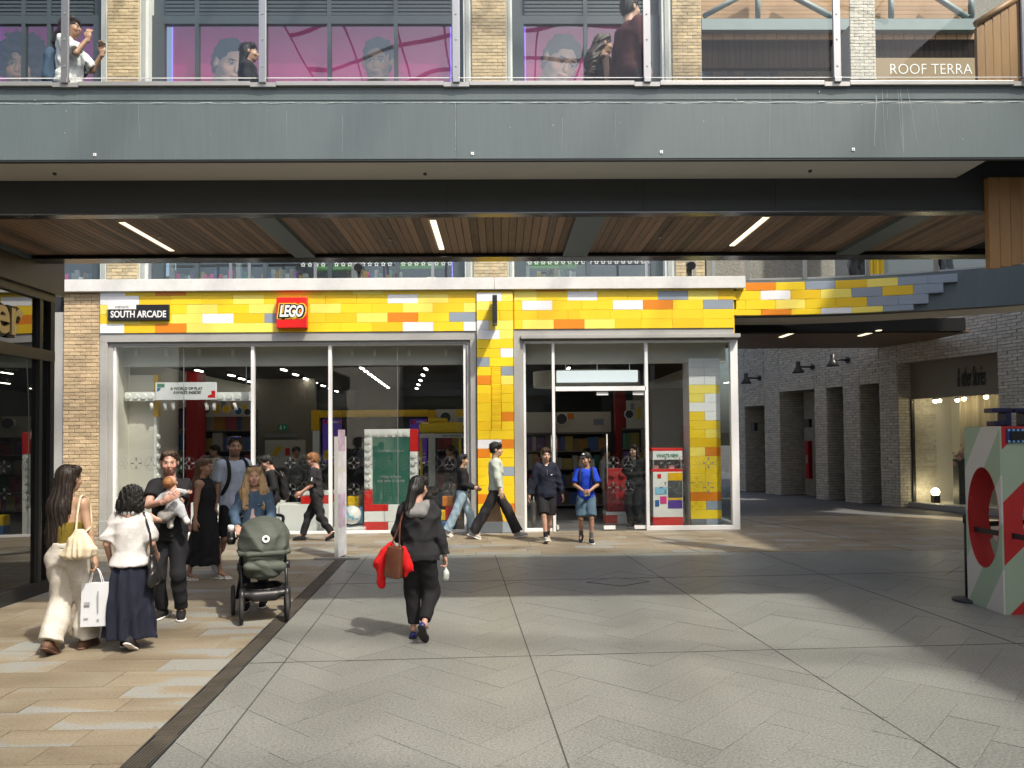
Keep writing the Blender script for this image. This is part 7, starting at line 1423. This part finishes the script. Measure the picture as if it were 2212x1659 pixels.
for v_ in bm.verts: v_.co.y *= 1.0 - .35 * (v_.co.z + .165) / .33; v_.co.x *= 1.0 - .12 * (v_.co.z + .165) / .33
me = bpy.data.meshes.new('tote_bag'); bm.to_mesh(me); bm.free(); me.materials.append(M['leather_brown']); me.polygons.foreach_set('use_smooth', [True] * len(me.polygons)); o = bpy.data.objects.new('tote_bag', me); COL.objects.link(o); o.matrix_world = f.mw @ Matrix.Translation((.225, .20, .86)) @ Matrix.Rotation(R(-18), 4, 'Z') @ Matrix.Rotation(R(-5), 4, 'Y'); tag(o, 'dark brown leather bag hanging from the woman\'s left shoulder', 'bag')
for q_ in ((.17, .22), (.28, .17)): c_ = strap('bag_strap', spline([(q_[0], q_[1], 1.0), (.17, .15, 1.28), (.12, .06, 1.485), (.14, -.03, 1.44)], 18), .018, 'leather_brown', o); c_.matrix_parent_inverse = o.matrix_basis.inverted() @ f.mw
f.top('red_jumper', 'bright red jumper tucked behind the brown bag', 'clothing', [cap((.29, .10, 1.0), (.40, .10, .86), .055, .065, .04, (1, .7, 1)), cap((.40, .10, .86), (.385, .10, .60), .065, .050, .04, (1, .6, 1)), cap((.14, .18, .98), (.08, .19, .82), .045, .055, .04, (1, .6, 1)), cap((.08, .19, .82), (.11, .19, .72), .05, .03, .03, (1, .6, 1))], 'c_red', .010, 40)
h = f.J['wrR']; f.top('plastic_bag', 'small clear plastic bag dangling from the woman\'s right hand', 'bag', [cap(h + Vector((-.01, -.02, -.11)), h + Vector((-.01, -.02, -.17)), .008, .02, .01), cap(h + Vector((-.01, -.02, -.19)), h + Vector((-.01, -.02, -.25)), .032, .036, .02)], 'plastic_clear', .006, 41, vox=.008)
# ---- 13 woman in black top and light jeans
f = Fig('w13', 'dark haired woman in black top and light blue jeans walking right', (1000, 982, 1158), 92, fem=True, skin='olive', hair='h_black', hp=4, ank={'L': (.08, -.24, .088, 0, 0), 'R': (-.08, .34, .13, 26, 0)}, wris={'L': (.17, -.27, 1.03), 'R': (-.18, -.26, 1.04)}, apole={'R': (-.2, 1, -.6), 'L': (.2, 1, -.6)}, vox=.014)
f.shirt('c_black', 1.95, .98, .022, 'top', amp=.006, seed=42, sl_r=.018); f.legs('c_ltjean', (.10, .09, .098), .99, 1.02, amp=.006, seed=43); f.shoes('shoe', 'c_white', 'sole_white'); f.hairdo('back', .004, 120, [cap((0, .06, .0), (0, .10, -.22), .08, .06, .04, (1, .7, 1)), cap((.06, .0, -.05), (.07, -.03, -.22), .035, .03, .03)])
f.top('shoulder_bag', 'pale grey tote bag carried by the woman in light jeans', 'bag', [cap((.16, -.12, .95), (.16, .10, .95), .05, .05, .03, (.6, 1, 1.2)), cap((.16, -.10, .80), (.16, .08, .80), .07, .07, .04, (.6, 1, 1))], 'c_dim', .006, 44); 
# ---- 14 man in sage shirt walking right
f = Fig('m14', 'young man in sage green shirt and black trousers striding right', (1072, 958, 1163), 88, skin='olive', hair='h_black', ank={'L': (.08, -.40, .095, -8, 0), 'R': (-.08, .42, .13, 20, 0)}, wris={'R': (-.24, -.10, .86), 'L': (.23, .05, .86)}, vox=.013)
f.shirt('c_sage', 1.75, .80, .026, amp=.007, seed=45, sl_r=.02); f.legs('c_black2', (.10, .09, .10), .985, .93, amp=.008, seed=46); f.shoes('shoe', 'shoe_grey', 'sole_white'); f.hairdo('mop', .010, 90, [ell((0, .06, .06), (.07, .06, .06), .03)])
paper_bag(f, f.J['wrL'] + Vector((.05, -.0, -.235)), .10, .34, .36, 'kraft', 'paper_bag', 'brown paper carrier bag behind the striding young man')
# ---- 15 boy in navy hoodie
f = Fig('m15', 'smiling boy in navy half-zip hoodie and black shorts', (1181, 970, 1170), 4, skin='fair', hair='h_brown', hy=4, child=True, wide=.92, ank={'R': (-.04, -.20, .10, -16, 0), 'L': (.03, .14, .10, 12, 6)}, wris={'R': (-.33, -.02, .86), 'L': (.32, .02, .86)}, vox=.013)
f.shirt('c_navy', 1.95, .84, .040, 'hoodie', amp=.008, seed=47, sl_r=.034, flare=.05, vneck=.05); f.legs('c_black', (.115, .10, .10), .47, .9, 'shorts', seed=48); f.shoes('high', 'shoe_grey', 'sole_white'); f.socks('c_black', .10); f.hairdo('mop', .012, 90)
f.add('zip', [cap((0, -.155, 1.38), (0, -.165, 1.26), .004, .004)], 'alu', vox=.004); f.add('chest_logo', [cap((.07, -.163, 1.265), (.10, -.158, 1.275), .008, .005)], 'print_white', vox=.004); f.add('tshirt', [stack([(1.30, .10, .1, 0, -.01), (1.45, .075, .08, 0, -.01)], .02)], 'c_white')
f.add('hood', [cap((-.10, .06, 1.45), (.10, .06, 1.45), .05, .05, .03), cap((-.10, .03, 1.46), (-.055, -.08, 1.43), .035, .03, .03), cap((.10, .03, 1.46), (.055, -.08, 1.43), .035, .03, .03)], 'c_navy')
# ---- 16 boy in blue T-shirt with cap
f = Fig('m16', 'boy in bright blue T-shirt, grey-blue shorts and black cap', (1267, 980, 1172), -4, skin='tan', hair='h_black', hy=-32, child=True, wide=.88, ank={'R': (-.10, .10, .13, 26, -10), 'L': (.09, -.12, .088, 0, 6)}, wris={'R': (-.06, -.24, 1.03), 'L': (.06, -.24, 1.03)}, apole={'R': (-1, .5, -.4), 'L': (1, .5, -.4)}, thumbs={'R': (.3, -.5, 1), 'L': (-.3, -.5, 1)}, curl=.8, vox=.013)
f.shirt('c_blue', .85, .84, .026, 'tshirt', amp=.007, seed=49, sl_r=.026); f.legs('c_steel', (.105, .10, .10), .46, .9, 'shorts', seed=50); f.shoes('shoe', 'c_navy', 'sole_white'); f.socks('c_dim', .12); f.hairdo('short')
f.add('cap', [ell((0, .02, .062), (.090, .108, .078)), cap((-.04, -.10, .055), (.04, -.10, .055), .012, .012, .01), cap((-.045, -.13, .045), (.045, -.13, .045), .010, .010, .02), ell((0, -.165, .042), (.055, .03, .008), .02)], 'black', head=True, vox=.007, cuts=[]); f.add('cap_logo', [cap((-.02, -.087, .10), (.02, -.087, .10), .009, .009), cap((0, -.082, .115), (0, -.087, .10), .006, .009)], 'print_white', head=True, vox=.004)
o = f.top('backpack', 'black backpack worn by the boy in blue', 'backpack', [cap((0, .17, 1.02), (0, .16, 1.28), .13, .11, .04, (1, .6, 1))], 'c_black', .005, 51)
for sd in (-1, 1): strap('shoulder_strap', spline([(sd * .10, .12, 1.34), (sd * .115, .02, 1.475), (sd * .12, -.12, 1.40), (sd * .135, -.15, 1.22), (sd * .16, -.06, 1.08), (sd * .1, .12, 1.02)], 25), .045, 'c_black', o)
f.top('snack', 'small wrapped snack in the blue boy\'s hands', 'snack', [cap((-.025, -.27, .95), (.03, -.27, .96), .03, .028, .02)], 'c_pale', .004, 52, vox=.008)
# ---- 17 staff member inside
f = Fig('w17', 'shop assistant in black standing behind the glass door, hands behind her', (1371, 962, 1137), -32, depth=YF + .75, fem=True, wide=1.15, skin='fair', hair='h_dark', hy=-14, wris={'L': (.12, .16, 1.0), 'R': (-.12, .16, 1.0)}, apole={'R': (-1, .3, -.2), 'L': (1, .3, -.2)}, vox=.014)
f.shirt('c_black', 1.9, .82, .026, 'top', seed=53, sl_r=.016); f.legs('c_black', (.10, .09, .09), .98, .95, seed=54); f.shoes('shoe', 'c_black', 'rubber'); f.hairdo('back', .005, 120, [cap((.06, .03, -.02), (.08, .02, -.14), .04, .035, .03), cap((-.06, .03, -.02), (-.08, .02, -.14), .04, .035, .03)]); strap('lanyard', spline([(-.07, -.05, 1.45), (0, -.165, 1.2), (.07, -.05, 1.45)], 12), .012, 'print_grey', f.root)
# ---- customers inside, dim
def customer(px, dep, rot, label, shirt, fem, hair, seed, ht=None):
    f = Fig('c', label, px, rot, depth=dep, fem=fem, skin='tan', hair=hair, vox=.018, H=ht); f.shirt(shirt, 1.9, .84, .025, 'jumper', seed=seed); f.legs('c_dim' if shirt != 'c_dim' else 'c_black', end=.97, seed=seed + 1); f.shoes('shoe', 'c_black', 'rubber'); f.hairdo('mop' if not fem else 'back'); return f
customer((1308, 968, 1130), YF + 2.4, 60, 'customer in grey hooded top deep inside the doorway', 'c_hood', False, 'h_black', 60)
customer((1268, 975, 1130), YF + 3.6, 150, 'dark haired customer behind the boy in the cap', 'c_pale', True, 'h_black', 62, 1.66)
customer((640, 962, 1120), YF + 3.2, 20, 'customer in dark coat beside the wall poster', 'c_dim', False, 'h_dark', 64, 1.75)
customer((975, 965, 1130), YF + 2.0, -60, 'customer in dark T-shirt by the yellow canopy', 'c_black2', False, 'h_brown', 66, 1.75)
customer((465, 945, 1120), YF + 3.0, -50, 'customer in pale jacket browsing the left shelves', 'c_pale', False, 'h_dark', 68, 1.8)
# ---- people on the bridge
ZD = 5.22
f = Fig('b1', 'woman in white shirt with dark wavy hair walking on the bridge', (150, 8, 400), 92, depth=8.8, H=1.62, z=ZD, fem=True, skin='tan', hair='h_dark', ank={'L': (.08, -.2, .09, 0, 0), 'R': (-.08, .25, .1, 15, 0)}, wris={'L': (.16, -.32, 1.40), 'R': (-.16, -.30, 1.42)}, apole={'R': (-.3, .4, -1), 'L': (.3, .4, -1)}, handrot={'L': (0, -.1, 1), 'R': (0, -.1, 1)}, thumbs={'L': (0, 1, 0), 'R': (0, 1, 0)}, curl=.7, vox=.014)
f.shirt('c_white', .95, .80, .036, amp=.010, seed=70, sl_r=.03); f.legs('c_grey', (.105, .1, .1), .98, .97, seed=71); f.shoes('shoe', 'c_white', 'sole_white'); f.hairdo('back', .007, 90, [cap((0, .06, .02), (0, .14, -.18), .085, .08, .04, (1, .8, 1)), cap((0, .14, -.18), (0, .17, -.36), .08, .06, .04, (1, .8, 1))])
o = f.top('sling_bag', 'black sling bag worn by the woman on the bridge', 'bag', [cap((.14, -.10, 1.12), (.16, .02, 1.02), .05, .06, .03, (.6, 1, 1)), cap((.16, .02, 1.02), (.15, .10, 1.0), .055, .03, .03, (.6, 1, 1))], 'leather_black', .003, 72); strap('bag_strap', spline([(.14, -.12, 1.16), (.12, -.10, 1.34), (.06, .0, 1.48), (.05, .1, 1.40), (.12, .13, 1.1)], 20), .022, 'leather_black', o)
f.top('backpack', 'dark blue backpack on the woman in white on the bridge', 'backpack', [cap((-.02, .22, .98), (-.02, .20, 1.25), .14, .12, .04, (1, .6, 1))], 'c_denim', .005, 73)
f = Fig('b2', 'person with long black hair half hidden behind the bridge glass', (537, 108, 400), 100, depth=9.3, H=1.58, z=ZD, fem=True, skin='tan', hair='h_black', vox=.016); f.shirt('c_black', 1.9, .84, .02, 'top', seed=74); f.legs('c_black', end=.97, seed=75); f.shoes('shoe', 'c_black', 'rubber'); f.hairdo('back', .004, 110, [cap((0, .06, .0), (0, .10, -.28), .085, .07, .04, (1, .7, 1))])
f = Fig('b3', 'woman with long dark curly hair and brown top on the bridge', (1300, 68, 400), 98, depth=9.2, H=1.62, z=ZD, fem=True, skin='brown', hair='h_dark', lean=2, vox=.015); f.shirt('c_black', 0, .84, .012, 'vest_top', seed=76); f.legs('c_black', end=.97, seed=77); f.shoes('shoe', 'c_black', 'rubber'); f.hairdo('back', .010, 90, [cap((0, .07, .02), (0, .17, -.2), .085, .10, .04, (1, .8, 1)), cap((0, .17, -.2), (0, .19, -.46), .10, .09, .04, (1, .8, 1))])
f = Fig('b4', 'tall man in maroon jumper walking on the bridge', (1362, -8, 400), 118, depth=8.7, H=1.80, z=ZD, skin='fair', hair='h_black', wris={'L': (.25, .05, .86), 'R': (-.25, -.05, .86)}, vox=.014); f.shirt('c_maroon', 1.95, .80, .03, 'jumper', seed=78, sl_r=.02); f.legs('c_black', end=.97, seed=79); f.shoes('shoe', 'c_black', 'rubber'); f.hairdo('short')
f = Fig('b5', 'person in dark trousers standing on the link bridge', (1855, 470, 590), 190, depth=YF + .9, H=1.75, z=ZD, skin='fair', hair='h_dark', vox=.018); f.shirt('c_black2', 1.9, .84, .03, 'coat', seed=80); f.legs('c_black2', (.11, .1, .09), .97, seed=81); f.shoes('shoe', 'c_black', 'rubber'); f.hairdo('short')
f = Fig('b6', 'person with pale bag on the right end of the link bridge', (2045, 470, 590), 190, depth=YF - .2, H=1.72, z=ZD, fem=True, skin='fair', hair='h_dark', vox=.018); f.shirt('c_black2', 1.9, .70, .04, 'coat', seed=82); f.legs('c_black', end=.97, seed=83); f.shoes('shoe', 'c_black', 'rubber'); f.hairdo('back')

# ================================================================== THE PRAM
pg = G(572, 1345); pr = empty('pram', (pg.x, pg.y, 0), 'pram with dark olive hood and black frame crossing the drain', 'pram')
mk('pram_fabric', (.062, .074, .060), .75, nz=(20, .1), nz2=(200, .12), bump=(5, .25, .02)); mk('pram_frame', (.012, .012, .013), .4)
ax_, ay = pg.x, pg.y
def pm(x, y, z): return (ax_ + x, ay + y, z)
sv_ = .017
def pobj(name, prims, mat, amp=0, seed=1, vox=.012, cuts=(), par=None):
    v, q = surf(prims, vox, wr(seed, amp, 26) if amp else None, cuts); o = obj_from(name, [(v + np.array([ax_, ay, 0]), q)], mat); o.parent = par or pr; o.matrix_parent_inverse = Matrix.Translation(-Vector((ax_, ay, 0))); WL[o.name] = Vector((0, 0, 0)); return o
wheels = [(-.235, .02, .145, .145, .05), (.225, .0, .145, .145, .05), (-.31, .52, .165, .165, .05), (.28, .52, .165, .165, .05)]
for x, y, z, r_, w_ in wheels:
    whl = empty('wheel', pm(x, y, z), parent=pr); bm = bmesh.new()
    tube(bm, [Vector(pm(x, y, z)) + Vector((0, math.cos(a) * (r_ - .022), math.sin(a) * (r_ - .022))) for a in np.linspace(0, 2 * math.pi, 28, endpoint=False)], .023, 8, True); bm_obj('tyre', bm, 'rubber', whl)
    bm = bmesh.new(); cyl(bm, pm(x, y, z), r_ * .72, .022, 'X', 24); cyl(bm, pm(x, y, z), .03, .05, 'X', 12); bm_obj('rim', bm, 'pram_frame', whl)
for sx in (-1, 1):
    bm = bmesh.new(); x = sx * .23; tube(bm, [pm(x + sx * .0, .0, .16), pm(x, .02, .30), pm(x * .98, .05, .36)], [.028, .034, .026], 10); bm_obj('fork', bm, 'pram_frame', pr, False)
    tube_obj('side_tube', [pm(x * .98, .05, .34), pm(x * 1.02, .22, .56), pm(sx * .235, .50, .80), pm(sx * .235, .66, 1.0)], .017, 'pram_frame', pr); tube_obj('rear_leg', [pm(sx * .27, .52, .18), pm(sx * .24, .30, .48), pm(sx * .23, .14, .60)], .016, 'pram_frame', pr)
    bm = bmesh.new(); cyl(bm, pm(sx * .25, .24, .57), .045, .05, 'X', 16); bm_obj('hinge', bm, 'pram_frame', pr)
tube_obj('handlebar', spline([pm(-.235, .66, 1.0), pm(-.22, .74, 1.06), pm(0, .76, 1.07), pm(.22, .74, 1.06), pm(.235, .66, 1.0)], 20), .019, 'pram_frame', pr)
pobj('shopping_basket', [cap((-.17, .06, .29), (.17, .06, .29), .05, .05, .03, (1, 1, .7)), cap((-.18, .40, .30), (.18, .40, .30), .06, .06, .03), stack([(.24, .19, .20, 0, .23), (.36, .215, .24, 0, .23)], .03), stack([(.28, .175, .19, 0, .23), (.40, .2, .23, 0, .23)], .01, op='sub')], 'pram_frame')
pobj('front_axle', [cap((-.2, .03, .30), (.2, .03, .30), .03, .03, .03, (1, 1.2, 1.3)), cap((-.1, .0, .27), (.1, .0, .27), .045, .045, .04, (1, .6, 1))], 'pram_frame')
pobj('footmuff', [stack([(.46, .16, .30, 0, .28), (.50, .20, .36, 0, .26), (.62, .215, .38, 0, .26), (.74, .215, .37, 0, .27)], .03)], 'pram_fabric', .010, 90)
pobj('apron', [cap((-.16, -.06, .72), (.16, -.06, .72), .05, .05, .03), cap((-.17, -.07, .60), (.17, -.07, .60), .045, .045, .05)], 'pram_fabric', .008, 91)
hd = pobj('hood', [stack([(.735, .262, .33, 0, .22), (.80, .272, .345, 0, .22), (.92, .262, .335, 0, .23), (1.01, .225, .29, 0, .25), (1.07, .165, .22, 0, .27), (1.10, .06, .09, 0, .28)], .03)], 'pram_fabric', .008, 92)
pobj('hood_rim', [cap((-.17, -.105, .745), (.17, -.105, .745), .028, .028, .02), cap((-.245, -.03, .745), (-.262, .22, .75), .022, .02, .02), cap((.245, -.03, .745), (.262, .22, .75), .022, .02, .02), cap((-.17, -.105, .745), (-.245, -.03, .745), .028, .022, .02), cap((.17, -.105, .745), (.245, -.03, .745), .028, .022, .02)], 'pram_fabric')
q = Vector(pm(.0, -.07, .90)); bm = bmesh.new(); n3 = Vector((0, -1, .22)).normalized(); u3 = Vector((1, 0, 0)); v3 = n3.cross(u3)
c3 = Vector(pm(.005, -.112, .90)); ring = [[c3 + (u3 * math.cos(a) + v3 * math.sin(a)) * r_ + n3 * .008 for r_ in (.038, .018)] for a in np.linspace(0, 2 * math.pi, 24, endpoint=False)]
vs = [[bm.verts.new(p) for p in r_] for r_ in ring]
for a, b in zip(vs, vs[1:] + vs[:1]): bm.faces.new((a[0], b[0], b[1], a[1]))
bm_obj('round_badge', bm, 'print_white', pr)
bt = empty('bottle', pm(-.33, .55, .80), 'black bottle with white lid in the pram\'s cup holder', 'bottle'); bm = bmesh.new(); lathe(bm, pm(-.33, .55, .78), [(.035, 0), (.042, .01), (.042, .13), (.036, .14)], 16); bm_obj('bottle_body', bm, 'black', bt); bm = bmesh.new(); lathe(bm, pm(-.33, .55, .921), [(.036, 0), (.038, .06), (.03, .075)], 16); bm_obj('lid', bm, 'print_white', bt)
bm = bmesh.new(); lathe(bm, pm(-.33, .55, .80), [(.048, 0), (.05, .06), (.046, .06), (.046, 0)], 16); bm_obj('cup_holder', bm, 'pram_frame', pr); tube_obj('holder_arm', [pm(-.285, .56, .83), pm(-.235, .58, .88)], .01, 'pram_frame', pr)

pr.rotation_euler = (0, 0, R(20)); _o = Matrix.Rotation(R(20), 3, 'Z') @ (Vector(bt.location) - Vector((ax_, ay, 0))); bt.location = Vector((ax_, ay, 0)) + _o

# ---- portraits printed on the upper posters: flat prints, a finger thick on the panel
m = bpy.data.materials.new('portrait_print'); m.use_nodes = True; n_ = m.node_tree.nodes; va = n_.new('ShaderNodeVertexColor'); va.layer_name = 'Col'; b_ = n_['Principled BSDF']; m.node_tree.links.new(va.outputs[0], b_.inputs['Base Color']); m.node_tree.links.new(va.outputs[0], b_.inputs['Emission Color']); b_.inputs['Emission Strength'].default_value = .22; b_.inputs['Roughness'].default_value = .5; M['portrait_print'] = m  # emission added so the faces keep up with the brightened posters
def print_head(par, px, py, hpx, skin, hair, yaw, tilt, style, shirt):
    Yp = YU + .22 + .385; k = hpx / FPX * Yp / .235; q0 = P(px, py, Yp); parts = []; cols = []
    v, q, c = head_part(skin, hair); parts.append((v, q)); cols.append(c); hc = np.array(M[hair].node_tree.nodes['Principled BSDF'].inputs['Base Color'].default_value[:3])
    hp = [ell((0, .022, .05), (.084, .102, .084)), ell((0, .045, -.01), (.08, .072, .075), .03), ell((0, -.10, -.012), (.068, .08, .098), .012, 'sub')] if style == 'crop' else [ell((0, .01, .06), (.125, .12, .105)), ell((.07, .02, .0), (.06, .07, .08), .03), ell((-.07, .02, .0), (.06, .07, .08), .03), ell((0, -.11, -.03), (.066, .08, .10), .012, 'sub')]
    v2, q2 = surf(hp, .007, wr(5, .004 if style == 'crop' else .012, 120)); parts.append((v2, q2)); cols.append(np.tile(hc * 1.6 + .01, (len(v2), 1)))
    v3, q3 = surf([ell((0, .06, -.26), (.22, .09, .11))], .012); parts.append((v3, q3)); cols.append(np.tile(np.array(shirt), (len(v3), 1)))
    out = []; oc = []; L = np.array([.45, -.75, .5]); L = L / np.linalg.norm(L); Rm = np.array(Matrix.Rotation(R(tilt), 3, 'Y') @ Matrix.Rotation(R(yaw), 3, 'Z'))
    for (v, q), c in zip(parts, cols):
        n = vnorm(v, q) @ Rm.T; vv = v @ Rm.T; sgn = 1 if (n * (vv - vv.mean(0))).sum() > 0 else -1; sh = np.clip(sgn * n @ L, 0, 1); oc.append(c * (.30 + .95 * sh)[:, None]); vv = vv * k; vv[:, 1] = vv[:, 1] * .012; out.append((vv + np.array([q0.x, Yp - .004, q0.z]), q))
    o = obj_from('printed_portrait', out, 'portrait_print', cols=oc); o.parent = par; o.matrix_parent_inverse = Matrix.Translation(-WL[par.name])
print_head(wA, 45, 140, 100, 'tan', 'h_dark', -10, 6, 'curly', (.05, .05, .06)); print_head(wB, 497, 138, 98, 'fair', 'h_black', 24, 14, 'crop', (.3, .3, .3)); print_head(wB, 816, 132, 92, 'brown', 'h_black', -8, 0, 'crop', (.12, .2, .2)); print_head(wC, 1212, 134, 108, 'pink', 'h_dark', 20, 24, 'crop', (.25, .45, .5))
